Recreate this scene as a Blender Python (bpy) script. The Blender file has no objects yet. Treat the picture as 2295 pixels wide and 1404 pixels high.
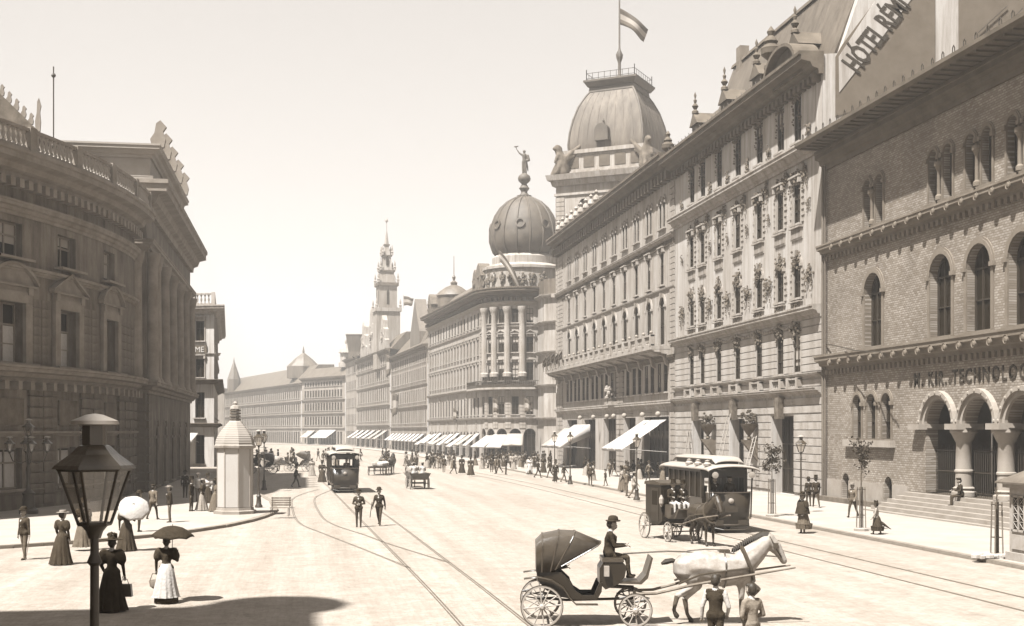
import bpy, bmesh, math, random
import numpy as np
from mathutils import Vector, Matrix
random.seed(7)
sc = bpy.context.scene
# ------------------------------------------------------------------ camera
F_PX, CX, HY, EYE = 2850.0, 1147.5, 965.0, 4.6
YAW = math.atan((CX-680)/F_PX); CT, ST = math.cos(YAW), math.sin(YAW)
cd = bpy.data.cameras.new('camera'); cam = bpy.data.objects.new('camera', cd); sc.collection.objects.link(cam)
cam.location = (0, 0, EYE); cam.rotation_euler = (math.pi/2, 0, -YAW)
cd.sensor_width = 36; cd.lens = F_PX/2295*36; cd.shift_y = (HY-702)/2295; cd.clip_start = .2; cd.clip_end = 3000
sc.camera = cam
# ------------------------------------------------------------------ sky, sun, exposure
SUN_EL = math.radians(61); SDX, SDY = -.75, -.66
w = bpy.data.worlds.new('World'); sc.world = w; w.use_nodes = True
nt = w.node_tree; bg = nt.nodes['Background']
sky = nt.nodes.new('ShaderNodeTexSky'); sky.sky_type = 'NISHITA'; sky.sun_disc = False
sky.sun_elevation = SUN_EL; sky.sun_rotation = math.atan2(SDX, SDY) % (2*math.pi)
sky.air_density = 1.8; sky.dust_density = .6; sky.altitude = 100
bw = nt.nodes.new('ShaderNodeRGBToBW'); nt.links.new(sky.outputs[0], bw.inputs[0])
tint = nt.nodes.new('ShaderNodeMix'); tint.data_type = 'RGBA'; tint.blend_type = 'MULTIPLY'; tint.inputs[0].default_value = 1
pw = nt.nodes.new('ShaderNodeMath'); pw.operation = 'POWER'; pw.inputs[1].default_value = .5; nt.links.new(bw.outputs[0], pw.inputs[0])   # the plate's short tonal range
pm_ = nt.nodes.new('ShaderNodeMath'); pm_.operation = 'MULTIPLY'; pm_.inputs[1].default_value = 2.12; nt.links.new(pw.outputs[0], pm_.inputs[0]); nt.links.new(pm_.outputs[0], tint.inputs[6]); tint.inputs[7].default_value = (1.05, .985, .925, 1)
nt.links.new(tint.outputs[2], bg.inputs[0]); bg.inputs[1].default_value = .05
sd = bpy.data.lights.new('sun', 'SUN'); sun = bpy.data.objects.new('sun', sd); sc.collection.objects.link(sun)
sd.energy = 5.0; sd.angle = math.radians(.9); sd.color = (1, .99, .97)
hl = math.hypot(SDX, SDY)
sdir = Vector((SDX/hl*math.cos(SUN_EL), SDY/hl*math.cos(SUN_EL), math.sin(SUN_EL)))
sun.rotation_euler = sdir.to_track_quat('Z', 'Y').to_euler()
sc.view_settings.view_transform = 'Standard'; sc.view_settings.look = 'None'; sc.view_settings.exposure = 1.85; sc.view_settings.gamma = 1
sc.render.engine = 'CYCLES'; sc.cycles.use_denoising = True; sc.cycles.max_bounces = 6; sc.cycles.volume_bounces = 0
C = sc.collection
# ------------------------------------------------------------------ picture point -> place
def ray(px, py):
    a = (px-CX)/F_PX; return (a*CT+ST, -a*ST+CT, (HY-py)/F_PX)
def G(px, py, z=0.0):                       # the point of height z seen at a picture point
    r = ray(px, py); k = (z-EYE)/r[2]; return Vector((r[0]*k, r[1]*k, z))
def D(px, py, d):                           # the point at distance d along the view axis
    r = ray(px, py); return Vector((r[0]*d, r[1]*d, EYE+r[2]*d))
# ------------------------------------------------------------------ materials (sepia print tones)
def S(L):
    t = 1-min(1, max(0, L/.75))**.4; L = L*.41 if L > .14 else L*.34
    return (L*(1.035+.36*t), L*(.975-.055*t), L*(.91-.5*t), 1)
M = {}
def mat(name, L, rough=.8, var=.0, scale=1.0, bump=.0, bscale=8.0, metal=0.0, streak=0.0, spec=.3, two=None):
    m = bpy.data.materials.new(name); m.use_nodes = True; n = m.node_tree; b = n.nodes['Principled BSDF']
    b.inputs['Roughness'].default_value = rough; b.inputs['Metallic'].default_value = metal
    b.inputs['Specular IOR Level'].default_value = spec
    b.inputs['Base Color'].default_value = S(L)
    tc = n.nodes.new('ShaderNodeTexCoord')
    if var or two:
        nz = n.nodes.new('ShaderNodeTexNoise'); nz.inputs['Scale'].default_value = scale; nz.inputs['Detail'].default_value = 6
        nz.inputs['Roughness'].default_value = .65
        mp = n.nodes.new('ShaderNodeMapping'); n.links.new(tc.outputs['Object'], mp.inputs[0])
        if streak: mp.inputs['Scale'].default_value = (1, 1, streak)
        n.links.new(mp.outputs[0], nz.inputs[0])
        cr = n.nodes.new('ShaderNodeValToRGB'); e = cr.color_ramp.elements
        e[0].position = .3; e[1].position = .7
        e[0].color = S(two if two else max(.005, L*(1-var))); e[1].color = S(min(.9, L*(1+var*.6)) if not two else L)
        n.links.new(nz.outputs[0], cr.inputs[0]); n.links.new(cr.outputs[0], b.inputs['Base Color'])
        if streak:                                   # rain and soot runs
            m3 = n.nodes.new('ShaderNodeMapping'); m3.inputs['Scale'].default_value = (2.2, 2.2, .16); n.links.new(tc.outputs['Object'], m3.inputs[0])
            n3 = n.nodes.new('ShaderNodeTexNoise'); n3.inputs['Scale'].default_value = 1.0; n3.inputs['Detail'].default_value = 8; n3.inputs['Roughness'].default_value = .7; n.links.new(m3.outputs[0], n3.inputs[0])
            c3 = n.nodes.new('ShaderNodeValToRGB'); c3.color_ramp.elements[0].color = (.58, .54, .5, 1); c3.color_ramp.elements[1].color = (1, 1, 1, 1); c3.color_ramp.elements[0].position = .3; c3.color_ramp.elements[1].position = .56; n.links.new(n3.outputs[0], c3.inputs[0])
            x3 = n.nodes.new('ShaderNodeMix'); x3.data_type = 'RGBA'; x3.blend_type = 'MULTIPLY'; x3.inputs[0].default_value = 1; n.links.new(cr.outputs[0], x3.inputs[6]); n.links.new(c3.outputs[0], x3.inputs[7]); n.links.new(x3.outputs[2], b.inputs['Base Color'])
    if bump:
        nb = n.nodes.new('ShaderNodeTexNoise'); nb.inputs['Scale'].default_value = bscale; nb.inputs['Detail'].default_value = 5
        n.links.new(tc.outputs['Object'], nb.inputs[0])
        bp = n.nodes.new('ShaderNodeBump'); bp.inputs['Strength'].default_value = bump; bp.inputs['Distance'].default_value = .05
        n.links.new(nb.outputs[0], bp.inputs['Height']); n.links.new(bp.outputs[0], b.inputs['Normal'])
    M[name] = m; return m
def brickmat(name, L, Lm, bw_, bh, axis='y', mortar=.012, bump=.4, var=.25, lowc=(.72, .7, .68), nsc=.35):
    m = mat(name, L, .85); n = m.node_tree; b = n.nodes['Principled BSDF']
    tc = n.nodes.new('ShaderNodeTexCoord'); sp = n.nodes.new('ShaderNodeSeparateXYZ'); cb = n.nodes.new('ShaderNodeCombineXYZ')
    n.links.new(tc.outputs['Object'], sp.inputs[0])
    if axis == 'xy':
        n.links.new(sp.outputs[0], cb.inputs[0]); n.links.new(sp.outputs[1], cb.inputs[1])
    else:
        n.links.new(sp.outputs[1 if axis == 'y' else 0], cb.inputs[0]); n.links.new(sp.outputs[2], cb.inputs[1])
    br = n.nodes.new('ShaderNodeTexBrick'); wz = n.nodes.new('ShaderNodeTexNoise'); wz.inputs['Scale'].default_value = 1.1; wz.inputs['Detail'].default_value = 4; n.links.new(tc.outputs['Object'], wz.inputs[0])
    wv = n.nodes.new('ShaderNodeVectorMath'); wv.operation = 'MULTIPLY_ADD'; wv.inputs[1].default_value = (.3, .3, 0) if axis == 'xy' else (.05, .04, 0); n.links.new(wz.outputs['Color'], wv.inputs[0]); n.links.new(cb.outputs[0], wv.inputs[2]); n.links.new(wv.outputs[0], br.inputs[0])
    br.inputs['Scale'].default_value = 1; br.inputs['Brick Width'].default_value = bw_; br.inputs['Row Height'].default_value = bh
    br.inputs['Mortar Size'].default_value = mortar; br.inputs['Mortar Smooth'].default_value = .3
    br.inputs['Color1'].default_value = S(L*(1-var)); br.inputs['Color2'].default_value = S(L*(1+var*.5)); br.inputs['Mortar'].default_value = S(Lm)
    nz = n.nodes.new('ShaderNodeTexNoise'); nz.inputs['Scale'].default_value = nsc; nz.inputs['Detail'].default_value = 9; n.links.new(tc.outputs['Object'], nz.inputs[0])
    cr = n.nodes.new('ShaderNodeValToRGB'); cr.color_ramp.elements[0].color = (*lowc, 1); cr.color_ramp.elements[1].color = (1.1, 1.1, 1.1, 1)
    cr.color_ramp.elements[0].position = .3; cr.color_ramp.elements[1].position = .7
    n.links.new(nz.outputs[0], cr.inputs[0])
    mx = n.nodes.new('ShaderNodeMix'); mx.data_type = 'RGBA'; mx.blend_type = 'MULTIPLY'; mx.inputs[0].default_value = 1
    n.links.new(br.outputs[0], mx.inputs[6]); n.links.new(cr.outputs[0], mx.inputs[7]); n.links.new(mx.outputs[2], b.inputs['Base Color'])
    bp = n.nodes.new('ShaderNodeBump'); bp.inputs['Strength'].default_value = bump; bp.inputs['Distance'].default_value = .02; bp.invert = True
    n.links.new(br.outputs['Fac'], bp.inputs['Height']); n.links.new(bp.outputs[0], b.inputs['Normal'])
    return m
brickmat('road', .52, .43, .3, .16, 'xy', .016, .3, .1, (.9, .88, .86), .9)
def roadmat():
    m = M['road']; n = m.node_tree; b = n.nodes['Principled BSDF']; old = b.inputs['Base Color'].links[0].from_socket
    tc = n.nodes.new('ShaderNodeTexCoord')
    def layer(sock, scale, sc3, lo, hi, p0, p1, det=8):
        mp = n.nodes.new('ShaderNodeMapping'); mp.inputs['Scale'].default_value = sc3; n.links.new(tc.outputs['Object'], mp.inputs[0])
        nz = n.nodes.new('ShaderNodeTexNoise'); nz.inputs['Scale'].default_value = scale; nz.inputs['Detail'].default_value = det; nz.inputs['Roughness'].default_value = .7; n.links.new(mp.outputs[0], nz.inputs[0])
        cr = n.nodes.new('ShaderNodeValToRGB'); cr.color_ramp.elements[0].color = (lo, lo*.97, lo*.93, 1); cr.color_ramp.elements[1].color = (hi, hi, hi, 1); cr.color_ramp.elements[0].position = p0; cr.color_ramp.elements[1].position = p1; n.links.new(nz.outputs[0], cr.inputs[0])
        mx = n.nodes.new('ShaderNodeMix'); mx.data_type = 'RGBA'; mx.blend_type = 'MULTIPLY'; mx.inputs[0].default_value = 1; n.links.new(sock, mx.inputs[6]); n.links.new(cr.outputs[0], mx.inputs[7]); return mx.outputs[2]
    s_ = layer(old, .5, (1.6, .06, 1), .78, 1.04, .35, .65)          # wheel tracks along the boulevard
    s_ = layer(s_, 5.0, (1, .45, 1), .84, 1.05, .32, .6)             # uneven setts
    s_ = layer(s_, 1.3, (1, .7, 1), .6, 1.0, .3, .39, 10)          # dung and dirt spots
    n.links.new(s_, b.inputs['Base Color'])
roadmat()
mat('pavement', .5, .9, .14, .5, .15, 3)
mat('kerb', .34, .85, .3, 2.0, .2)
mat('rail', .16, .45, .3, 3.0)
mat('stucco', .66, .85, .3, .35, .1, 6, streak=.35)
mat('stucco_b', .55, .85, .34, .35, .1, 6, streak=.35)
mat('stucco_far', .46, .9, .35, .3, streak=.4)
mat('trim', .55, .85, .28, .8, .15, 9, streak=.4)
mat('trim_dark', .17, .85, .35, .8, .2, 9)
mat('ornament', .21, .85, .5, 3.0, .4, 12)
mat('theatre', .27, .85, .5, .9, .5, 9, streak=.5)  # sooty stone, its tone lowered further to put the front's shade into the colour
mat('theatre_trim', .36, .85, .35, .9, .2, 9)
mat('theatre_light', .5, .85, .2, .6)
mat('sootstone', .2, .9, .4, 1.5, .3, 10)
brickmat('brick', .42, .22, .29, .125, 'y', .02, .5, .35)
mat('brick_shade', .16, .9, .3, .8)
mat('brick_dark', .25, .85, .3, .8, .2, 8)
mat('stone_mid', .26, .8, .25, 1.2, .1, 9)
mat('stone_light', .44, .8, .2, 1.2, .1, 9)
mat('slate', .19, .55, .3, .5, .15, 4, streak=.3, spec=.5)
mat('copper', .12, .7, .35, .8, .1, 5, spec=.5)
mat('zinc', .2, .75, .35, .6, .1, 5, streak=.25, spec=.5)
mat('glass', .03, .35, spec=.06)
mat('glass_far', .05, .5, spec=.06)
mat('frame', .30, .6, .2, 2)
mat('frame_dark', .06, .6, .2, 2)
mat('iron', .07, .5, .3, 5, spec=.4)
mat('iron_pale', .5, .5, .2, 5)
mat('canvas', .68, .9, .08, .9, .05, 6)
mat('canvas_grey', .5, .9, .1, .9)
mat('wood', .28, .7, .35, 3, .1, 12, streak=.2)
mat('wood_pale', .55, .7, .25, 3, .1, 12)
mat('dark_void', .03, .9)
mat('tramdark', .05, .35, .25, 2, spec=.5)
mat('trampale', .5, .5, .12, 2)
mat('leather', .10, .3, .35, 3, .1, 18, spec=.6)
mat('lacquer', .04, .3, .2, 2, spec=.35)
mat('palewheel', .5, .55, .25, 4)
mat('horse_white', .62, .6, .25, 5.0, .1, 30, two=.3)
mat('horse_leg', .13, .6, .4, 3, .05, 14)
mat('horse_dark', .07, .5, .3, 3, .05, 14)
mat('horse_grey', .3, .6, .3, 3)
mat('hair_dark', .05, .6, .3, 20)
mat('skin', .42, .6, .1, 6)
mat('cloth_black', .06, .85, .3, 5, .5, 16, spec=.08)
mat('cloth_dark', .09, .85, .3, 5, .5, 16, spec=.08)
mat('cloth_mid', .2, .85, .25, 5, .5, 16, spec=.08)
mat('cloth_grey', .3, .85, .25, 5, .5, 16, spec=.08)
mat('cloth_pale', .46, .85, .2, 5, .5, 16, spec=.08)
mat('cloth_white', .7, .85, .1, 5, .4, 16, spec=.08)
mat('flag_a', .11, .8, .1, 4); mat('flag_b', .5, .8, .06, 4); mat('flag_c', .17, .8, .1, 4)
mat('leaf', .10, .7, .4, 4); mat('bark', .16, .9, .35, 6, .3, 20)
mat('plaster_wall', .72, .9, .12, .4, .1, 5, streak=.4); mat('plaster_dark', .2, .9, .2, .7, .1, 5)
mat('letter', .06, .7); mat('letter_pale', .7, .7)
mat('sand', .62, .9, .2, 6)
# ------------------------------------------------------------------ mesh building
def tag(o, label=None, cat=None, group=None, kind=None):
    if label: o['label'] = label
    if cat: o['category'] = cat
    if group: o['group'] = group
    if kind: o['kind'] = kind
    return o
def empty(name, loc=(0, 0, 0), rz=0, label=None, cat=None, group=None):
    o = bpy.data.objects.new(name, None); C.objects.link(o); o.location = loc; o.rotation_euler = (0, 0, rz)
    o.empty_display_size = .3
    return tag(o, label, cat, group)
def link(name, me, parent=None, loc=(0, 0, 0), rz=0, scale=None):
    o = bpy.data.objects.new(name, me); C.objects.link(o); o.parent = parent; o.location = loc; o.rotation_euler = (0, 0, rz)
    if scale: o.scale = scale
    return o
class MB:
    def __init__(s): s.v = []; s.f = []; s.m = []
    def add(s, vs, fs, mi=0):
        b = len(s.v); s.v.extend([tuple(x) for x in vs])
        for f in fs: s.f.append([b+i for i in f]); s.m.append(mi)
        return s
    def box(s, x0, x1, y0, y1, z0, z1, mi=0):
        return s.add([(x0,y0,z0),(x1,y0,z0),(x1,y1,z0),(x0,y1,z0),(x0,y0,z1),(x1,y0,z1),(x1,y1,z1),(x0,y1,z1)],
                     [(0,3,2,1),(4,5,6,7),(0,1,5,4),(1,2,6,5),(2,3,7,6),(3,0,4,7)], mi)
    def tube(s, pts, r, n=8, mi=0, cap=True):
        pts = [Vector(p) for p in pts]; rs = r if isinstance(r, (list, tuple)) else [r]*len(pts)
        vs = []; N = len(pts); up = None
        for i, p in enumerate(pts):
            t = (pts[min(i+1, N-1)]-pts[max(i-1, 0)]); t = t.normalized() if t.length > 1e-9 else Vector((0, 0, 1))
            if up is None: up = Vector((0, 0, 1)) if abs(t.z) < .9 else Vector((1, 0, 0))
            a = t.cross(up)
            if a.length < 1e-4: up = Vector((0, 1, 0)); a = t.cross(up)
            a.normalize(); b = a.cross(t); up = b
            for k in range(n):
                q = 2*math.pi*k/n; vs.append(p+(a*math.cos(q)+b*math.sin(q))*rs[i])
        fs = [(i*n+k, i*n+(k+1) % n, (i+1)*n+(k+1) % n, (i+1)*n+k) for i in range(N-1) for k in range(n)]
        if cap: fs += [tuple(range(n-1, -1, -1)), tuple((N-1)*n+k for k in range(n))]
        return s.add(vs, fs, mi)
    def lathe(s, prof, n=16, c=(0, 0), z=0, mi=0, sx=1, sy=1, a0=0, a1=2*math.pi, flute=0, fl=0):
        full = abs(a1-a0-2*math.pi) < 1e-6; nn = n if full else n+1; vs = []
        for (r, h) in prof:
            for k in range(nn):
                q = a0+(a1-a0)*k/n; rr = r*(1+(fl*math.cos(q*flute) if flute else 0))
                vs.append((c[0]+rr*math.cos(q)*sx, c[1]+rr*math.sin(q)*sy, z+h))
        fs = []
        for i in range(len(prof)-1):
            for k in range(n):
                k2 = (k+1) % nn; fs.append((i*nn+k, i*nn+k2, (i+1)*nn+k2, (i+1)*nn+k))
        if full:
            fs.append(tuple(range(nn-1, -1, -1))); fs.append(tuple((len(prof)-1)*nn+k for k in range(nn)))
        return s.add(vs, fs, mi)
    def ball(s, c, r, n=8, mi=0, sc_=(1, 1, 1)):
        m = max(3, n//2); pr = [(max(.0005, math.sin(math.pi*i/m)), -math.cos(math.pi*i/m)) for i in range(m+1)]
        vs = []
        for (a, h) in pr:
            for k in range(n):
                q = 2*math.pi*k/n; vs.append((c[0]+a*r*math.cos(q)*sc_[0], c[1]+a*r*math.sin(q)*sc_[1], c[2]+h*r*sc_[2]))
        return s.add(vs, [(i*n+k, i*n+(k+1) % n, (i+1)*n+(k+1) % n, (i+1)*n+k) for i in range(m) for k in range(n)], mi)
    def prism(s, poly, y0, y1, mi=0):      # poly in (x, z), extruded along y
        n = len(poly); vs = [(x, y0, z) for x, z in poly]+[(x, y1, z) for x, z in poly]
        return s.add(vs, [tuple(range(n)), tuple(range(2*n-1, n-1, -1))]+[(i, n+i, n+(i+1) % n, (i+1) % n) for i in range(n)], mi)
    def hprism(s, poly, z0, z1, mi=0):     # poly in (x, y)
        n = len(poly); vs = [(x, y, z0) for x, y in poly]+[(x, y, z1) for x, y in poly]
        return s.add(vs, [tuple(range(n-1, -1, -1)), tuple(range(n, 2*n))]+[(i, (i+1) % n, n+(i+1) % n, n+i) for i in range(n)], mi)
    def mesh(s, name, mats, smooth=False, off=(0, 0, 0)):
        me = bpy.data.meshes.new(name)
        me.from_pydata([(v[0]-off[0], v[1]-off[1], v[2]-off[2]) for v in s.v], [], s.f)
        for m in (mats if isinstance(mats, (list, tuple)) else [mats]): me.materials.append(M[m] if isinstance(m, str) else m)
        if any(s.m): me.polygons.foreach_set('material_index', s.m)
        bm = bmesh.new(); bm.from_mesh(me); bmesh.ops.recalc_face_normals(bm, faces=bm.faces); bm.to_mesh(me); bm.free()
        if smooth: me.polygons.foreach_set('use_smooth', [True]*len(me.polygons)); me.set_sharp_from_angle(angle=math.radians(40))
        me.update(); return me
    def build(s, name, mats, parent=None, smooth=False, world=True):
        off = (0, 0, 0)
        if parent is not None and world: off = tuple(parent.location)
        return link(name, s.mesh(name, mats, smooth, off), parent)
def copy_tree(o, parent=None, loc=None, rz=None, label=None, swap=None):
    c = o.copy(); C.objects.link(c); c.parent = parent
    if loc is not None: c.location = loc
    if rz is not None: c.rotation_euler = (c.rotation_euler[0], c.rotation_euler[1], rz)
    if label: c['label'] = label
    if swap and c.type == 'MESH':
        for sl in c.material_slots:
            if sl.material and sl.material.name in swap:
                m = swap[sl.material.name]; sl.link = 'OBJECT'; sl.material = M[m]
    for ch in o.children: copy_tree(ch, c, swap=swap)
    return c
CUBE = MB().box(-.5, .5, -.5, .5, -.5, .5).mesh('stone', 'trim')
def cubes(matname, cache={}):
    if matname not in cache: cache[matname] = MB().box(-.5, .5, -.5, .5, -.5, .5).mesh('block_'+matname, matname)
    return cache[matname]
# ------------------------------------------------------------------ facades
class Path:                                  # plan line; the outside lies to its left
    def __init__(s, pts):
        s.p = [Vector((a[0], a[1])) for a in pts]; s.c = [0]
        for a, b in zip(s.p, s.p[1:]): s.c.append(s.c[-1]+(b-a).length)
        s.L = s.c[-1]
    def seg(s, u):
        for i in range(len(s.p)-2):
            if u < s.c[i+1]: return i
        return len(s.p)-2
    def at(s, u, v=0):
        i = s.seg(u); t = (s.p[i+1]-s.p[i]).normalized(); p = s.p[i]+t*(u-s.c[i]); n = Vector((-t.y, t.x))
        return p+n*v
    def tan(s, u):
        i = s.seg(u); return (s.p[i+1]-s.p[i]).normalized()
    def ang(s, u):
        if len(s.p) > 2:
            a = s.at(max(0, u-.4)); b = s.at(min(s.L, u+.4)); t = b-a
        else: t = s.tan(u)
        return math.atan2(t.y, t.x)
    def cuts(s, u0, u1): return [u0]+[c for c in s.c if u0+1e-4 < c < u1-1e-4]+[u1]
    def mitre(s, u, v):                      # offset point, mitred at the corners
        for i in range(1, len(s.p)-1):
            if abs(u-s.c[i]) < 1e-4:
                t0 = (s.p[i]-s.p[i-1]).normalized(); t1 = (s.p[i+1]-s.p[i]).normalized()
                n = Vector((-t0.y-t1.y, t0.x+t1.x)); k = 1+t0.dot(t1); return s.p[i]+n*(v/max(.3, k))
        return s.at(u, v)
def sweep(mb, path, u0, u1, prof, mi=0):     # prof: closed outline of (out, z)
    cs = path.cuts(u0, u1); n = len(prof); vs = []
    for u in cs:
        for (v, z) in prof:
            p = path.mitre(u, v); vs.append((p.x, p.y, z))
    fs = [(i*n+k, i*n+(k+1) % n, (i+1)*n+(k+1) % n, (i+1)*n+k) for i in range(len(cs)-1) for k in range(n)]
    fs += [tuple(range(n-1, -1, -1)), tuple((len(cs)-1)*n+k for k in range(n))]
    mb.add(vs, fs, mi)
def pbox(mb, path, u0, u1, v0, v1, z0, z1, mi=0): sweep(mb, path, u0, u1, [(v0, z0), (v1, z0), (v1, z1), (v0, z1)], mi)
def cornice(mb, path, u0, u1, z, h, d, mi=0):
    sweep(mb, path, u0, u1, [(-.02, z), (d*.18, z), (d*.22, z+h*.22), (d*.45, z+h*.3), (d*.55, z+h*.52), (d*.92, z+h*.6), (d*.92, z+h*.82), (d, z+h*.86), (d, z+h), (-.02, z+h*1.04)], mi)
def dentils(mb, path, u0, u1, z, h, d, step, w, mi=0):
    n = max(1, int((u1-u0)/step)); st = (u1-u0)/n
    for i in range(n):
        c = u0+st*(i+.5); pbox(mb, path, c-w/2, c+w/2, 0.01, d, z, z+h, mi)
ARCN = 10
def opening_top(w, z0, z1, arch):            # outline of an opening's head from left to right
    if not arch: return [(-w/2, z1), (w/2, z1)]
    r = w/2; rise = r if arch == 1 else arch
    return [(-r*math.cos(math.pi*i/ARCN), z1-rise+rise*math.sin(math.pi*i/ARCN)) for i in range(ARCN+1)]
def wall(mb, path, u0, u1, z0, z1, ops, depth=.3, mi=0, rmi=None):
    """ops: (u, w, z0, z1, arch) openings within this band"""
    rmi = mi if rmi is None else rmi
    def P(u, z, v=0): p = path.mitre(u, v) if v == 0 else path.at(u, v); return (p.x, p.y, z)
    def quad(a, b, za, zb):
        if b-a < 1e-5 or zb-za < 1e-5: return
        cs = path.cuts(a, b)
        for c, d in zip(cs, cs[1:]): mb.add([P(c, za), P(d, za), P(d, zb), P(c, zb)], [(0, 1, 2, 3)], mi)
    cur = u0
    for (u, w, a, b, arch) in sorted(ops):
        l, r = u-w/2, u+w/2
        quad(cur, l, z0, z1); quad(l, r, z0, a); cur = r
        top = opening_top(w, a, b, arch)
        for (x0, h0), (x1, h1) in zip(top, top[1:]):
            mb.add([P(u+x0, h0), P(u+x1, h1), P(u+x1, z1), P(u+x0, z1)], [(0, 1, 2, 3)], mi)
        ring = [(-w/2, a)]+top+[(w/2, a)]
        for (x0, h0), (x1, h1) in zip(ring, ring[1:]+ring[:1]):
            mb.add([P(u+x0, h0), P(u+x1, h1), P(u+x1, h1, -depth), P(u+x0, h0, -depth)], [(0, 1, 2, 3)], rmi)
    quad(cur, u1, z0, z1)
def outline(w, h, arch, z=0): return [(-w/2, z)]+opening_top(w, z, z+h, arch)+[(w/2, z)]
WCACHE = {}
def window_meshes(w, h, arch, hood, fm, gm, tm, mull=1, trans=.64, jmb=None):
    key = (round(w, 2), round(h, 2), arch, hood, fm, gm, tm, mull, trans, jmb)
    if key in WCACHE: return WCACHE[key]
    f = MB(); t = .07 if w < 1.6 else .1; d0, d1 = -.06, .04
    o = outline(w, h, arch); inn = [(x*(1-2*t/w), t+z*(1-2*t/h)) for x, z in o]; n = len(o)
    vs = [(x, d1, z) for x, z in o]+[(x, d1, z) for x, z in inn]+[(x, d0, z) for x, z in inn]
    f.add(vs, [(i, (i+1) % n, n+(i+1) % n, n+i) for i in range(n)]+[(n+i, n+(i+1) % n, 2*n+(i+1) % n, 2*n+i) for i in range(n)])
    ht = h*trans if not arch else h-(w/2 if arch == 1 else arch)
    for k in range(mull):
        x = w*((k+1)/(mull+1)-.5); f.box(x-t/2, x+t/2, d0, d1-.005, t, (h if not arch else h-.1)-t)
    f.box(-w/2+t*.5, w/2-t*.5, d0, d1+.01, ht-t/2, ht+t/2)
    if h > 2.6: f.box(-w/2+t*.5, w/2-t*.5, d0, d1-.008, ht*.5-t/3, ht*.5+t/3)
    g = MB(); g.add([(x, -.05, z) for x, z in o], [tuple(range(n))])
    s = None
    if hood:
        s = MB(); pr = .1 if not jmb else .22; jw = jmb or (.16 if w < 1.6 else .24)
        D_ = dict(d=0)
        def bar(x0, x1, z0, z1, p): s.box(x0, x1, .0, p, z0, z1)
        if hood != 'sill':
            if arch == 1:
                for (ra, p) in ((w/2+jw, pr), (w/2+jw*1.5, pr*.6)):
                    zc = h-w/2; ri = w/2+.01 if ra < w/2+jw*1.2 else w/2+jw
                    for i in range(ARCN):
                        a, b = math.pi*i/ARCN, math.pi*(i+1)/ARCN
                        q = [(-ri*math.cos(a), zc+ri*math.sin(a)), (-ra*math.cos(a), zc+ra*math.sin(a)), (-ra*math.cos(b), zc+ra*math.sin(b)), (-ri*math.cos(b), zc+ri*math.sin(b))]
                        s.prism(q, 0, p)
                bar(-w/2-jw, -w/2-.01, 0, zc, pr*.8); bar(w/2+.01, w/2+jw, 0, zc, pr*.8)
                bar(-w/2-jw*1.6, -w/2-.005, zc-.12, zc+.1, pr*1.8); bar(w/2+.005, w/2+jw*1.6, zc-.12, zc+.1, pr*1.8)
                if hood == 'key': s.prism([(-.1, h-.1), (.1, h-.1), (.17, h+.35), (-.17, h+.35)], 0, .26)
            else:
                bar(-w/2-jw, -w/2-.01, 0, h, pr); bar(w/2+.01, w/2+jw, 0, h, pr); bar(-w/2-jw, w/2+jw, h+.01, h+jw, pr)
        if hood in ('flat', 'ped', 'seg', 'bracket'):
            e = w/2+jw*1.6; hz = h+jw+.28
            bar(-w/2-jw, w/2+jw, h+jw, hz, pr*.7)
            for sx in (-1, 1): s.box(sx*(w/2+jw*.6)-.09-jw*.2, sx*(w/2+jw*.6)+.09+jw*.2, 0, .3, hz-.42, hz)
            s.box(-e, e, 0, .34, hz, hz+.12)
            if hood == 'ped':
                s.prism([(-e, hz+.12), (e, hz+.12), (0, hz+.12+e*.5)], 0, .14)
                s.prism([(-e-.04, hz+.12), (-e-.04, hz+.24), (0, hz+.3+e*.5), (0, hz+.14+e*.5)], 0, .38); s.prism([(e+.04, hz+.12), (e+.04, hz+.24), (0, hz+.3+e*.5), (0, hz+.14+e*.5)], 0, .38)
            if hood == 'seg':
                R = e*1.25; zc = hz+.12-math.sqrt(R*R-e*e); a0 = math.asin(e/R)
                pts = [(R*math.sin(-a0+2*a0*i/12), zc+R*math.cos(-a0+2*a0*i/12)) for i in range(13)]
                s.prism(pts, 0, .12)
                for (xa, za), (xb, zb) in zip(pts, pts[1:]): s.prism([(xa, za), (xb, zb), (xb*1.04, zb+.16), (xa*1.04, za+.16)], 0, .4)
        bar(-w/2-jw*1.3, w/2+jw*1.3, -.14, -.005, pr*2.6)
    WCACHE[key] = (f.mesh('window', fm), g.mesh('pane', gm), s.mesh('surround', tm) if s else None)
    return WCACHE[key]
WR = random.Random(11)
def blind_mesh(w, h, cache={}):
    if (w, h) not in cache: cache[(w, h)] = MB().box(-w/2+.08, w/2-.08, -.045, -.035, 0, h).mesh('blind', 'canvas_grey')
    return cache[(w, h)]
def put_windows(root, path, us, w, z0, z1, arch=0, hood=None, depth=.3, fm='frame_dark', gm='glass', tm='trim', mull=1, trans=.64, jmb=None):
    f, g, s = window_meshes(w, z1-z0, arch, hood, fm, gm, tm, mull, trans, jmb)
    out = []
    for u in us:
        p = path.at(u, -depth+.06); a = path.ang(u)
        o = link('window', f, root, (p.x-root.location.x, p.y-root.location.y, z0-root.location.z), a)
        link('pane', g, o)
        if s: link('surround', s, o, (0, depth-.06, 0))
        if gm == 'glass' and z0 > 5 and not arch and WR.random() < .38:
            hh = (z1-z0)*WR.choice((.25, .4, .55, .8)); link('blind', blind_mesh(round(w, 2), round(hh, 2)), o, (0, 0, z1-z0-hh-.07))
        out.append(o)
    return out
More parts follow.
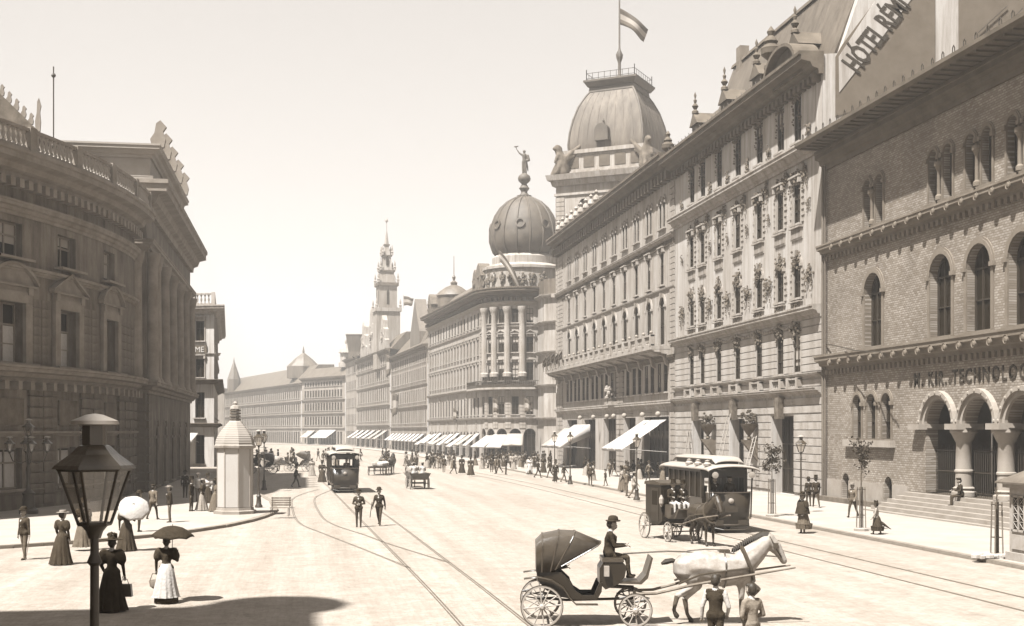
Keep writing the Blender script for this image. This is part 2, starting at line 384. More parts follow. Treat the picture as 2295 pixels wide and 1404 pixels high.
def stones(root, path, spans, z0, z1, ch, gap=.05, proud=.07, matname='stucco', splits=1, rnd=0):
    n = max(1, int(round((z1-z0)/ch))); ch = (z1-z0)/n; me = cubes(matname)
    for (a, b) in spans:
        for i in range(n):
            k = splits if splits == 1 else max(1, splits-(i % 2)); 
            for j in range(k):
                ua = a+(b-a)*j/k+(gap/2 if j else 0); ub = a+(b-a)*(j+1)/k-(gap/2 if j < k-1 else 0)
                uc = (ua+ub)/2; pr = proud+random.uniform(0, rnd); p = path.at(uc, pr/2-.02)
                link('stone', me, root, (p.x-root.location.x, p.y-root.location.y, z0+ch*(i+.5)), path.ang(uc), (ub-ua, pr+.04, ch-gap))
def blob(mb, c, r, n, rnd, sc_=(1, 1, 1), size=.25, flat=.5, mi=0):
    """a cluster of small lumps, carved foliage or a relief"""
    for _ in range(n):
        q = Vector((random.gauss(0, 1), random.gauss(0, 1), random.gauss(0, 1))); q = q/max(.3, q.length)*r*random.uniform(.1, 1)
        rr = size*random.uniform(.5, 1.2)
        mb.ball((c[0]+q.x*sc_[0], c[1]+q.y*sc_[1], c[2]+q.z*sc_[2]), rr, 6, mi, (1, flat, 1))
def balusters_mesh(h, r, matname, cache={}):
    k = (h, r, matname)
    if k not in cache:
        cache[k] = MB().lathe([(r*.9, 0), (r*.9, h*.1), (r*.45, h*.16), (r, h*.42), (r*.4, h*.72), (r*.7, h*.88), (r*.9, h*.9), (r*.9, h)], 8).mesh('baluster', matname, True)
    return cache[k]
def balustrade(root, path, u0, u1, v, z, h, step, ped, matname, r=.1, capm='trim'):
    mb = MB(); pbox(mb, path, u0, u1, v-.16, v+.16, z, z+h*.14); pbox(mb, path, u0, u1, v-.18, v+.18, z+h*.86, z+h)
    mb.build('balustrade_rail', capm, root)
    np_ = max(1, int(round((u1-u0)/ped)))
    for i in range(np_+1):
        u = u0+(u1-u0)*i/np_; m2 = MB(); pbox(m2, path, max(u0, u-.3), min(u1, u+.3), v-.24, v+.24, z+.005, z+h*1.06); m2.build('pedestal', capm, root)
    me = balusters_mesh(round(h*.72, 3), r, matname); n = int((u1-u0)/step)
    for i in range(n):
        u = u0+(u1-u0)*(i+.5)/n
        if min(abs(u-(u0+(u1-u0)*k/np_)) for k in range(np_+1)) < .36: continue
        p = path.at(u, v); link('baluster', me, root, (p.x-root.location.x, p.y-root.location.y, z+h*.14-root.location.z), random.random())
# ================================================================== THE SETTING
def PX(x, y, z):
    Z = x*ST+y*CT; X = x*CT-y*ST; return (CX+F_PX*X/Z, HY-F_PX*(z-EYE)/Z)
def upx(path, px):
    best = None
    for i in range(401):
        u = path.L*i/400; p = path.at(u)
        d = abs(PX(p.x, p.y, 0)[0]-px)
        if best is None or d < best[0]: best = (d, u)
    return best[1]
def sheet(name, poly, z, m, kind='structure', thick=None):
    mb = MB()
    if thick: mb.hprism(poly, z-thick, z)
    else: mb.add([(x, y, z) for x, y in poly], [tuple(range(len(poly)))])
    return tag(mb.build(name, m), kind=kind)
sheet('road', [(-1500, -300), (1500, -300), (1500, 2500), (-1500, 2500)], 0, 'road')
KL = [(-60, 38), (-30, 45), (-18, 49.3), (-11.65, 52), (-9.2, 53.7), (-7.1, 55.8), (-5.8, 57.4), (-4.8, 59.3), (-3.6, 62), (-2.66, 65.2), (-2.1, 68), (-1.75, 70.5), (-1.6, 74), (-2.0, 82), (-3.2, 92)]
left_pave = sheet('pavement_theatre', KL+[(-4.5, 104), (-5.6, 116), (-6, 135), (-40, 150), (-90, 120), (-90, 60)], .12, 'pavement', thick=.4)
KR = [(23.6, -40), (23.6, 120), (23.6, 165)]
right_pave = sheet('pavement_hotels', KR+[(27, 172), (60, 190), (60, 178), (33.3, 165), (33.3, -40)], .12, 'pavement', thick=.4)
KF = [(21.5, 186), (20.2, 200), (19, 250), (15, 306), (9.5, 362), (5, 385), (-6, 410), (-36, 525)]
far_pave = sheet('pavement_far', KF+[(-26, 540), (0, 430), (24, 380), (30, 310), (36, 200), (50, 193), (40, 186)], .12, 'pavement', thick=.4)
def kerbs(parent, pts, step=1.25, w=.3, maxn=70):
    path = Path(pts); n = int(path.L/step); me = cubes('kerb')
    for i in range(min(n, maxn)):
        u = path.L*(i+.5)/n; p = path.at(u, 0)
        link('kerbstone', me, parent, (p.x, p.y, .055), path.ang(u), (path.L/n-.02, w, .155+random.uniform(0, .012)))
kerbs(right_pave, [(23.55, 38), (23.55, 112)], 1.25)
kerbs(left_pave, KL[2:], 1.2, .34)
mb = MB(); sweep(mb, Path([(23.55, 112), (23.55, 165)]), 0, 53, [(-.15, -.1), (.15, -.1), (.15, .135), (-.15, .135)]); mb.build('kerb_line', 'kerb', right_pave, world=False)
fp = Path(KF); mb = MB(); sweep(mb, fp, 0, fp.L, [(-.2, -.1), (.15, -.1), (.15, .135), (-.2, .135)]); mb.build('kerb_line', 'kerb', far_pave, world=False)
def smooth_pts(pts, n=6):
    out = []; P = [Vector(p) for p in pts]
    for i in range(len(P)-1):
        a = P[max(0, i-1)]; b = P[i]; c = P[i+1]; d = P[min(len(P)-1, i+2)]
        for k in range(n):
            t = k/n; out.append(.5*((2*b)+(c-a)*t+(2*a-5*b+4*c-d)*t*t+(3*b-a-3*c+d)*t**3))
    return out+[P[-1]]
def rails(name, lines):
    root = tag(empty(name), kind='structure')
    for ln in lines:
        path = Path(smooth_pts(ln)); mb = MB()
        pbox(mb, path, 0, path.L, -.045, .0, -.02, .008); pbox(mb, path, 0, path.L, .035, .075, -.02, .006); mb.build('rail', 'rail', root)
rails('tram_rails_main', [[(3.9, 10), (3.69, 29.7), (3.5, 41), (3.03, 61), (2.3, 91.9), (1.7, 115), (-.5, 180), (-6, 260), (-16, 340)],
                          [(5.45, 10), (5.25, 31.4), (4.97, 46), (4.44, 69.2), (3.74, 92), (3.15, 115), (.95, 180), (-4.6, 260), (-14.6, 340)]])
rails('tram_rails_branch', [[(3.5, 42.5), (2.35, 49.2), (.92, 57.1), (-.17, 63.9), (-.58, 73.9), (-.7, 86), (.1, 94), (1.2, 100)],
                            [(5.0, 44), (3.45, 51.5), (2.7, 56), (1.46, 62.7), (.95, 69.8), (.75, 86), (1.6, 95), (2.6, 101)]])
rails('tram_rails_kerbside', [[(18.1, 10), (18.1, 60), (18.0, 110), (16, 160), (12, 220), (2, 330)], [(19.55, 10), (19.55, 60), (19.45, 110), (17.45, 160), (13.45, 220), (3.45, 330)]])

# ================================================================== BRICK BUILDING WITH THE PORTAL (right)
X0 = 33.2
def building(name, label, loc, cat='building'): return empty(name, (loc[0], loc[1], 0), 0, label, cat)
tech = building('brick_institute', 'dark brick institute with triple arched portal, steps and deep shadowed eaves', (X0, 38))
tp = Path([(X0, 38), (X0, 77.8)]); U = lambda y: y-38
mb = MB()
port = [(U(y), 3.0, 1.25, 6.25, 1) for y in (62.65, 58.65, 54.65, 50.65, 46.65)]
tri = [(U(y), 1.15, 4.1, 6.75, 1) for y in (72.75, 70.8, 68.85)]
wall(mb, tp, 0, U(66.2), 4.72, 8.5, [(u, w_, 4.72, z1, a) for u, w_, z0, z1, a in port], .7); wall(mb, tp, U(64.2), U(66.2), 1.25, 4.72, [], .7)
pbox(mb, tp, U(64.2), U(66.2), -.7, -.01, 1.25, 4.72)
wall(mb, tp, U(66.2), tp.L, 2.1, 8.5, tri, .35); wall(mb, tp, U(66.2), tp.L, 0, 2.1, [(U(68.7), .95, .35, 1.95, 1), (U(74.5), .95, .35, 1.95, 1)], .4); wall(mb, tp, 0, U(66.2), 0, 1.25, [], .3)
big = [62.55, 58.7, 54.85, 51]
wall(mb, tp, 0, tp.L, 8.5, 16, [(U(y), 2.3, 9.55, 13.9, 1) for y in [70.6]+big], .5)
ups = []
for y in [70.55]+big: ups += [(U(y-.78), .95, 16.7, 19.55, 1), (U(y+.78), .95, 16.7, 19.55, 1)]
wall(mb, tp, 0, tp.L, 16, 22.6, ups, .45)
mb.build('wall', 'brick', tech)
put_windows(tech, tp, [a[0] for a in tri], 1.15, 4.1, 6.75, 1, 'arch', .35, tm='brick_dark')
put_windows(tech, tp, [U(68.7), U(74.5)], .95, .35, 1.95, 1, None, .4, tm='brick_dark')
put_windows(tech, tp, [U(y) for y in [70.6]+big], 2.3, 9.55, 13.9, 1, 'arch', .5, tm='stone_mid', mull=2)
for o in put_windows(tech, tp, [a[0] for a in ups], .95, 16.7, 19.55, 1, 'arch', .45, tm='brick_dark'): pass
mb = MB()                                           # plinth, ledges with their carved bands
pbox(mb, tp, U(66.2), tp.L, 0, .08, 0, .34); pbox(mb, tp, U(69.3), U(74), 0, .06, .34, 1.5)
pbox(mb, tp, U(66.2), U(68.1), 0, .06, .34, 1.5); pbox(mb, tp, U(75.1), tp.L, 0, .06, .34, 1.5); mb.build('plinth', 'stone_light', tech)
for z, h, d in ((8.45, .95, .75), (15.7, .75, .6)):
    mb = MB(); cornice(mb, tp, 0, tp.L, z, h, d); mb.build('ledge', 'brick_dark', tech)
    mb = MB(); dentils(mb, tp, 0, tp.L, z-.3, .3, .22, .55, .28); tag(mb.build('corbel_band', 'brick_dark', tech), kind='stuff')
mb = MB(); pbox(mb, tp, U(67.8), U(74.3), 0, .32, 3.62, 4.02); mb.build('sill', 'stone_light', tech)
for z in (9.0, 16.25):                              # rosettes on the ledges
    rm = MB().lathe([(.02, .1), (.12, .12), (.24, .06), (.3, .1), (.3, 0)], 10).mesh('rosette', 'brick_dark', True)
    for i in range(22):
        o = link('rosette', rm, tech, (-(.62 if z < 10 else .5), U(45+i*1.45), z-.12)); o.rotation_euler = (0, -math.pi/2, 0); o.scale = (.7, .7, 1)
for y in [70.55]+big: MB().lathe([(.2, 0), (.2, .2), (.11, .3), (.1, 1.5), (.2, 1.75), (.26, 1.8), (.26, 2.0)], 10, (X0-.12, y), 16.75).build('column', 'brick_dark', tech, True)
e = MB()                                            # eaves: soffit, fascia, rafters, low roof
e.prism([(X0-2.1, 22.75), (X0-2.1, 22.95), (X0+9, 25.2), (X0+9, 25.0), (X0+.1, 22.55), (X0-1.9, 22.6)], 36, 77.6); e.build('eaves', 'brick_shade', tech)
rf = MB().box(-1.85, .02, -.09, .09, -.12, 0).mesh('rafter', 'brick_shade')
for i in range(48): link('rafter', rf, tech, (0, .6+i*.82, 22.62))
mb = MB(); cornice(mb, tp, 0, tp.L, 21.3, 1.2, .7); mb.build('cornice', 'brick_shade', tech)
hk = MB().tube([(0, -.12, 0), (0, -.1, .28), (0, 0, .4), (0, .1, .28), (0, .12, 0)], .028, 5).mesh('snow_hook', 'iron')
for i in range(30): link('snow_hook', hk, tech, (-2.0, 8+i*1.05, 22.93))
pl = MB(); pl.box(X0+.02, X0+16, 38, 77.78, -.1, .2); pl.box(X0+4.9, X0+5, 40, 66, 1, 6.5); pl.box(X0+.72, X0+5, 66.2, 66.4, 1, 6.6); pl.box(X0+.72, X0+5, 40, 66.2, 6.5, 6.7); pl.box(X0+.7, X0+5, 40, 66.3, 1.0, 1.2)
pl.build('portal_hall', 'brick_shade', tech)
rb = MB(); rb.prism([(X0+3, 23.6), (X0+16, 26.4), (X0+16, 22), (X0+3, 22)], 38, 77.7); rb.build('roof', 'slate', tech)
cm = MB(); cm.lathe([(.62, 0), (.62, .22), (.5, .3), (.56, .42), (.44, .5), (.42, 1.2), (.47, 1.25), (.47, 1.33), (.42, 1.38), (.39, 2.75), (.45, 2.85), (.62, 3.2), (.7, 3.28), (.7, 3.42)], 20)
cmesh = cm.mesh('column', 'stone_light', True)
ab = MB().box(-.75, .75, -.62, .62, 0, .3).mesh('impost', 'stone_light')
for y in (60.65, 56.65, 52.65, 48.65):
    c_ = link('column', cmesh, tech, (-.1+.35, U(y), 1.22)); link('impost', ab, c_, (0, 0, 3.42))
for y in (64.25,): link('impost', ab, tech, (.25, U(y)+.45, 4.64))
f_, g_, s_ = window_meshes(3.0, 5.0, 1, 'key', 'frame_dark', 'glass', 'stone_light')
ar = MB()
for (ri, ra, p) in ((1.5, 1.72, .16), (1.72, 1.95, .3)):
    for i in range(14):
        a, b = math.pi*i/14, math.pi*(i+1)/14
        ar.prism([(-ri*math.cos(a), ri*math.sin(a)), (-ra*math.cos(a), ra*math.sin(a)), (-ra*math.cos(b), ra*math.sin(b)), (-ri*math.cos(b), ri*math.sin(b))], 0, p)
for i in range(9):
    a = math.pi*(i+.5)/9; ar.ball((-1.84*math.cos(a), .3, 1.84*math.sin(a)), .09, 6)
am = ar.mesh('archivolt', 'stone_light')
for (u, w, z0, z1, a) in port: link('archivolt', am, tech, (0, u, 4.75), math.pi/2)
gb = MB()
for i in range(15): gb.tube([(0, -1.45+i*.207, 0), (0, -1.45+i*.207, 2.5+.12*(i % 2))], .02, 4)
for z in (.15, 1.2, 2.3): gb.box(-.02, .02, -1.5, 1.5, z, z+.05)
gm_ = gb.mesh('gate', 'iron')
for y in (62.65, 58.65, 54.65): link('gate', gm_, tech, (.55, U(y), 1.22))
st = tag(empty('portal_steps', (X0, 38, 0)), kind='structure')
for i in range(6):
    z = .2*(i+1)+.0; x1 = X0-.05; x0 = X0-.4-.34*(5-i)
    MB().box(x0, x1, 40, 66.6+.3*(5-i)-.6, z-.2, z-.002).build('step', 'stone_light', st)
MB().box(X0-.55, X0-.16, 67.4, 77.3, .1, .42).build('bench_ledge', 'sootstone', tech)
for (y, r) in ((77.55, .1), (77.2, .06)):
    MB().tube([(X0-.2, y, .1), (X0-.2, y, 22.3)], r, 8).build('downpipe', 'zinc', tech)
fc = bpy.data.curves.new('txt', 'FONT')
def text(body, size, loc, rot, m, parent, name='lettering', ext=.02, shear=0, align='LEFT', sx=1, bold=0, space=1):
    c = bpy.data.curves.new(name, 'FONT'); c.body = body; c.size = size; c.extrude = ext; c.shear = shear; c.align_x = align; c.resolution_u = 2; c.offset = bold; c.space_character = space
    o = bpy.data.objects.new(name, c); me = bpy.data.meshes.new_from_object(o); bpy.data.objects.remove(o)
    me.materials.clear(); me.materials.append(M[m])
    o = bpy.data.objects.new(name, me); C.objects.link(o); o.parent = parent
    o.location = Vector(loc)-(parent.location if parent else Vector()); o.rotation_euler = rot; o.scale = (sx, 1, 1); return o
text('M. KIR. TECHNOLOG', 1.02, (X0-.03, 65.55, 7.02), (math.pi/2, 0, -math.pi/2), 'letter', tech, sx=.92, bold=.015, space=1.3)
# bracket pole reaching out over the ledge
MB().tube([(X0-.1, 77.4, 10.2), (X0-1.2, 70.5, 9.3), (X0-1.6, 66.3, 8.95), (X0-1.6, 65.9, 8.6)], .035, 6).build('bracket_rod', 'iron', tech)

# ================================================================== HOTEL WITH THE CARVED FLOWERS
remi = building('flower_hotel', 'pale hotel with carved flower garlands beside the brick institute', (X0, 78.1))
rp = Path([(X0, 78.1), (X0, 111.1)]); R = lambda y: y-78.1
cols = [106.1, 103.1, 98.8, 94.3, 89.6, 85.4, 82.3]; us = [R(y) for y in cols]
mb = MB()
gops = [(R(104.4), 3.3, .3, 5.5, 0), (R(94.6), 3.4, .3, 5.5, 0), (R(85.0), 4.3, .12, 5.6, 0)]
wall(mb, rp, 0, rp.L, 0, 7.3, gops, .9)
wall(mb, rp, 0, rp.L, 7.3, 12.4, [(u, 1.35, 8.55, 11.25, 0) for u in us], .16)
wall(mb, rp, 0, rp.L, 12.4, 17.7, [(u, 1.35, 13.6, 16.5, 1) for u in us], .16)
wall(mb, rp, 0, rp.L, 17.7, 23.3, [(u, 1.35, 18.65, 21.35, 0) for u in us], .16)
wall(mb, rp, 0, rp.L, 23.3, 28.9, [(u, 1.25, 24.2, 27.2, 0) for u in us], .16)
mb.build('wall', 'stucco', remi)
put_windows(remi, rp, us, 1.35, 8.55, 11.25, 0, 'sill', .16); put_windows(remi, rp, us, 1.35, 13.6, 16.5, 1, 'key', .16)
put_windows(remi, rp, us, 1.35, 18.65, 21.35, 0, 'flat', .16); put_windows(remi, rp, us, 1.25, 24.2, 27.2, 0, 'sill', .16)
put_windows(remi, rp, [gops[0][0]], 3.3, .3, 5.5, 0, None, .9, mull=2); put_windows(remi, rp, [gops[1][0]], 3.4, .3, 5.5, 0, None, .9, mull=2); put_windows(remi, rp, [gops[2][0]], 4.3, .12, 5.6, 0, None, .9, mull=3)
edges = sorted(us); sp_ = []
lo = .0
for u in edges:
    if u-.68-lo > .55: sp_.append((lo+.02 if lo > 0 else .05, u-.68))
    lo = u+.68
sp_.append((lo, rp.L-.05))
stones(remi, rp, sp_, 7.5, 12.0, .5, .06, .08, 'stucco')
gsp = [(.05, R(82.8)), (R(87.3), R(92.8)), (R(96.4), R(102.6)), (R(106.2), rp.L-.05)]
stones(remi, rp, gsp, .35, 5.7, .53, .06, .08, 'stucco', 2); stones(remi, rp, [(.05, R(88)), (R(88.1), R(98)), (R(98.1), rp.L-.05)], 5.75, 6.8, .52, .06, .08, 'stucco', 3)
mb = MB(); cornice(mb, rp, 0, rp.L, 6.95, .5, .55); mb.build('ledge', 'trim', remi)
mb = MB(); cornice(mb, rp, 0, rp.L, 8.1, .32, .38); mb.build('ledge', 'trim', remi)
mb = MB(); cornice(mb, rp, 0, rp.L, 12.0, .8, .75); mb.build('ledge', 'trim', remi)
mb = MB(); cornice(mb, rp, 0, rp.L, 22.7, .95, .85); mb.build('ledge', 'trim', remi)
mb = MB(); cornice(mb, rp, -.2, rp.L+.2, 27.7, 1.4, 1.65); mb.build('cornice', 'trim_dark', remi)
mb = MB(); dentils(mb, rp, 0, rp.L, 27.3, .5, .5, .8, .4); tag(mb.build('dentil_band', 'trim_dark', remi), kind='stuff')
for u in us: balustrade(remi, rp, max(.1, u-1.0), min(rp.L-.1, u+1.0), .22, 7.45, .68, .3, 2.0, 'trim', .085)
mb = MB()                                            # swags under the belt ledge
for a, b in zip(sorted(us)[:-1], sorted(us)[1:]):
    for i in range(9):
        t = (i+.5)/9; mb.ball((X0-.16, 78.1+a+(b-a)*t, 11.95-.32*math.sin(math.pi*t)), .13, 6)
mb.build('swag', 'trim', remi)
def flower(parent, y, z, n, r, size, hang=0.0, dz=1.0):
    m2 = MB(); blob(m2, (X0-.12, y, z), r*1.35, int(n*2.2), 0, (.18, 1, dz), size*.68, .9)
    for k in range(int(hang*7)):
        for s_ in (-1, 1): m2.ball((X0-.1+random.uniform(-.05, .03), y+s_*r*(.75+.15*math.sin(k*.9))+random.uniform(-.1, .1), z-r*.3-k*.17+random.uniform(-.08, .08)), size*random.uniform(.3, .55), 6)
    return tag(m2.build('flower_relief', 'ornament', parent), kind='stuff')
for y in cols:
    flower(remi, y, 21.75, 26, .8, .17, .6, .55); flower(remi, y, 16.3, 34, .75, .15, .8, .8); flower(remi, y, 11.5, 30, .72, .16, .7, .6)
    flower(remi, y, 13.1, 14, .7, .12, 0, .35); flower(remi, y, 27.3, 20, .7, .17, 1.6, .5)
    flower(remi, y-1.45, 22.1, 14, .5, .16, 1.0, .8)
for y in (101.0, 96.6, 92, 87.6, 108.8, 80.2): flower(remi, y, 15.0, 24, .62, .14, 1.0, .9)
for y in (101, 96.6, 92, 87.6, 108.8, 80.2): flower(remi, y, 24.6, 12, .4, .14, 1.2, 1.3); flower(remi, y, 19.8, 10, .3, .1, .7, 1.4)
for y in (104.4, 94.6, 85.0):
    m2 = MB(); m2.prism([(-.3, 5.4), (.3, 5.4), (.45, 6.9), (-.45, 6.9)], 0, .5)
    o = m2.build('keystone', 'ornament', remi, world=False); o.location = (0, R(y), 0); o.rotation_euler = (0, 0, math.pi/2)
mf = MB(); mf.prism([(X0+.3, 28.9), (X0+1.1, 28.9), (X0+3.9, 36.2), (X0+12, 36.6), (X0+12, 28.9)], 79.2, 106.5); mf.build('roof', 'slate', remi)
mf = MB(); mf.prism([(X0+.3, 28.9), (X0+1.1, 28.9), (X0+3.0, 33), (X0+12, 33), (X0+12, 28.9)], 106.55, 110.9); mf.build('roof_end', 'slate', remi)
MB().prism([(X0+3.7, 36.2), (X0+3.8, 36.5), (X0+12, 36.9), (X0+12, 36.6)], 79, 106.7).build('roof_ridge', 'trim_dark', remi)
for y in (106.8, 99, 91.6, 84):                      # dormers with finials
    d = MB(); d.box(X0+.5, X0+2.6, y-.9, y+.9, 28.9, 31.2); d.prism([(y-1.15, 31.2), (y+1.15, 31.2), (y, 32.3)], 0, 1) if False else None
    d.add([(X0+.3, y-1.1, 31.2), (X0+.3, y+1.1, 31.2), (X0+.3, y, 32.3), (X0+3.0, y-1.1, 31.2), (X0+3.0, y+1.1, 31.2), (X0+3.0, y, 32.3)], [(0, 1, 2), (5, 4, 3), (0, 3, 4, 1), (1, 4, 5, 2), (2, 5, 3, 0)])
    dd = d.build('dormer', 'trim_dark', remi)
    MB().lathe([(.3, 0), (.3, .2), (.12, .35), (.3, .65), (.1, .9), (.16, 1.15), (.05, 1.3), (.12, 1.6), (.01, 1.9)], 8, (X0+.5, y), 32.2).build('finial', 'trim_dark', dd, True, world=False).location = (-X0, -78.1, 0)
    gp = MB().add([(X0+.49, y-.5, 29.3), (X0+.49, y+.5, 29.3), (X0+.49, y+.5, 30.8), (X0+.49, y-.5, 30.8)], [(0, 1, 2, 3)]).build('pane', 'glass', dd, world=False); gp.location = (-X0, -78.1, 0)
for y, h in ((104.5, .9),): MB().box(X0+3.6, X0+4.4, y-.5, y+.5, 34, 36.6+h).build('chimney', 'brick_dark', remi)
gb = MB(); n = 16; pts = [(-2.6, 28.2)]+[(-2.6*math.cos(math.pi*i/n), 28.9+1.5*math.sin(math.pi*i/n)) for i in range(n+1)]+[(2.6, 28.2)]
gb.prism(pts, -.3, .9)
for (xa, za), (xb, zb) in zip(pts[1:-1], pts[2:-1]): gb.prism([(xa, za), (xb, zb), (xb*1.12, 28.9+(zb-28.9)*1.14), (xa*1.12, 28.9+(za-28.9)*1.14)], -.3, 1.5)
o = gb.build('round_gable', 'trim_dark', remi, world=False); o.location = (0, R(82), 0); o.rotation_euler = (0, 0, math.pi/2)
ug = MB().lathe([(.5, 0), (.5, .2), (.2, .4), (.25, .6), (.7, 1.0), (.75, 1.4), (.4, 1.7), (.5, 1.9), (.2, 2.3), (.3, 2.6), (.02, 3.0)], 10)
um = ug.mesh('urn', 'trim_dark', True)
link('urn', um, remi, (-.9, R(84.9), 29.9)); link('urn', um, remi, (-.9, R(110.4), 29.1), scale=(.8, .8, .8))
crest = MB().tube([(0, 0, 0), (0, .0, .35), (0, .12, .5)], .035, 4).mesh('roof_spike', 'iron')
for i in range(24): link('roof_spike', crest, remi, (-1.2, 8+i*1.0, 29.1))
ap = MB(); ap.box(-.06, .0, -.95, .95, 0, .12); ap.box(-.3, .0, -1.0, 1.0, .78, .9)
for i in range(9): ap.box(-.16, .0, -.9+i*.2, -.8+i*.2, .12, .78)
apm = ap.mesh('apron_panel', 'trim')
for y in cols: link('apron_panel', apm, remi, (0, R(y), 17.55)); link('apron_panel', apm, remi, (0, R(y), 12.75), scale=(1, 1, .7))
qm = cubes('trim')
for y in cols:
    for s_ in (-1, 1):
        for z0_, k in ((13.75, 5), (18.8, 6)):
            for i in range(k): link('quoin', qm, remi, (-.03, R(y)+s_*(1.0+.06*(i % 2)), z0_+.42*i), 0, (.1, .3+.12*(i % 2), .24))
for (y, sx) in ((99.6, 1), (89.9, 1)):               # bracket vases on the pavement front
    v = MB(); v.lathe([(.12, 0), (.2, .1), (.1, .3), (.5, .85), (.62, 1.1), (.66, 1.2), (.58, 1.2)], 12, (X0-.7, y), 3.9); v.prism([(X0-1.25, 3.9), (X0-1.25, 3.75), (X0-.05, 2.3), (X0-.05, 3.9)], y-.18, y+.18)
    vv = v.build('bracket_vase', 'sootstone', remi, True)
    pm = MB(); blob(pm, (X0-.7, y, 5.5), .65, 60, 0, (1, 1, .9), .13, .7); o = pm.build('shrub', 'leaf', None); o.location = (0, 0, 0)
    tag(o, 'round clipped shrub in the bracket vase %s the tall ladder' % ('left of' if y > 95 else 'right of'), 'shrub')
# side wall with the painted hotel name
YS = 78.05
def onY(px, py, Y=YS):
    r = ray(px, py); k = Y/r[1]; return (r[0]*k, EYE+r[2]*k)
def ypoly(name, pxs, y1, m, parent, y0=None):
    mb = MB(); mb.prism([onY(*p) for p in pxs], (y1+.02 if y0 is None else y0), y1); return mb.build(name, m, parent)
mb = MB(); mb.prism([(X0+.02, 20), (X0+.02, 29), (X0+1.2, 29.1), (X0+3.9, 36.9), (X0+16, 38.5), (X0+24, 38.5), (X0+24, 20)], YS, YS+.6); mb.build('side_wall', 'plaster_wall', remi)
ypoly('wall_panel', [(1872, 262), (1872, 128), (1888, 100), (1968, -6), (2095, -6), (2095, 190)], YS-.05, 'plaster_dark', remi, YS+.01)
ypoly('sign_band', [(1880, 208), (1879, 128), (1988, -40), (2072, -40)], YS-.09, 'plaster_wall', remi, YS-.04)
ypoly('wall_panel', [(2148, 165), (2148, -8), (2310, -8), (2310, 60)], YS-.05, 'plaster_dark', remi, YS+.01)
tx, tz = onY(1922, 168)
text('HÓTEL RÉMI', 2.05, (tx, YS-.1, tz), (math.pi/2, math.radians(-52), 0), 'letter', remi, shear=-.18, sx=.52, bold=.05)
for i, (a, b) in enumerate([((2255, 15), (2190, 75)), ((2290, 20), (2235, 75))]):
    p, q = onY(*a), onY(*b); MB().tube([(p[0], YS-.15, p[1]), (q[0], YS-.15, q[1])], .03, 5).build('cable', 'iron', remi)

# ================================================================== GRAND HOTEL WITH THE FLAG TOWER
grand = building('grand_hotel', 'long pale hotel with balcony of balusters, arched windows and domed flag tower', (X0, 111.15))
gp_ = Path([(X0, 111.15), (X0, 165)]); Q = lambda y: y-111.15
gy = [157.6, 153.0, 148.3, 143.4, 138.7, 134.0, 129.3, 124.6, 119.9, 115.3]; gu = [Q(y) for y in gy]
mb = MB()
wall(mb, gp_, 0, gp_.L, 0, 7.4, [(Q(117.5), 8.6, .2, 5.9, 0), (Q(136), 6, .2, 5.9, 0), (Q(146), 6, .2, 5.9, 0), (Q(156), 6, .2, 5.9, 0), (Q(127.4), 4.6, .2, 5.9, 0)], .7)
wall(mb, gp_, 0, gp_.L, 7.4, 12.2, [(u+d, 1.25, 8.2, 10.9, 0) for u in gu for d in (-1.05, 1.05)], .16)
wall(mb, gp_, 0, gp_.L, 12.2, 17.9, [(u, 1.8, 12.6, 17.1, 1) for u in gu], .18)
wall(mb, gp_, 0, gp_.L, 17.9, 22.3, [(u, 1.35, 18.2, 21.2, 0) for u in gu], .16)
wall(mb, gp_, 0, gp_.L, 22.3, 29.2, [(u+d, .95, 23.5, 26.4, 1) for u in gu for d in (-.6, .6)], .16)
mb.build('wall', 'stucco_b', grand)
put_windows(grand, gp_, [u+d for u in gu for d in (-1.05, 1.05)], 1.25, 8.2, 10.9, 0, 'sill', .16)
put_windows(grand, gp_, gu, 1.8, 12.6, 17.1, 1, 'key', .18); put_windows(grand, gp_, gu, 1.35, 18.2, 21.2, 0, 'flat', .16)
put_windows(grand, gp_, [u+d for u in gu for d in (-.6, .6)], .95, 23.5, 26.4, 1, 'arch', .16)
for y, w_ in ((117.5, 8.6), (136, 6), (146, 6), (156, 6), (127.4, 4.6)): put_windows(grand, gp_, [Q(y)], w_, .2, 5.9, 0, None, .7, mull=int(w_/1.5), trans=.75)
for z, h, d, m in ((6.6, .8, .5, 'trim'), (11.0, .5, .4, 'trim_dark'), (22.1, .5, .5, 'trim'), (17.55, .3, .2, 'trim')):
    mb = MB(); cornice(mb, gp_, 0, gp_.L, z, h, d); mb.build('ledge', m, grand)
mb = MB(); cornice(mb, gp_, 0, gp_.L+.3, 28.2, 1.5, 1.6); mb.build('cornice', 'trim_dark', grand)
mb = MB(); dentils(mb, gp_, 0, gp_.L, 27.4, .9, .8, 1.17, .5); tag(mb.build('corbel_band', 'trim_dark', grand), kind='stuff')
mb = MB(); dentils(mb, gp_, 0, gp_.L, 21.6, .5, .18, .5, .22); tag(mb.build('fringe_band', 'trim_dark', grand), kind='stuff')
stones(grand, gp_, [(.1, 1.5), (gp_.L-3.2, gp_.L)], 12.4, 27.2, .52, .07, .1, 'stucco_b'); stones(grand, gp_, [(.1, 1.5), (gp_.L-3.2, gp_.L), (Q(129.9), Q(132.8))], .2, 10.8, .55, .07, .12, 'stucco_b')
mb = MB(); pbox(mb, gp_, 1.5, gp_.L-1, -.02, 1.9, 12.0, 12.35); cornice(mb, gp_, 1.5, gp_.L-1, 11.5, .52, 1.7); mb.build('balcony_floor', 'trim', grand)
balustrade(grand, gp_, 1.5, gp_.L-1, 1.7, 12.35, 1.0, .55, 2.6, 'trim', .13)
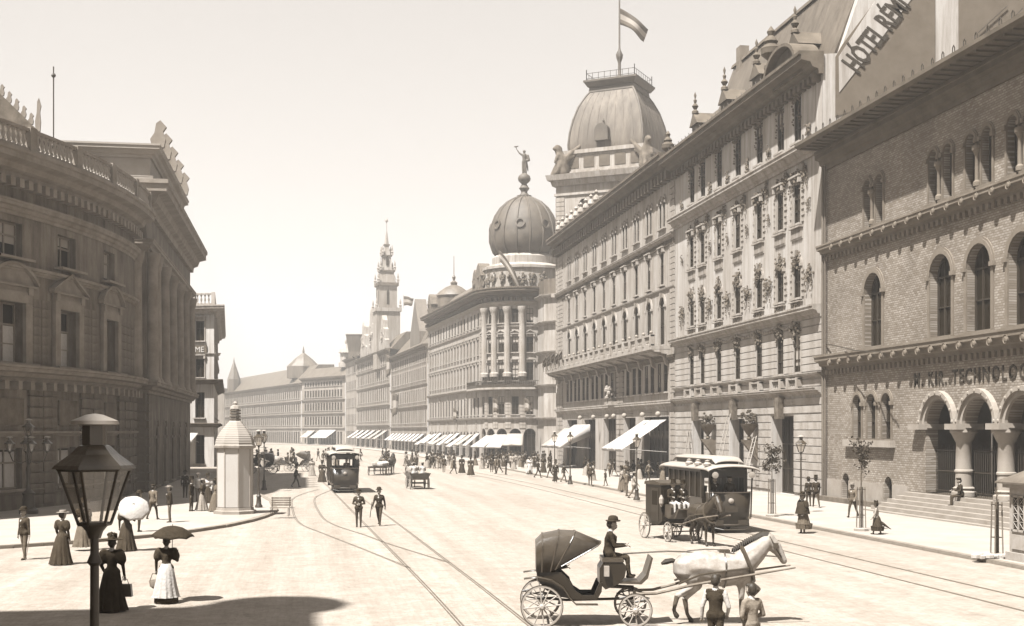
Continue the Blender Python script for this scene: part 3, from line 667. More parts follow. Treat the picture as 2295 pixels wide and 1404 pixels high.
bk = MB().prism([(0, 0), (1.5, 0), (1.5, -.3), (.5, -.6), (.3, -1.3), (0, -1.5)], -.22, .22).mesh('bracket', 'trim')
for i in range(12): link('bracket', bk, grand, (0, 2.2+i*4.55, 12.0), math.pi)
for i in range(20):
    ub = 2.0+i*2.6
    if ub < gp_.L-2: MB().ball((X0-1.7, 111.15+ub, 13.6), .17, 8).build('finial_ball', 'stone_light', grand, True)
for y in (140.5,): 
    m2 = MB(); blob(m2, (X0-.7, 133.5, 8.6), 1.0, 40, 0, (.5, 1, 1.2), .24, .9); m2.box(X0-.9, X0, 132.2, 134.8, 7.3, 7.7); m2.build('cartouche', 'trim', grand)
mb = MB(); mb.prism([(X0-.1, 29.2), (X0+.5, 29.6), (X0+10, 31.5), (X0+10, 28), (X0+.5, 28)], 111.2, 164.5); mb.build('roof', 'slate', grand)
for i in range(9): MB().lathe([(.35, 0), (.35, .3), (.15, .5), (.4, .9), (.3, 1.3), (.1, 1.5), (.25, 1.8), (.01, 2.1)], 8, (X0-.6, 140+i*2.7), 29.7).build('urn', 'trim', grand, True)
# tower, turned towards the crossing
TA = math.radians(35); t2 = Vector((math.sin(TA), math.cos(TA))); t1 = Vector((-math.cos(TA), math.sin(TA)))
near = Vector((43.7, 158.0)); TS = 13.0
def sq(off, half_shift=0):
    a = near-t1*off-t2*off; b = near+t1*(TS+off)-t2*off; c = near+t1*(TS+off)+t2*(TS+off); d = near-t1*off+t2*(TS+off); return [d, a, b, c, d]
tc = near+t1*TS/2+t2*TS/2
tow = Path([sq(0)[0], sq(0)[1], sq(0)[2], sq(0)[3]])
def tower_box(mb, hw0, z0, hw1, z1):
    vs = []
    for hw, z in ((hw0, z0), (hw1, z1)):
        for a, b in ((-1, -1), (1, -1), (1, 1), (-1, 1)): p = tc+t1*a*hw+t2*b*hw; vs.append((p.x, p.y, z))
    mb.add(vs, [(0, 1, 2, 3), (4, 5, 6, 7), (0, 1, 5, 4), (1, 2, 6, 5), (2, 3, 7, 6), (3, 0, 4, 7)])
mb = MB(); tower_box(mb, TS/2, 0, TS/2, 37.2); mb.build('tower_shaft', 'stucco_b', grand)
mb = MB(); tower_box(mb, TS/2+.9, 37.6, TS/2+1.1, 38.3); tower_box(mb, TS/2+.4, 36.9, TS/2+.6, 37.6); tower_box(mb, TS/2+.2, 35.6, TS/2+.2, 35.9); mb.build('tower_cornice', 'trim', grand)
mb = MB(); tower_box(mb, 5.5, 38.3, 5.5, 41.2); tower_box(mb, 5.8, 41.2, 5.8, 41.7); tower_box(mb, 5.7, 38.3, 5.7, 38.9); mb.build('tower_attic', 'trim', grand)
for k in range(5):
    q = tc-t2*5.52+t1*(-4.4+k*2.2); o = link('attic_panel', cubes('trim_dark'), grand, (q.x-X0, q.y-111.15, 40.1), math.atan2(t1.y, t1.x), (1.5, .12, 1.5))
mb = MB(); prof = [(5.2, 41.7), (5.25, 42.6), (5.1, 44.2), (4.75, 46), (4.2, 47.8), (3.5, 49.2), (3.1, 49.8)]
pf_ = smooth_pts([(a, z, 0) for a, z in prof], 4)
for a, b in (((-1, -1), (1, -1)), ((1, -1), (1, 1)), ((1, 1), (-1, 1)), ((-1, 1), (-1, -1))):
    vs = []
    for h in pf_:
        for e_ in (a, b): q = tc+(t1*e_[0]+t2*e_[1])*h.x; vs.append((q.x, q.y, h.y))
    mb.add(vs, [(2*i, 2*i+1, 2*i+3, 2*i+2) for i in range(len(pf_)-1)])
mb.build('tower_dome', 'zinc', grand, True)
for a, b, k in [(a, b, k) for a, b in (((-1, -1), (1, -1)), ((-1, 1), (-1, -1))) for k in range(1, 8)]:
    e_ = (a[0]+(b[0]-a[0])*k/8, a[1]+(b[1]-a[1])*k/8); mb = MB(); mb.tube([((tc+(t1*e_[0]+t2*e_[1])*h.x).x, (tc+(t1*e_[0]+t2*e_[1])*h.x).y, h.y) for h in pf_[::3]], .05, 4); mb.build('dome_seam', 'zinc', grand)
mb = MB()
for a, b in ((-1, -1), (1, -1), (1, 1), (-1, 1)):
    mb.tube([((tc+t1*a*h+t2*b*h).x, (tc+t1*a*h+t2*b*h).y, z) for h, z in prof], .16, 6)
mb.build('dome_rib', 'copper', grand)
mb = MB(); tower_box(mb, 3.2, 49.8, 3.1, 50.5); tower_box(mb, 3.3, 50.5, 3.7, 51.1); tower_box(mb, 3.75, 51.1, 3.75, 51.35); mb.build('dome_cap', 'copper', grand)
mb = MB()
for k in range(4):
    a, b = [(-1, -1), (1, -1), (1, 1), (-1, 1)][k], [(1, -1), (1, 1), (-1, 1), (-1, -1)][k]
    for i in range(9):
        t = i/8; q = tc+(t1*(a[0]+(b[0]-a[0])*t)+t2*(a[1]+(b[1]-a[1])*t))*3.4; h = 1.5 if i in (0, 8) else 1.05
        mb.tube([(q.x, q.y, 51.3), (q.x, q.y, 51.3+h)], .035 if h < 1.2 else .06, 5)
    qa = tc+(t1*a[0]+t2*a[1])*3.4; qb = tc+(t1*b[0]+t2*b[1])*3.4
    for z in (51.6, 52.3): mb.tube([(qa.x, qa.y, z), (qb.x, qb.y, z)], .035, 5)
mb.build('roof_railing', 'iron', grand)
q = tc-t2*5.15+t1*.3                                  # round dormer
dm = MB(); dm.prism([(-.95, 0), (.95, 0), (.95, 1.3)]+[(.95*math.cos(math.pi*i/8), 1.3+.95*math.sin(math.pi*i/8)) for i in range(1, 8)]+[(-.95, 1.3)], -.25, .9)
dm.lathe([(.2, 0), (.1, .3), (.16, .5), (.01, .9)], 6, (0, 0), 2.2)
o = dm.build('dormer', 'copper', grand, world=False); o.location = (q.x-X0, q.y-111.15, 42.6); o.rotation_euler = (0, 0, math.atan2(-t1.y, -t1.x)+math.pi)
o2 = MB().lathe([(.62, 0), (.62, .08), (.5, .08), (.5, .05)], 16).build('roundel', 'stone_light', o, world=False); o2.location = (0, -.25, 1.3); o2.rotation_euler = (math.pi/2, 0, 0)
# quoins down the tower's leading edge
twp = Path([near, near+t1*TS]); stones(grand, twp, [(TS-1.25, TS+.02), (.0, 1.2)], 12.4, 35.4, .6, .08, .1, 'stucco_b')
mb = MB(); tower_box(mb, TS/2+.5, 22.2, TS/2+.5, 22.7); tower_box(mb, TS/2+.4, 11.3, TS/2+.5, 11.9); mb.build('tower_belt', 'trim', grand)
tsp = Path([near+t1*TS, near+t1*TS+t2*TS])
put_windows(grand, twp, [4, 6.5, 9], 1.2, 32.2, 35.0, 1, 'arch', -.08)
fl = MB(); q = tc
fl.lathe([(.45, 51.3), (.45, 52.2), (.22, 52.6), (.2, 54.2), (.42, 54.8), (.5, 55.3), (.2, 55.9), (.13, 56.2), (.09, 66), (.2, 66.1), (.2, 66.4), (.01, 66.6)], 8, (q.x, q.y)); fl.build('flagpole', 'copper', grand, True)
def flag(name, label, top, along, drop, w, l, cols3, wave=.5, parent=None, group=None, sag=.35):
    """three-striped cloth flown from a pole point; along = plan direction it streams"""
    a = Vector((along[0], along[1], 0)).normalized(); nrm = Vector((-a.y, a.x, 0)); mb = MB(); nx, ny = 14, 6
    for side in range(1):
        vs = []
        for j in range(ny+1):
            for i in range(nx+1):
                s_ = i/nx; t = j/ny
                p = Vector(top)+a*(l*s_*(1-.15*t*s_))+nrm*(wave*math.sin(s_*7+t*1.5)*s_)+Vector((0, 0, -drop*s_**1.2*sag*3-w*t*(1-.25*s_)+.2*math.sin(s_*6)*s_))
                vs.append(p)
        b0 = len(mb.v); mb.v.extend([tuple(v) for v in vs])
        for j in range(ny):
            for i in range(nx):
                mb.f.append([b0+j*(nx+1)+i, b0+j*(nx+1)+i+1, b0+(j+1)*(nx+1)+i+1, b0+(j+1)*(nx+1)+i]); mb.m.append(j*3//ny)
    o = mb.build(name, cols3, parent, True); sm = o.modifiers.new('t', 'SOLIDIFY'); sm.thickness = .03
    if label: tag(o, label, 'flag', group)
    return o
flag('flag', 'striped flag flying from the pole on the square domed tower', (tc.x, tc.y, 61.6), (CT, -ST), 2.6, 2.2, 3.9, ['flag_a', 'flag_b', 'flag_c'], .5)
# ================================================================== ROUND CORNER HOUSE WITH THE DOME
def awning(root, path, u, w, zt, drop, out, m='canvas', valance=.25, name='awning', sides=False):
    mb = MB(); n = 6
    def P(uu, v, z): p = path.at(uu, v); return (p.x, p.y, z)
    a, b = u-w/2, u+w/2; vs = []
    for j in range(5):
        t = j/4
        for i in range(n+1):
            uu = a+(b-a)*i/n; vs.append(P(uu, .05+out*t, zt-drop*t-.06*math.sin(math.pi*t)-.03*math.sin(i*1.7)*t))
    for i in range(n+1):
        uu = a+(b-a)*i/n; vs.append(P(uu, .06+out, zt-drop-valance*(1 if i % 2 else .8)))
    fs = [(j*(n+1)+i, j*(n+1)+i+1, (j+1)*(n+1)+i+1, (j+1)*(n+1)+i) for j in range(5) for i in range(n)]
    mb.add(vs, fs)
    if sides:
        for uu in (a, b): mb.add([P(uu, .05, zt), P(uu, .05+out, zt-drop), P(uu, .05+out, zt-drop-valance), P(uu, .05, zt-drop*.55)], [(0, 1, 2, 3)])
    for uu in (a, b): mb.tube([P(uu, .02, zt-drop-.3), P(uu, out, zt-drop)], .025, 5)
    o = mb.build(name, m, root, True); o.modifiers.new('t', 'SOLIDIFY').thickness = .02; return o
DC = Vector((35.14, 202)); RR = 7.0
rpts = [(50, 195)]+[(DC.x+RR*math.cos(math.radians(-90-9*i)), DC.y+RR*math.sin(math.radians(-90-9*i))) for i in range(11)]+[(24.43, 251.4)]
rnd = building('domed_corner_house', 'round-cornered apartment house with dark ribbed dome and white awnings', rpts[0])
dp = Path(rpts); UA = dp.c[1]; UB = dp.c[11]; UM = (UA+UB)/2
mb = MB(); ru = [UA+(UB-UA)*k for k in (.03, .24, .45, .66, .87)]
lu = [UB+2.4+i*2.78 for i in range(17)]; su = [2.5, 6, 9.5]
arc_ = [(u, 1.9, .3, 4.9, 1) for u in ru]
wall(mb, dp, 0, dp.L, 0, 6.6, arc_+[(u, 1.8, .3, 4.4, 1) for u in lu[::1]]+[(u, 1.9, .3, 4.9, 1) for u in su], .5)
wall(mb, dp, 0, dp.L, 6.6, 11, [(u, 1.1, 7.1, 9.9, 0) for u in ru+lu+su], .15)
wall(mb, dp, 0, dp.L, 11, 16.2, [(u, 1.1, 12.4, 15.2, 0) for u in ru+lu+su], .15)
wall(mb, dp, 0, dp.L, 16.2, 20.8, [(u, 1.1, 16.8, 19.2, 0) for u in ru+lu+su], .15)
wall(mb, dp, 0, dp.L, 20.8, 25.5, [(u, 1.05, 21.4, 23.6, 0) for u in ru+lu+su], .15)
mb.build('wall', 'stucco_b', rnd)
au = ru+lu+su
put_windows(rnd, dp, ru+su, 1.9, .3, 4.9, 1, None, .5, mull=2); put_windows(rnd, dp, lu, 1.8, .3, 4.4, 1, None, .5, mull=2)
put_windows(rnd, dp, au, 1.1, 7.1, 9.9, 0, 'sill', .15); put_windows(rnd, dp, au, 1.1, 12.4, 15.2, 0, 'flat', .15)
put_windows(rnd, dp, ru+su, 1.1, 16.8, 19.2, 0, 'ped', .15); put_windows(rnd, dp, lu, 1.1, 16.8, 19.2, 0, 'flat', .15); put_windows(rnd, dp, au, 1.05, 21.4, 23.6, 0, 'sill', .15)
for z, h, d, m in ((6.2, .5, .45, 'trim'), (10.9, .45, .6, 'trim'), (20.6, .35, .25, 'trim'), (24.1, .6, .6, 'stone_light')):
    mb = MB(); cornice(mb, dp, 0, dp.L, z, h, d); mb.build('ledge', m, rnd)
mb = MB(); cornice(mb, dp, 0, dp.L, 25.4, 1.5, 1.7); mb.build('cornice', 'trim_dark', rnd)
mb = MB(); dentils(mb, dp, 0, dp.L, 24.9, .5, .7, 1.0, .4); tag(mb.build('dentil_band', 'trim_dark', rnd), kind='stuff')
mb = MB(); pbox(mb, dp, UA-2, UB+6, 0, 1.2, 11.0, 11.3); mb.build('balcony_floor', 'trim', rnd)
mb = MB()
for k in range(70):
    u = UA-2+(UB+8-UA)*k/69; p = dp.at(u, 1.12); mb.tube([(p.x, p.y, 11.3), (p.x, p.y, 12.35)], .035, 4)
pbox(mb, dp, UA-2, UB+6, 1.07, 1.17, 12.3, 12.4); pbox(mb, dp, UA-2, UB+6, 1.09, 1.15, 11.3, 11.75); mb.build('balcony_railing', 'iron', rnd)
col = MB().lathe([(.75, 0), (.75, .5), (.55, .7), (.52, 1.2), (.5, 7.5), (.44, 9.6), (.6, 10.1), (.75, 10.5), (.75, 10.9)], 12).mesh('column', 'trim', True)
for k in (.135, .345, .555, .765): p = dp.at(UA+(UB-UA)*k, .35); link('column', col, rnd, (p.x-50, p.y-195, 13.0))
stones(rnd, dp, [(UB-.6, UB+.9), (dp.L-1.5, dp.L-.1)], 11.6, 24, .6, .08, .1, 'stucco_b'); stones(rnd, dp, [(UA+(UB-UA)*k-.5, UA+(UB-UA)*k+.5) for k in (.135, .345, .555, .765)], 4.9, 10.8, .55, .08, .1, 'stucco_b')
for u in lu[::3]: stones(rnd, dp, [(u+1.0, u+1.75)], .3, 10.8, .6, .09, .1, 'stucco_b')
for i, u in enumerate(ru[1:4]+lu[::2]):
    awning(rnd, dp, u+.3*(i % 2), 2.6 if i < 3 else 3.0+.5*(i % 3), 4.1-.15*(i % 3), 1.7+.2*(i % 2), 2.2+.3*(i % 3), 'canvas' if i % 4 else 'canvas_grey')
# attic, drum and dome
mb = MB(); mb.lathe([(6.6, 26.7), (6.6, 30.0), (6.9, 30.1), (6.9, 30.5), (5.6, 31.0), (5.2, 31.1), (5.2, 32.2), (4.6, 32.7)], 32, (DC.x, DC.y)); mb.build('drum', 'trim', rnd, True)
for k in range(9):
    a = math.radians(-75-14*k); m2 = MB(); blob(m2, (0, 0, 0), .9, 22, 0, (.8, .4, 1.4), .26, .8); o = m2.build('relief', 'ornament', rnd, world=False)
    o.location = (DC.x+6.7*math.cos(a)-50, DC.y+6.7*math.sin(a)-195, 28.4); o.rotation_euler = (0, 0, a+math.pi/2)
mb = MB(); dprof = [(4.3, 32.4), (5.15, 33.4), (5.6, 34.8), (5.6, 36.0), (5.3, 37.5), (4.75, 39), (3.9, 40.3), (2.8, 41.3), (1.7, 41.9), (1.2, 42.1), (1.2, 42.4)]
mb.lathe(dprof, 40, (DC.x, DC.y)); mb.build('dome', 'copper', rnd, True)
rib = MB(); 
for k in range(16):
    a = 2*math.pi*k/16; MB_ = MB().tube([(DC.x+(r+.03)*math.cos(a), DC.y+(r+.03)*math.sin(a), z) for r, z in dprof[:-1]], .16, 6); MB_.build('dome_rib', 'copper', rnd, True)
om = MB().lathe([(.8, 0), (.8, .35), (.55, .35), (.5, .1)], 12).mesh('oculus', 'copper', True)
for k in range(8):
    a = 2*math.pi*(k+.5)/8+.1; o = link('oculus', om, rnd, (DC.x+5.25*math.cos(a)-50, DC.y+5.25*math.sin(a)-195, 37.2)); o.rotation_euler = (0, math.radians(80), a)
mb = MB(); mb.lathe([(1.0, 42.3), (.55, 42.8), (.5, 43.1), (.85, 43.6), (.5, 44.1), (.4, 44.3), (.95, 44.8), (1.05, 45.2), (.9, 45.6), (.4, 46)], 14, (DC.x, DC.y)); mb.build('dome_finial', 'copper', rnd, True)
mb = MB()
sweep(mb, dp, UB+3, dp.L, [(.3, 26.8), (-.6, 27.1), (-3.5, 30.2), (-9, 30.4), (-9, 26.8)]); mb.build('roof', 'slate', rnd)
for u, s_ in ((UB+4.5, 1.0), (UB+1, 1.15), (dp.L-2.5, 1.1)):
    m2 = MB(); p = dp.at(u, -.6); m2.box(-1.6, 1.6, -.8, .8, 0, 2.2); m2.prism([(-1.8, 2.2), (1.8, 2.2), (.9, 3.6), (0, 4.1), (-.9, 3.6)], -.8, .8); blob(m2, (0, .6, 2.0), 1.4, 26, 0, (1, .4, 1), .3, .8)
    o = m2.build('attic_gable', 'ornament', rnd, world=False); o.location = (p.x-50, p.y-195, 26.8); o.rotation_euler = (0, 0, dp.ang(u)); o.scale = (s_, s_, s_)
p = dp.at(dp.L-6, -4)
mb = MB(); mb.lathe([(3.2, 0), (3.2, 2.0), (3.5, 2.2), (2.9, 3.0), (1.6, 3.9), (.6, 4.3), (.7, 4.8), (.2, 5.2), (.35, 5.9), (.1, 6.3), (.05, 10)], 12, (p.x, p.y), 28.5); mb.build('corner_cupola', 'slate', rnd, True)
# side bay between this house and the tower
bay = building('bay_house', 'pale house front with stacked bays between the square tower and the domed corner', (42, 187))
bp_ = Path([(60, 184), (37.6, 187.0), (36.0, 189.5), (36.0, 194.5)]); mb = MB(); bu = [bp_.c[1]-1.6, bp_.c[1]-5, bp_.c[1]-9]
for z0, z1 in ((0, 6.5), (6.5, 11.5), (11.5, 16.5), (16.5, 21), (21, 25)): wall(mb, bp_, 0, bp_.L, z0, z1, [(u, 1.2, z0+1.0, z1-1.0, 1) for u in bu], .4)
mb.build('wall', 'stucco_b', bay)
for z0, z1 in ((0, 6.5), (6.5, 11.5), (11.5, 16.5), (16.5, 21), (21, 25)):
    put_windows(bay, bp_, bu, 1.2, z0+1.0, z1-1.0, 1, 'key', .4); mb = MB(); cornice(mb, bp_, 0, bp_.L, z1-.4, .5, .7); mb.build('ledge', 'trim', bay)
mb = MB(); mb.hprism([(60, 184), (37.6, 187), (36, 189.5), (36, 194.5), (60, 194.5)], 24.9, 27.5); mb.build('roof', 'slate', bay)

# ================================================================== further along the boulevard
def terrace(name, label, pts, rows, wall_m, win_w, pitch, corn, roof_h, roof_m='slate', gm='glass_far', ledges=(), u_off=1.6, hood='sill', fm='frame_dark'):
    root = building(name, label, pts[0]); p = Path(pts); mb = MB(); n = int((p.L-2*u_off)/pitch)
    us = [u_off+(p.L-2*u_off)*(i+.5)/n for i in range(n)]
    tops = [r[0] for r in rows[1:]]+[corn]
    for (z0, wz0, wz1, a), z1 in zip(rows, tops):
        ww = win_w if wz0 > 2 else pitch*.62
        wall(mb, p, 0, p.L, z0, z1, [(u, ww, wz0, wz1, a) for u in us], .14); put_windows(root, p, us, ww, wz0, wz1, a, hood if wz0 > 2 else None, .14, gm=gm, fm=fm)
    mb.build('wall', wall_m, root)
    for z, h, d in ledges:
        mb = MB(); cornice(mb, p, 0, p.L, z, h, d); mb.build('ledge', 'trim', root)
    mb = MB(); cornice(mb, p, -.2, p.L+.2, corn-.7, 1.0, 1.1); mb.build('cornice', 'trim_dark', root)
    mb = MB(); sweep(mb, p, 0, p.L, [(.3, corn+.3), (-.4, corn+.4), (-.4-roof_h*.9, corn+.4+roof_h), (-11, corn+.5+roof_h), (-11, corn-1)]); mb.build('roof', roof_m, root)
    return root, p, us
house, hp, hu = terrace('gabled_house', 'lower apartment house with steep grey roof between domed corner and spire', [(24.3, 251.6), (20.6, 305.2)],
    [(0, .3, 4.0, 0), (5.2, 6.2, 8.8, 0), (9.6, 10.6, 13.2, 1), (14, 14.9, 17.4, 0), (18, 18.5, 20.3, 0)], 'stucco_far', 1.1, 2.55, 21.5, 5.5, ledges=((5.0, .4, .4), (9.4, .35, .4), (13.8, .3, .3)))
for u in hu[1::2]: awning(house, hp, u, 3.2, 3.9, 1.5, 2.0)
mb = MB(); q = hp.at(26, -3); mb.prism([(-7, 0), (7, 0), (6.5, 4), (0, 11.5), (-6.5, 4)], -1.0, 1.5); o = mb.build('gable', 'slate', house, world=False); o.location = (q.x-24.3, q.y-251.6, 21.8); o.rotation_euler = (0, 0, hp.ang(26))
mb = MB(); sweep(mb, hp, 14, 40, [(-1, 22), (-5, 29.5), (-6, 31.5), (-9, 31.5), (-9, 22)]); mb.build('roof_pavilion', 'slate', house)
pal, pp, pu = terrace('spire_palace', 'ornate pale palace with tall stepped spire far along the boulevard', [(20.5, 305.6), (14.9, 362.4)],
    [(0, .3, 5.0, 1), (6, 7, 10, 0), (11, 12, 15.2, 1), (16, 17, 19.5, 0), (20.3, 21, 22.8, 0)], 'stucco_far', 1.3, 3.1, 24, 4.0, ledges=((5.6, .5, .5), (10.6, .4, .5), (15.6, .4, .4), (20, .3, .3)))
sp_u = upx(pp, 858); sp_u += 6.5; q = pp.at(sp_u, -2.0); rz = pp.ang(sp_u)
def spire_tier(hw, z0, z1, name, m, hw1=None, n=4):
    hw *= .9; hw1 = hw1*.9 if hw1 else None; mb = MB(); mb.lathe([(hw*1.414, z0), ((hw1 or hw)*1.414, z1)], n, a0=math.pi/4, a1=math.pi/4+2*math.pi)
    o = mb.build(name, m, pal, world=False); o.location = (q.x-20.5, q.y-305.6, 0); o.rotation_euler = (0, 0, rz); return o
spire_tier(3.3, 20, 34.5, 'tower_shaft', 'stucco_far'); spire_tier(3.7, 34.5, 35.4, 'tower_ledge', 'trim'); spire_tier(2.55, 35.4, 41.0, 'belfry', 'stucco_far'); spire_tier(3.0, 41.0, 41.8, 'tower_ledge', 'trim_dark')
spire_tier(2.2, 41.8, 44.6, 'spire_tier', 'stucco_far', 1.75); spire_tier(2.1, 44.6, 45.0, 'tower_ledge', 'trim_dark'); spire_tier(1.45, 45.0, 48.6, 'spire_tier', 'trim', 1.05); spire_tier(1.4, 48.6, 48.9, 'tower_ledge', 'trim_dark'); spire_tier(.9, 48.9, 51.4, 'spire_tier', 'trim', .55)
spire_tier(.8, 51.4, 51.7, 'tower_ledge', 'trim_dark'); spire_tier(.45, 51.7, 55, 'spire_tier', 'trim', .12, 8)
pin = MB().lathe([(.35, 0), (.35, .8), (.5, .9), (.2, 1.2), (.28, 1.8), (.01, 3.0)], 6).mesh('pinnacle', 'trim')
for hw, z in ((3.0, 35.3), (2.5, 41.8), (1.8, 45.0), (1.2, 48.9)):
    for a, b in ((-1, -1), (1, -1), (1, 1), (-1, 1)):
        c_, s_ = math.cos(rz), math.sin(rz); x, y = a*hw, b*hw
        link('pinnacle', pin, pal, (q.x-20.5+x*c_-y*s_, q.y-305.6+x*s_+y*c_, z), 0, (.9, .9, .85))
m2 = MB(); m2.lathe([(.08, 55), (.08, 57.2), (.35, 57.5), (.35, 57.9), (.02, 58.4)], 6); o = m2.build('spire_finial', 'trim', pal, world=False); o.location = (q.x-20.5, q.y-305.6, 0)
for k in range(3):
    for z in (36.3, 46.2):
        g = MB().add([(-.35, 0, z), (.35, 0, z), (.35, 0, z+(3.2 if z < 40 else 2)), (0, 0, z+(3.8 if z < 40 else 2.5)), (-.35, 0, z+(3.2 if z < 40 else 2))], [(0, 1, 2, 3, 4)]).build('belfry_opening', 'glass_far', pal, world=False)
        off = (2.33 if z < 40 else 1.35); t = Vector((math.cos(rz), math.sin(rz))); nrm = Vector((-t.y, t.x)); hw = (k-1)*(1.5 if z < 40 else .9)
        if k == 1: pp_ = q-t*off; g.rotation_euler = (0, 0, rz+math.pi/2)
        else: pp_ = q+nrm*off+t*hw; g.rotation_euler = (0, 0, rz)
        g.location = (pp_.x-20.5, pp_.y-305.6, 0)
for u, s_ in ((sp_u+9, 1.25), (sp_u+24, 1.0), (sp_u-8, .9)):
    m2 = MB(); m2.prism([(-5, 0), (5, 0), (5, 3), (3.6, 3.4), (3.4, 6), (1.8, 6.6), (1.5, 8.6), (0, 10), (-1.5, 8.6), (-1.8, 6.6), (-3.4, 6), (-3.6, 3.4), (-5, 3)], -.8, .5)
    for x in (-3, 0, 3): m2.box(x-.5, x+.5, .5, .6, .6, 2.6)
    blob(m2, (0, .5, 4), 2.6, 26, 0, (1, .25, 1), .4, .7); p = pp.at(u, 0); o = m2.build('gable', 'trim', pal, world=False); o.location = (p.x-20.5, p.y-305.6, 24.0); o.rotation_euler = (0, 0, pp.ang(u)); o.scale = (s_,)*3
for u in pu[1::3]: awning(pal, pp, u, 4.5, 4.6, 2.0, 3.0, 'canvas' if u > 20 else 'canvas_grey')
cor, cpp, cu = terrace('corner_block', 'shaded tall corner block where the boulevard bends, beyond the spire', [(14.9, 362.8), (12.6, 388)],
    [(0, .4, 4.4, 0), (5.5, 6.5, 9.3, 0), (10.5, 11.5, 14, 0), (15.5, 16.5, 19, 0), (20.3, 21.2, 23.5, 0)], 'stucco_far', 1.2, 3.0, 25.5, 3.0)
mb = MB(); mb.lathe([(2.4, 25), (2.4, 27), (3.4, 31.5), (3.6, 31.8), (3.0, 32)], 4, (14.5, 366), a0=.7, a1=.7+2*math.pi); mb.build('corner_turret', 'slate', cor)
t1r, t1p, t1u = terrace('bend_terrace', 'four-storey pale terrace at the bend with small lantern turret', [(12.5, 389.5), (-.5, 415.2)],
    [(0, .4, 4.2, 0), (5.4, 6.3, 8.9, 0), (10, 10.8, 13.2, 0), (14.3, 15, 17.2, 0), (18, 18.4, 19.8, 0)], 'stucco_far', 1.15, 1.75, 21, 3.0, ledges=((5.0, .4, .4), (9.6, .4, .5), (13.9, .4, .5)))
q = t1p.at(5, -3); mb = MB(); mb.lathe([(2.2, 24), (2.2, 25.5), (1.7, 25.6), (1.7, 28.3), (2.4, 28.5), (2.1, 29.2), (1.1, 30.6), (.3, 31.3), (.4, 31.9), (.02, 32.8)], 10, (q.x, q.y)); mb.build('lantern_turret', 'trim', t1r, True)
awning(t1r, t1p, 11, 11, 4.8, 2.4, 3.5); awning(t1r, t1p, 22, 5, 4.6, 2.2, 3.0, 'canvas_grey')
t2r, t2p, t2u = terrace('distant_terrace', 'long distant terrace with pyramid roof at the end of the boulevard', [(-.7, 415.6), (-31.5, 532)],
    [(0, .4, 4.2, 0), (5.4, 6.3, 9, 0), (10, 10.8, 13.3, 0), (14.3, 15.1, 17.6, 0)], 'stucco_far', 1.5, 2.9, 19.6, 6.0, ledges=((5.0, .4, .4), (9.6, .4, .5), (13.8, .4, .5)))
q = t2p.at(16, -5); mb = MB(); mb.lathe([(5.5, 22), (5.5, 26), (3.0, 28.5), (2.0, 29.3), (.3, 30.6), (.4, 31), (.02, 33)], 8, (q.x, q.y)); mb.build('pyramid_roof', 'slate', t2r)
q = t2p.at(108, -4); mb = MB(); mb.lathe([(2.6, 20), (2.6, 25), (.3, 32), (.02, 34)], 8, (q.x-3, q.y)); mb.build('far_turret', 'slate', t2r)
mb = MB(); mb.hprism([(-120, 560), (-32, 535), (-30, 560), (-120, 600)], 0, 22); o = mb.build('closing_block', 'stucco_far'); tag(o, 'plain pale block closing the far end of the boulevard', 'building')

# ================================================================== left side: house behind the theatre
rme = building('corner_shop_house', 'tall pale house with dark name board RME, partly behind the theatre', (-14, 216))
sp2 = Path([(-14, 216), (-11.1, 164), (-34, 172)]); uc = sp2.c[1]
mb = MB(); fu = [uc+1.9+i*2.6 for i in range(7)]; bu = [uc-3-i*3.6 for i in range(12)]
RW = [(0, 5.0, .4, 4.0), (5.0, 10.8, 6.2, 9.4), (10.8, 14.2, 11.3, 13.6), (14.2, 19.3, 15.9, 18.4)]
for z0, z1, a, b in RW: wall(mb, sp2, 0, sp2.L, z0, z1, [(u, 1.25, a, b, 0) for u in fu+bu], .4)
mb.build('wall', 'plaster_wall', rme)
for z0, z1, a, b in RW: put_windows(rme, sp2, fu+bu, 1.25, a, b, 0, 'flat' if a > 10 else 'sill', .4)
for z, h, d, m in ((10.4, .6, 1.1, 'trim_dark'), (5.0, .5, .8, 'trim_dark'), (14.1, .25, .2, 'trim')):
    mb = MB(); cornice(mb, sp2, 0, sp2.L, z, h, d); mb.build('ledge', m, rme)
mb = MB(); cornice(mb, sp2, 0, sp2.L, 19.2, 1.1, 1.3); mb.build('cornice', 'trim', rme)
balustrade(rme, sp2, uc, uc+14, -.1, 20.4, 1.5, .5, 3.0, 'trim', .14); balustrade(rme, sp2, 20, uc, -.1, 20.4, 1.5, .6, 3.5, 'trim', .14)
mb = MB(); pbox(mb, sp2, uc+.9, uc+6, .05, .2, 14.3, 15.3); nb = mb.build('name_board', 'trim_dark', rme)
q = sp2.at(uc+3.1, .23); text('RME', 1.0, (q.x, q.y, 14.45), (math.pi/2, 0, sp2.ang(uc+3)+math.pi), 'letter_pale', rme)
awning(rme, sp2, uc+3.6, 3.2, 4.4, 1.0, 2.0, valance=.5); awning(rme, sp2, uc-5, 3.4, 4.4, 1.2, 2.0)
mb = MB(); mb.hprism([(-14, 216), (-11.1, 164), (-34, 172), (-40, 216)], 20.0, 20.4); mb.build('roof', 'slate', rme)
mb = MB(); q = sp2.at(uc-.6, .9)
lb = MB().tube([(0, 0, 0), (0, .8, .4), (0, 1.1, .1)], .05, 5); lb.lathe([(.05, 0), (.22, .1), (.3, .7), (.1, .9)], 6, (0, 1.1), -.8); o = lb.build('wall_lantern', 'iron', rme, world=False); o.location = (q.x-rme.location.x, q.y-rme.location.y, 4.2); o.rotation_euler = (0, 0, -math.pi/2)
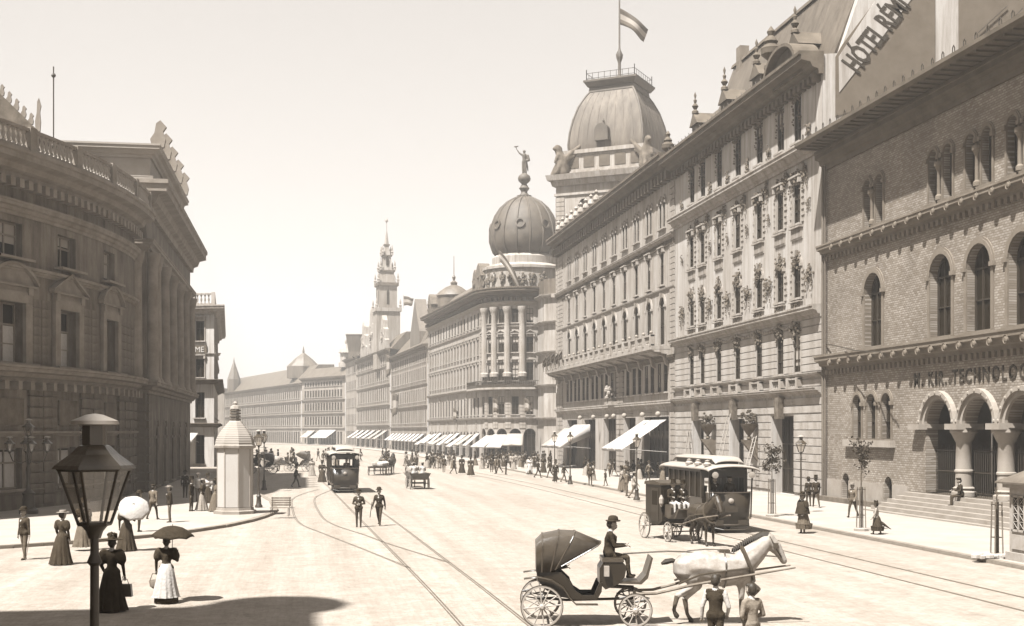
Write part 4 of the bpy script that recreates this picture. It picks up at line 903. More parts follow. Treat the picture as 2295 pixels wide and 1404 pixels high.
l2, l2p, l2u = terrace('left_far_terrace', 'narrow sliver of shaded house fronts on the boulevard far left side', [(-56, 480), (-15, 222)],
    [(0, .4, 4.2, 0), (5.4, 6.3, 8.9, 0), (10, 10.8, 13.2, 0), (14.3, 15, 17.2, 0)], 'stucco_far', 1.2, 4.2, 17.5, 3.0)

# ================================================================== THEATRE
the = building('theatre', 'soot-stained theatre, stone tone darkened for shade, with curved balustraded front and deep eaves at left', (-12, 94))
cv = [(-11.9-.0115*(94-y)**2, y) for y in [94-1.4*i for i in range(26)]]
hp2 = Path(cv); LV = hp2.L
wpx = [245, 150, 22]; wu = [upx(hp2, p) for p in wpx]; d_ = wu[2]-wu[1]; wu += [wu[2]+d_, wu[2]+2*d_]
if wu[-1] > LV-2: wu = wu[:4]
mb = MB()
wall(mb, hp2, 0, LV, 0, 7.4, [(u, 2.2, 1.3, 3.6, 0) for u in wu], .5)
wall(mb, hp2, 0, LV, 7.4, 13.9, [(u, 2.3, 8.4, 11.8, 0) for u in wu], .6); wall(mb, hp2, 0, LV, 13.9, 20, [(u, 2.2, 14.3, 16.3, 0) for u in wu], .5)
mb.build('wall', 'theatre', the)
W1 = put_windows(the, hp2, wu, 2.2, 1.3, 3.6, 0, 'sill', .5, fm='frame', tm='theatre_trim')
W2 = [put_windows(the, hp2, [u], 2.3, 8.4, 11.8, 0, 'ped' if i % 2 else 'seg', .6, fm='frame', tm='theatre_trim', jmb=.62)[0] for i, u in enumerate(wu)]
W3 = put_windows(the, hp2, wu, 2.2, 14.3, 16.3, 0, 'sill', .5, fm='frame', tm='theatre_trim', jmb=.35)
for i, u in enumerate(wu):                            # blind shallow windows above the ground floor
    m2 = MB(); pbox(m2, hp2, u-1.1, u+1.1, .0, .12, 4.9, 6.4); m2.build('blind_panel', 'sootstone', the)
def curtain(o, w, h, z):
    m2 = MB(); vs = []
    for sx in (-1, 1):
        b = len(m2.v)
        for i in range(7):
            x = sx*(.1+(w/2-.16)*i/6); y = -.03+.02*math.cos(i*2.2)
            m2.v += [(x, y, z), (x, y, z+h)]
        for i in range(6): m2.f.append([b+2*i, b+2*i+2, b+2*i+3, b+2*i+1]); m2.m.append(0)
    return m2.build('curtain', 'cloth_white', o, world=False)
for o in W2: curtain(o, 2.3, 2.0, .1)
for o in W1: curtain(o, 2.2, 2.0, .1)
for z, h, d, m in ((7.35, .9, 1.0, 'theatre_trim'), (4.25, .3, .3, 'theatre_trim'), (13.5, .4, .35, 'theatre_trim'), (16.7, .8, .45, 'theatre_trim'), (.0, .0, 0, 0), (1.0, .25, .2, 'theatre_trim')):
    if m: mb = MB(); cornice(mb, hp2, 0, LV, z, h, d); mb.build('ledge', m, the)
mb = MB(); cornice(mb, hp2, 0, LV, 18.7, 1.4, 1.5); mb.build('cornice', 'theatre_trim', the)
mb = MB(); dentils(mb, hp2, 0, LV, 18.2, .5, .6, .8, .4); tag(mb.build('dentil_band', 'theatre_trim', the), kind='stuff')
mb = MB(); dentils(mb, hp2, 0, LV, 6.9, .45, .6, 1.1, .35); tag(mb.build('bracket_band', 'theatre_trim', the), kind='stuff')
balustrade(the, hp2, .5, LV, 1.0, 20.15, 1.3, .42, 5.0, 'theatre_light', .15, 'theatre_trim')
spn = []; lo = .1
for u in wu: spn.append((lo, u-1.55)); lo = u+1.55
spn.append((lo, LV-.1))
for a, b in spn:
    if b-a > .8:
        k = max(1, int(round((b-a)/1.5)))
        for j in range(k): stones(the, hp2, [(a+(b-a)*j/k+.03, a+(b-a)*(j+1)/k-.03)], .3, 7.2, .62, .06, .14, 'theatre', 1, .07)
        for j in range(k): stones(the, hp2, [(a+.5+(b-a-1.0)*j/k+.02, a+.5+(b-a-1.0)*(j+1)/k-.02)], 8.5, 12.2, .55, .05, .05, 'theatre')
# portico block towards the boulevard
PXW = -11.2
pf = Path([(PXW, 131), (PXW, 95), (-22, 95)]); pc = pf.c[1]
mb = MB(); wall(mb, pf, 0, pf.L, 0, 7.6, [(u, 1.8, .4, 5.0, 1) for u in (6, 12, 18, 24, 30)], .8); wall(mb, pf, 0, pf.L, 7.6, 22, [(u, 1.8, 9, 15, 1) for u in (6, 12, 18, 24, 30)], .8); mb.build('portico_wall', 'theatre', the)
put_windows(the, pf, [6, 12, 18, 24, 30], 1.8, .4, 5.0, 1, 'key', .8, tm='theatre_trim'); put_windows(the, pf, [6, 12, 18, 24, 30], 1.8, 9, 15, 1, 'key', .8, tm='theatre_trim')
stones(the, pf, [(pc+.05, pc+2.2), (pc+2.25, pc+4.4), (pc-2.0, pc-.02)], .3, 7.2, .62, .07, .16, 'theatre', 1, .05)
for u in (3, 9, 15, 21, 27, 33, pc-.8, pc+.7, pc+2.6): p = pf.at(u, .3); MB().lathe([(.62, 7.9), (.62, 8.3), (.48, 8.5), (.45, 12), (.4, 16.4), (.6, 17.2), (.62, 17.5)], 12, (p.x, p.y)).build('column', 'theatre_trim', the, True)
for z, h, d in ((7.3, .9, .9), (17.5, .9, .6)):
    mb = MB(); cornice(mb, pf, 0, pf.L, z, h, d); mb.build('ledge', 'theatre_trim', the)
mb = MB(); cornice(mb, pf, 0, pf.L, 20.4, 2.1, 1.7); mb.build('eaves', 'theatre_trim', the)
mb = MB(); mb.box(-22, -10.9, 94.6, 117, 22.4, 24.4); mb.build('attic', 'theatre_light', the)
af = Path([(-10.9, 117), (-10.9, 94.6), (-22, 94.6)]); mb = MB(); cornice(mb, af, 0, af.L, 24.2, .9, .8); cornice(mb, af, 0, af.L, 22.4, .5, .25); mb.build('attic_cornice', 'theatre_light', the)
an = MB(); an.prism([(-.35, 0), (.35, 0), (.45, .5), (.3, 1.0), (.5, 1.3), (.15, 1.7), (-.1, 1.5), (-.2, .9), (-.45, .5)], -.2, .2); am2 = an.mesh('antefix', 'theatre_trim')
for i, y in enumerate((95.2, 99.3, 103.8, 108.7, 114)): link('antefix', am2, the, (-10.4+12, y-94, 25.1), 0, (1.2, 1.2, 1.15))
# auditorium behind, gable roof with crockets
mb = MB(); mb.hprism([(-23, 96), (-13.4, 96), (-11.6, 131), (-13, 150), (-42, 150), (-60, 110), (-60, 78), (-26, 78)], .05, 19.8); mb.build('auditorium', 'theatre', the)
g0 = D(84, 292, 84); gl = D(-330, -110, 84)
gm3 = MB(); gm3.prism([(g0.x, 20.5), (g0.x, g0.z), (gl.x, gl.z), (gl.x-30, gl.z-6), (gl.x-30, 20.5)], g0.y, g0.y+24); gm3.build('gable_roof', 'sootstone', the)
for i in range(12):
    t = i/11*.42; x = g0.x+(gl.x-g0.x)*t; z = g0.z+(gl.z-g0.z)*t
    link('antefix', am2, the, (x+12, g0.y-94+.2, z-.05), 0, (.4, .5, .45 if i else 1.3))
mb = MB(); mb.box(-22.5, -13.5, 86, 94, 19.8, 20.6); mb.box(-60, -17, 78, 90, 19.8, 20.4); mb.build('flat_roof', 'theatre_trim', the)
mb = MB(); b0 = D(120, 300, 86); mb.tube([(b0.x, b0.y, 20), (b0.x, b0.y, 29.2)], .045, 6); mb.ball((b0.x, b0.y, 28.6), .16, 8); mb.build('flagpole', 'iron', the)
# the photographer's own side of the square: the house that shades the near paving
own = building('shading_house', 'stuccoed corner house outside the left edge, shading the near paving', (-9.2, 26))
op = Path([(-45, 24.3), (-10.6, 24.3), (-10.6, -25)]); mb = MB()
RW2 = [(0, 5, .5, 4), (5, 10, 6, 9), (10, 15, 11, 14), (15, 20, 16, 19), (20, 23.6, 20.5, 22.5)]
ou = [2+3.4*i for i in range(25) if abs(2+3.4*i-34.4) > 1.2]
for z0, z1, a, b in RW2: wall(mb, op, 0, op.L, z0, z1, [(u, 1.3, a, b, 0) for u in ou], .3)
mb.build('wall', 'stucco', own)
for z0, z1, a, b in RW2: put_windows(own, op, ou, 1.3, a, b, 0, 'sill', .3)
mb = MB(); cornice(mb, op, 0, op.L, 23.2, .9, .9); mb.build('cornice', 'trim', own)
mb = MB(); mb.hprism([(-45, 24.3), (-10.6, 24.3), (-10.6, -25), (-45, -25)], 23.7, 24.0); mb.build('roof', 'slate', own)
mb = MB(); mb.lathe([(1.6, 0), (1.6, 24.6), (1.9, 24.8), (.2, 27.5)], 12, (-11.0, 24.9)); mb.build('corner_turret', 'stucco', own)
# ================================================================== PEOPLE
def remesh(mb, voxel, smooth=3, name='body'):
    me = mb.mesh(name, 'skin'); o = bpy.data.objects.new(name, me); C.objects.link(o)
    r = o.modifiers.new('r', 'REMESH'); r.mode = 'VOXEL'; r.voxel_size = voxel; r.use_smooth_shade = True
    s_ = o.modifiers.new('s', 'SMOOTH'); s_.iterations = smooth; s_.factor = .5
    dg = bpy.context.evaluated_depsgraph_get(); out = bpy.data.meshes.new_from_object(o.evaluated_get(dg))
    bpy.data.objects.remove(o); bpy.data.meshes.remove(me); return out
class Fig:
    """limbs as tapering capsules, fused into one skin, coloured by the nearest limb"""
    def __init__(s): s.caps = []; s.extra = []
    def limb(s, pts, rs, t, flat=1.0):
        for (a, b), (ra, rb) in zip(zip(pts, pts[1:]), zip(rs, rs[1:])): s.caps.append((Vector(a), Vector(b), ra, rb, t))
    def mesh(s, name, mats, voxel=.022, smooth=3, detail=None):
        mb = MB()
        for a, b, ra, rb, t in s.caps:
            d = (b-a).length
            if d > 1e-6: mb.tube([a, b], [ra, rb], 10)
            mb.ball(a, ra, 10); mb.ball(b, rb, 10)
        me = remesh(mb, voxel, smooth, name); me.materials.clear()
        for m in mats: me.materials.append(M[m])
        n = len(me.polygons); cen = np.empty(n*3, dtype=np.float32); me.polygons.foreach_get('center', cen); cen = cen.reshape(-1, 3)
        best = np.full(n, 1e9); idx = np.zeros(n, dtype=np.int32)
        for a, b, ra, rb, t in s.caps:
            A = np.array(a); AB = np.array(b)-A; L2 = max(1e-9, float(AB@AB)); k = np.clip((cen-A)@AB/L2, 0, 1)
            dd = np.linalg.norm(cen-(A+k[:, None]*AB), axis=1)-(ra+(rb-ra)*k); w_ = dd < best; best[w_] = dd[w_]; idx[w_] = t
        me.polygons.foreach_set('material_index', idx); 
        if s.extra:
            bm = bmesh.new(); bm.from_mesh(me)
            for mb2, mi in s.extra:
                vs = [bm.verts.new(v) for v in mb2.v]
                for f in mb2.f:
                    fc_ = bm.faces.new([vs[i] for i in f]); fc_.material_index = mi; fc_.smooth = True
            bm.to_mesh(me); bm.free()
        me.polygons.foreach_set('use_smooth', [True]*len(me.polygons)); me.update(); return me
SLOTS = ['skin', 'hair_dark', 'cloth_dark', 'cloth_mid', 'cloth_black', 'cloth_white']   # skin hair coat trousers shoes shirt
def hand(f, w_, d, side, mi=0, curl=.6):
    """palm and five bent fingers along direction d"""
    d = Vector(d).normalized(); up = Vector((0, 1, 0)) if abs(d.y) < .8 else Vector((0, 0, 1)); sx = d.cross(up).normalized(); nrm = sx.cross(d)
    pm = Vector(w_)+d*.05; f.limb([w_, pm], [.026, .036], 0)
    mb = MB(); base = Vector(w_)+d*.085
    for k in range(4):
        L = (.06, .072, .076, .064)[k]; b0 = base+sx*((k-1.5)*.019); b1 = b0+(d*.8-nrm*curl*side*.6).normalized()*L*.55; b2 = b1+(d*.35-nrm*curl*side).normalized()*L*.5
        mb.tube([b0-d*.02, b0, b1, b2], [.0095, .0095, .009, .0065], 5)
    t0 = Vector(w_)+d*.03+sx*.03*(-side); mb.tube([t0, t0+(d*.6-sx*side*.8).normalized()*.035, t0+(d-sx*side*.5).normalized()*.062], [.011, .0105, .008], 5)
    f.extra.append((mb, mi))
def make_body(name, legs=((0, 0), (0, 0)), arms=None, female=False, sit=False, lean=0.0, puff=0.0, shirt=False, head_turn=0, head_down=0, voxel=.022, barearm=False, kid=False, sleeves=2):
    f = Fig(); hz = .93; LZ = Matrix.Rotation(-lean, 3, 'X')
    def T(x, y, z): v = LZ @ Vector((x, y, z-hz)); return Vector((v.x, v.y, v.z+hz))
    wst = .86 if female else 1.0
    f.limb([T(-.085, 0, .93), T(.085, 0, .93)], [.125, .125], 2 if not shirt else 3)
    f.limb([T(0, -.01, .95), T(0, 0, 1.1)], [.15*(1 if not female else .95), .135*wst], 2)
    f.limb([T(0, 0, 1.1), T(0, .015, 1.28)], [.135*wst, .155*(.95 if female else 1)], 2)
    f.limb([T(-.1, 0, 1.32), T(.1, 0, 1.32)], [.115, .115], 2); f.limb([T(-.15, -.01, 1.4), T(.15, -.01, 1.4)], [.075, .075], 2)
    if female: f.limb([T(-.07, .1, 1.27), T(.07, .1, 1.27)], [.075, .075], 2)
    else:
        f.limb([T(0, .135, 1.36), T(0, .13, 1.16)], [.035, .02], 5)
    f.limb([T(0, -.01, 1.42), T(0, .01, 1.53)], [.058, .052], 0); f.limb([T(0, -.005, 1.46), T(0, 0, 1.475)], [.068, .066], 5)
    HR = Matrix.Rotation(head_turn, 3, 'Z') @ Matrix.Rotation(-head_down, 3, 'X')
    def Hd(x, y, z): v = HR @ Vector((x, y, z)); q = T(0, .015, 1.56); return q+v
    f.limb([Hd(0, .0, .1), Hd(0, .02, .085)], [.098, .095], 0); f.limb([Hd(0, .045, .05), Hd(0, .05, -.015)], [.07, .052], 0)
    f.limb([Hd(0, .105, .06), Hd(0, .13, .035)], [.014, .02], 0); f.limb([Hd(-.098, 0, .06), Hd(-.1, -.005, .035)], [.02, .016], 0); f.limb([Hd(.098, 0, .06), Hd(.1, -.005, .035)], [.02, .016], 0)
    f.limb([Hd(0, -.03, .125), Hd(0, -.055, .06)], [.098, .09], 1); f.limb([Hd(-.06, .03, .165), Hd(.06, .03, .165)], [.045, .045], 1)
    if female: f.limb([Hd(0, -.1, .12), Hd(0, -.11, .07)], [.06, .06], 1)
    elif not kid: f.limb([Hd(-.025, .118, .008), Hd(.025, .118, .008)], [.014, .014], 1)
    eb = MB()
    for sx in (-.034, .034): eb.ball(Hd(sx, .112, .075), .012, 6)
    eb.ball(Hd(0, .112, -.012), .016, 6, 0, (1.4, .5, .35)); f.extra.append((eb, 1))
    for i, s_ in enumerate((-1, 1)):
        a, b = legs[i]; h = Vector((.09*s_, 0, .9)); k = h+Vector((.01*s_, math.sin(a)*.43, -math.cos(a)*.43)); an = k+Vector((0, math.sin(b)*.42, -math.cos(b)*.42))
        f.limb([h, k, an], [.095, .062, .045], 3); fd = Vector((0, math.cos(b*.6), math.sin(b*.6)*.6)) if abs(b) > .05 else Vector((0, 1, 0))
        f.limb([an+Vector((0, -.03, -.03)), an+Vector((.01*s_, .0, -.035))+fd*.13], [.042, .034], 4)
    arms = arms or (((.25, 0, -1), (.1, .25, -1)), ((.25, 0, -1), (.1, .25, -1)))
    wr = []
    for i, s_ in enumerate((-1, 1)):
        u, v = arms[i]; sh = T(.185*s_, -.01, 1.39); uv = Vector((u[0]*s_, u[1], u[2])).normalized(); vv = Vector((v[0]*s_, v[1], v[2])).normalized()
        e = sh+uv*.285; w_ = e+vv*.25
        f.limb([sh, e], [.068, .048], sleeves); f.limb([e, w_], [.048, .036], sleeves); hand(f, w_, vv, s_)
        if puff: f.limb([sh+uv*.02, sh+uv*.16], [.085+puff*.05, .07+puff*.07], 2)
        wr.append(w_+vv*.09)
    me = f.mesh(name, SLOTS, voxel); return me, wr, Hd(0, 0, .16), T(0, 0, 1.05)
def hat_mesh(kind):
    mb = MB()
    if kind == 'bowler': mb.lathe([(.155, .02), (.165, .0), (.15, -.012), (.112, .0), (.112, .05), (.1, .1), (.06, .13), (.004, .137)], 14, sy=1.12)
    elif kind == 'top': mb.lathe([(.15, .015), (.158, .0), (.11, -.005), (.108, .02), (.104, .17), (.11, .18), (.1, .185), (.004, .185)], 14, sy=1.1)
    elif kind == 'straw': mb.lathe([(.2, .0), (.2, .01), (.108, .012), (.105, .075), (.1, .08), (.004, .08)], 16, sy=1.1)
    elif kind == 'cap': mb.lathe([(.112, 0), (.125, .045), (.11, .07), (.004, .075)], 12, sy=1.1); mb.ball((0, .13, .0), .06, 8, 0, (1, 1, .2))
    else:
        mb.lathe([(.24, .0), (.245, .012), (.1, .02), (.1, .08), (.08, .11), (.004, .115)], 18, sy=1.1, flute=5, fl=.05)
        for k in range(14): q = random.uniform(0, 6.28); mb.ball((.09*math.cos(q), .09*math.sin(q), .06+random.uniform(0, .09)), .04, 6)
    return mb.mesh('hat', {'straw': 'cloth_pale', 'lady': 'cloth_dark'}.get(kind, 'cloth_black'), True)
HATS = {k: hat_mesh(k) for k in ('bowler', 'top', 'straw', 'cap', 'lady')}
def skirt_mesh(hem=.03, r=.37, top=1.06, m='cloth_dark', bustle=.06, n=72):
    mb = MB(); pr = [(.125, top), (.16, top-.06), (.2, top-.15), (.235, .72), (.285, .45), (.335, .2), (r, hem+.03), (r+.005, hem)]; vs = []
    for (rr, z) in pr:
        k = max(0, (top-z)/top)
        for i in range(n):
            q = 2*math.pi*i/n; a = rr*(1+.06*k*math.sin(q*13+z*2)+.05*k*math.sin(q*5+2)+.03*k*math.sin(q*23)); vs.append((a*math.cos(q), a*math.sin(q)*.95-bustle*math.sin(min(1, k*1.5)*math.pi/2), z))
    mb.add(vs, [(i*n+k, i*n+(k+1) % n, (i+1)*n+(k+1) % n, (i+1)*n+k) for i in range(len(pr)-1) for k in range(n)]); mb.f.append(list(range((len(pr)-1)*n, len(pr)*n))); mb.m.append(0)
    return mb.mesh('skirt', m, True)
hang = ((.22, -.02, -1), (.08, .18, -1))
PB = {}
PB['stand'] = make_body('person_standing', ((.06, -.04), (-.05, -.08)), (hang, hang))
PB['walk'] = make_body('person_walking', ((.42, .22), (-.3, -.62)), (((.2, -.4, -1), (.1, -.05, -1)), ((.2, .4, -1), (.1, .75, -1))), lean=.05)
PB['stride'] = make_body('person_striding', ((-.34, -.6), (.36, .2)), (((.25, .3, -1), (.1, .8, -.8)), ((.25, -.35, -1), (.1, -.1, -1))), lean=.04)
PB['lady'] = make_body('woman_standing', ((0, 0), (0, 0)), (((.3, .0, -1), (-.1, .35, -1)), ((.3, .0, -1), (-.1, .35, -1))), female=True, puff=.6)
PB['lady_parasol'] = make_body('woman_arm_raised', ((0, 0), (0, 0)), (((.3, 0, -1), (.05, .2, -1)), ((.35, .25, -1), (-.25, .55, .75))), female=True, puff=.7)
PB['lady_bag'] = make_body('woman_carrying', ((0, 0), (0, 0)), (((.3, .05, -1), (-.2, .5, -.8)), ((.3, -.05, -1), (.12, .1, -1))), female=True, puff=.8)
PB['pocket'] = make_body('man_hands_front', ((.12, .05), (-.1, -.14)), (((.35, -.12, -1), (-.75, .55, -.1)), ((.35, -.12, -1), (-.75, .55, -.15))))
PB['cane'] = make_body('man_with_arm_out', ((.1, .04), (-.12, -.16)), (((.3, .1, -1), (.35, .15, -1)), hang))
PB['sit'] = make_body('person_seated', ((1.45, .15), (1.45, .05)), (((.2, .35, -1), (-.25, 1, .05)), ((.2, .35, -1), (-.25, 1, .05))), lean=.06, head_down=.25)
PB['kid'] = make_body('child', ((.25, .1), (-.2, -.35)), (((.4, .2, -1), (.2, .5, -.8)), ((.4, -.1, -1), (.2, .1, -1))), kid=True)
PB['vest'] = make_body('boy_in_waistcoat', ((.1, 0), (-.1, -.1)), (((.3, -.1, -1), (.15, .25, -1)), ((.35, .0, -1), (-.3, .6, -.6))), sleeves=5, voxel=.018)
SK = {k: skirt_mesh(m=k) for k in ('cloth_dark', 'cloth_black', 'cloth_mid', 'cloth_pale', 'cloth_white')}
SK['cloth_white'] = skirt_mesh(.17, .35, m='cloth_white'); UNDER = MB().lathe([(.2, .5), (.3, .2), (.31, .02)], 24, flute=9, fl=.05).mesh('underskirt', 'cloth_dark', True)
SKS = {k: skirt_mesh(.42, .38, m=k) for k in ('cloth_dark', 'cloth_mid')}
AWAY, TOWARD, RIGHT, LEFT = -YAW, math.pi-YAW, -math.pi/2-YAW, math.pi/2-YAW
def dress(o, sw):
    for sl in o.material_slots:
        if sl.material and sl.material.name in sw: m = sw[sl.material.name]; sl.link = 'OBJECT'; sl.material = M[m]
def person(kind, loc, rz, label, hat='bowler', skirt=None, s=1.0, coat=None, trousers=None, shirt=None, group=None, short=False, hatm=None, skin=None):
    me, wr, hd, wa = PB[kind]; o = link('person', me, None, loc, rz, (s, s, s)); tag(o, label, 'person', group)
    sw = {}
    if coat: sw['cloth_dark'] = coat
    if trousers: sw['cloth_mid'] = trousers
    if shirt: sw['cloth_white'] = shirt
    dress(o, sw)
    if hat:
        h = link('hat', HATS[hat], o, hd)
        if hatm: dress(h, {h.material_slots[0].material.name: hatm})
    if skirt: link('skirt', (SKS if short else SK)[skirt], o)
    if skirt == 'cloth_white': link('underskirt', UNDER, o)
    o['_w'] = [list(w_) for w_ in wr]; return o
def hold(o, i):
    w_ = Vector(o['_w'][i])*o.scale[0]; a = o.rotation_euler[2]; c, s_ = math.cos(a), math.sin(a); return Vector((o.location.x+w_.x*c-w_.y*s_, o.location.y+w_.x*s_+w_.y*c, o.location.z+w_.z))
def parasol(label, hnd, tilt, r=.55, m='cloth_dark', hgt=.8, az=0):
    root = empty('parasol', hnd, 0, label, 'parasol'); mb = MB(); n = 32; pr = [(.004, .27), (.12, .262), (.25, .215), (.37, .135), (.46, .06), (.52, .0)]; vs = []
    for (rr, z) in pr:
        for i in range(n):
            q = 2*math.pi*i/n; k = rr/.52; f_ = 1-.07*k*abs(math.sin(q*4)); vs.append((rr*r/.52*f_*math.cos(q), rr*r/.52*f_*math.sin(q), hgt+z+.03*k*abs(math.sin(q*4))))
    mb.add(vs, [(i*n+k, i*n+(k+1) % n, (i+1)*n+(k+1) % n, (i+1)*n+k) for i in range(len(pr)-1) for k in range(n)])
    c_ = mb.build('canopy', m, root, True, world=False); c_.modifiers.new('t', 'SOLIDIFY').thickness = .006
    MB().tube([(0, 0, -.2), (0, 0, hgt+.33)], .011, 6).build('shaft', 'wood', root, world=False)
    for i in range(8): q = math.pi*i/4; MB().tube([(0, 0, hgt+.24), (r*.5*math.cos(q), r*.5*math.sin(q), hgt+.19), (r*.97*math.cos(q), r*.97*math.sin(q), hgt)], .006, 4).build('rib', 'iron', root, world=False)
    root.rotation_euler = (tilt*math.cos(az), tilt*math.sin(az), 0); return root
PZ = .122
# --- left pavement and roadway
a = person('cane', G(54, 1255), AWAY+2.6, 'stout man in dark suit with cane at the far left kerb', 'bowler', s=1.03)
MB().tube([(hold(a, 0).x, hold(a, 0).y, hold(a, 0).z+.05), (hold(a, 0).x-.12, hold(a, 0).y-.1, .01)], .012, 6).build('cane', 'wood'); tag(bpy.data.objects['cane'], 'thin walking cane held by the stout man at far left', 'cane')
person('lady', G(140, 1266), AWAY-.5, 'woman in long dark dress and pale-brimmed hat walking away from kerb', 'straw', 'cloth_dark', 1.04)
person('lady', G(187, 1227, PZ), AWAY, 'woman in grey skirt half hidden behind the street lantern', 'lady', 'cloth_mid', 1.0)
a = person('lady_parasol', G(284, 1235, 0), AWAY, 'dark-dressed woman under the white parasol', None, 'cloth_dark', 1.02); h_ = hold(a, 1)
parasol('white tilted parasol held by dark-dressed woman near the kerb', h_+Vector((-.02, 0, -.1)), .85, .62, 'cloth_white', .45, .25)
a = person('lady_bag', G(251, 1370), AWAY, 'woman in black dress walking beside the street lantern with handbag', 'lady', 'cloth_black', 1.06, coat='cloth_black'); h_ = hold(a, 1)
def bag(name, label, p, w_, d, h, m, rz=0):
    mb = MB(); mb.prism([(-w_/2, -h), (w_/2, -h), (w_*.42, 0), (-w_*.42, 0)], -d/2, d/2); mb.tube([(-w_*.25, 0, 0), (-w_*.15, 0, .12), (w_*.15, 0, .12), (w_*.25, 0, 0)], .01, 5); o = mb.build(name, m); o.location = p; o.rotation_euler = (0, 0, rz); return tag(o, label, 'bag')
bag('handbag', 'boxy dark handbag carried by the woman in black', h_-Vector((0, 0, .14)), .38, .14, .32, 'leather', AWAY)
a = person('lady_parasol', G(373, 1352), AWAY, 'woman in white skirt and dark puff-sleeved bodice under dark umbrella', 'straw', 'cloth_white', 1.0); h_ = hold(a, 1)
parasol('open dark umbrella held by the woman in white skirt', h_+Vector((-.1, 0, -.05)), .1, .58, 'cloth_black', .42, .3)
mb = MB(); mb.lathe([(.1, 0), (.17, .06), (.19, .2), (.18, .22), (.16, .2)], 12); mb.tube([(-.17, 0, .2), (-.1, 0, .4), (.1, 0, .4), (.17, 0, .2)], .012, 5); o = mb.build('basket', 'wood', None, True); p = hold(a, 0); o.location = (p.x+.62, p.y-.05, p.z-.42); tag(o, 'round wicker basket hanging beside the white skirt', 'basket')
o.location = (p.x, p.y, p.z-.4)
person('stand', G(312, 1192, PZ), RIGHT+.6, 'dark-suited man behind the white parasol', 'bowler', coat='cloth_black', trousers='cloth_dark')
person('stride', G(343, 1166, PZ), AWAY-.3, 'man in mid-grey jacket walking off towards the theatre', 'cap', coat='cloth_mid', trousers='cloth_dark')
person('stand', G(380, 1171, PZ), LEFT+.4, 'man in dark jacket and pale collar standing alone near theatre wall', 'straw', coat='cloth_black', trousers='cloth_mid')
person('stand', G(429, 1146, PZ), RIGHT, 'tall dark-coated man nearest the theatre corner', 'top', s=1.03, coat='cloth_black', trousers='cloth_dark')
person('lady', G(455, 1145, PZ), RIGHT, 'woman with pale patterned skirt in the group by the white column', 'straw', 'cloth_pale')
person('lady', G(484, 1147, PZ), RIGHT+.3, 'woman in grey dress pressed against the white column', 'lady', 'cloth_mid', coat='cloth_mid')
person('lady', G(466, 1128, PZ), TOWARD, 'woman in white blouse behind the group at the white column', 'lady', 'cloth_dark', coat='cloth_white')
person('stand', G(444, 1124, PZ), TOWARD, 'man in white summer jacket behind the group at the column', 'straw', coat='cloth_white', trousers='cloth_mid')
person('stand', G(415, 1116, PZ), AWAY, 'shadowed man close under the theatre corner', 'bowler', coat='cloth_black', trousers='cloth_dark')
person('walk', G(663, 1093), RIGHT+.3, 'lone man in long coat crossing the shaded strip by the lamps', 'bowler', coat='cloth_dark', trousers='cloth_dark')
person('lady', G(699, 1067), TOWARD, 'pale-dressed woman far off, left of the near tram', 'straw', 'cloth_pale', coat='cloth_pale')
person('lady', G(722, 1081), AWAY, 'dark-dressed woman boarding beside the left tram', 'lady', 'cloth_dark', 1.05)
person('kid', G(733, 1080), RIGHT, 'child in pale smock next to woman at the left tram', 'cap', s=.75, coat='cloth_pale', trousers='cloth_white')
person('pocket', G(804, 1182), TOWARD, 'left one of two men walking between the rails in open jackets', 'bowler', s=1.0, trousers='cloth_dark')
a = person('walk', G(850, 1179), TOWARD-.15, 'right one of two men walking along the rails, white shirt showing', 'bowler', s=1.02, trousers='cloth_dark', coat='cloth_black')
MB().tube([(hold(a, 1).x, hold(a, 1).y, hold(a, 1).z+.3), (hold(a, 1).x-.1, hold(a, 1).y, hold(a, 1).z-.45)], .018, 6).build('folded_umbrella', 'cloth_black'); tag(bpy.data.objects['folded_umbrella'], 'folded umbrella carried by the right man on the rails', 'umbrella')
# --- right pavement
person('stand', G(1812, 1135, PZ), AWAY+.3, 'left person of the dark couple beside the downpipe', 'bowler', coat='cloth_black', trousers='cloth_dark', s=.95)
person('walk', G(1829, 1138, PZ), AWAY, 'right person of the dark couple beside the downpipe', 'top', coat='cloth_black', trousers='cloth_dark')
a = person('lady_bag', G(1799, 1196, 0), LEFT+.5, 'woman in short dark cape and checked skirt stepping off the kerb', 'lady', 'cloth_mid', 1.0, short=True, coat='cloth_black')
mb = MB(); mb.lathe([(.12, 1.42), (.2, 1.36), (.27, 1.15), (.33, .88), (.32, .88)], 20, flute=7, fl=.04); c_ = mb.build('cape', 'cloth_black', a, True, world=False)
person('stride', G(1911, 1161, PZ), LEFT+.8, 'man with pale headwear passing behind the staked sapling', 'straw', coat='cloth_mid', trousers='cloth_dark')
a = person('kid', G(1964, 1198, PZ), LEFT-.4, 'small girl in dark dress and hat beside the staked sapling', 'lady', 'cloth_dark', .78, short=True, coat='cloth_pale'); h_ = hold(a, 1)
MB().tube([h_, h_+Vector((.25, -.1, -.2)), h_+Vector((.55, -.2, -.42))], [.05, .06, .01], 8).build('child_umbrella', 'cloth_dark'); tag(bpy.data.objects['child_umbrella'], 'rolled dark umbrella trailing from the small girl', 'umbrella')
a = person('sit', (32.0, 60.0, 1.0-.35), LEFT, 'man in dark suit and cap sitting on the portal steps', 'cap', coat='cloth_black', trousers='cloth_dark'); a.location = (32.85, 59.9, .84-.43); 
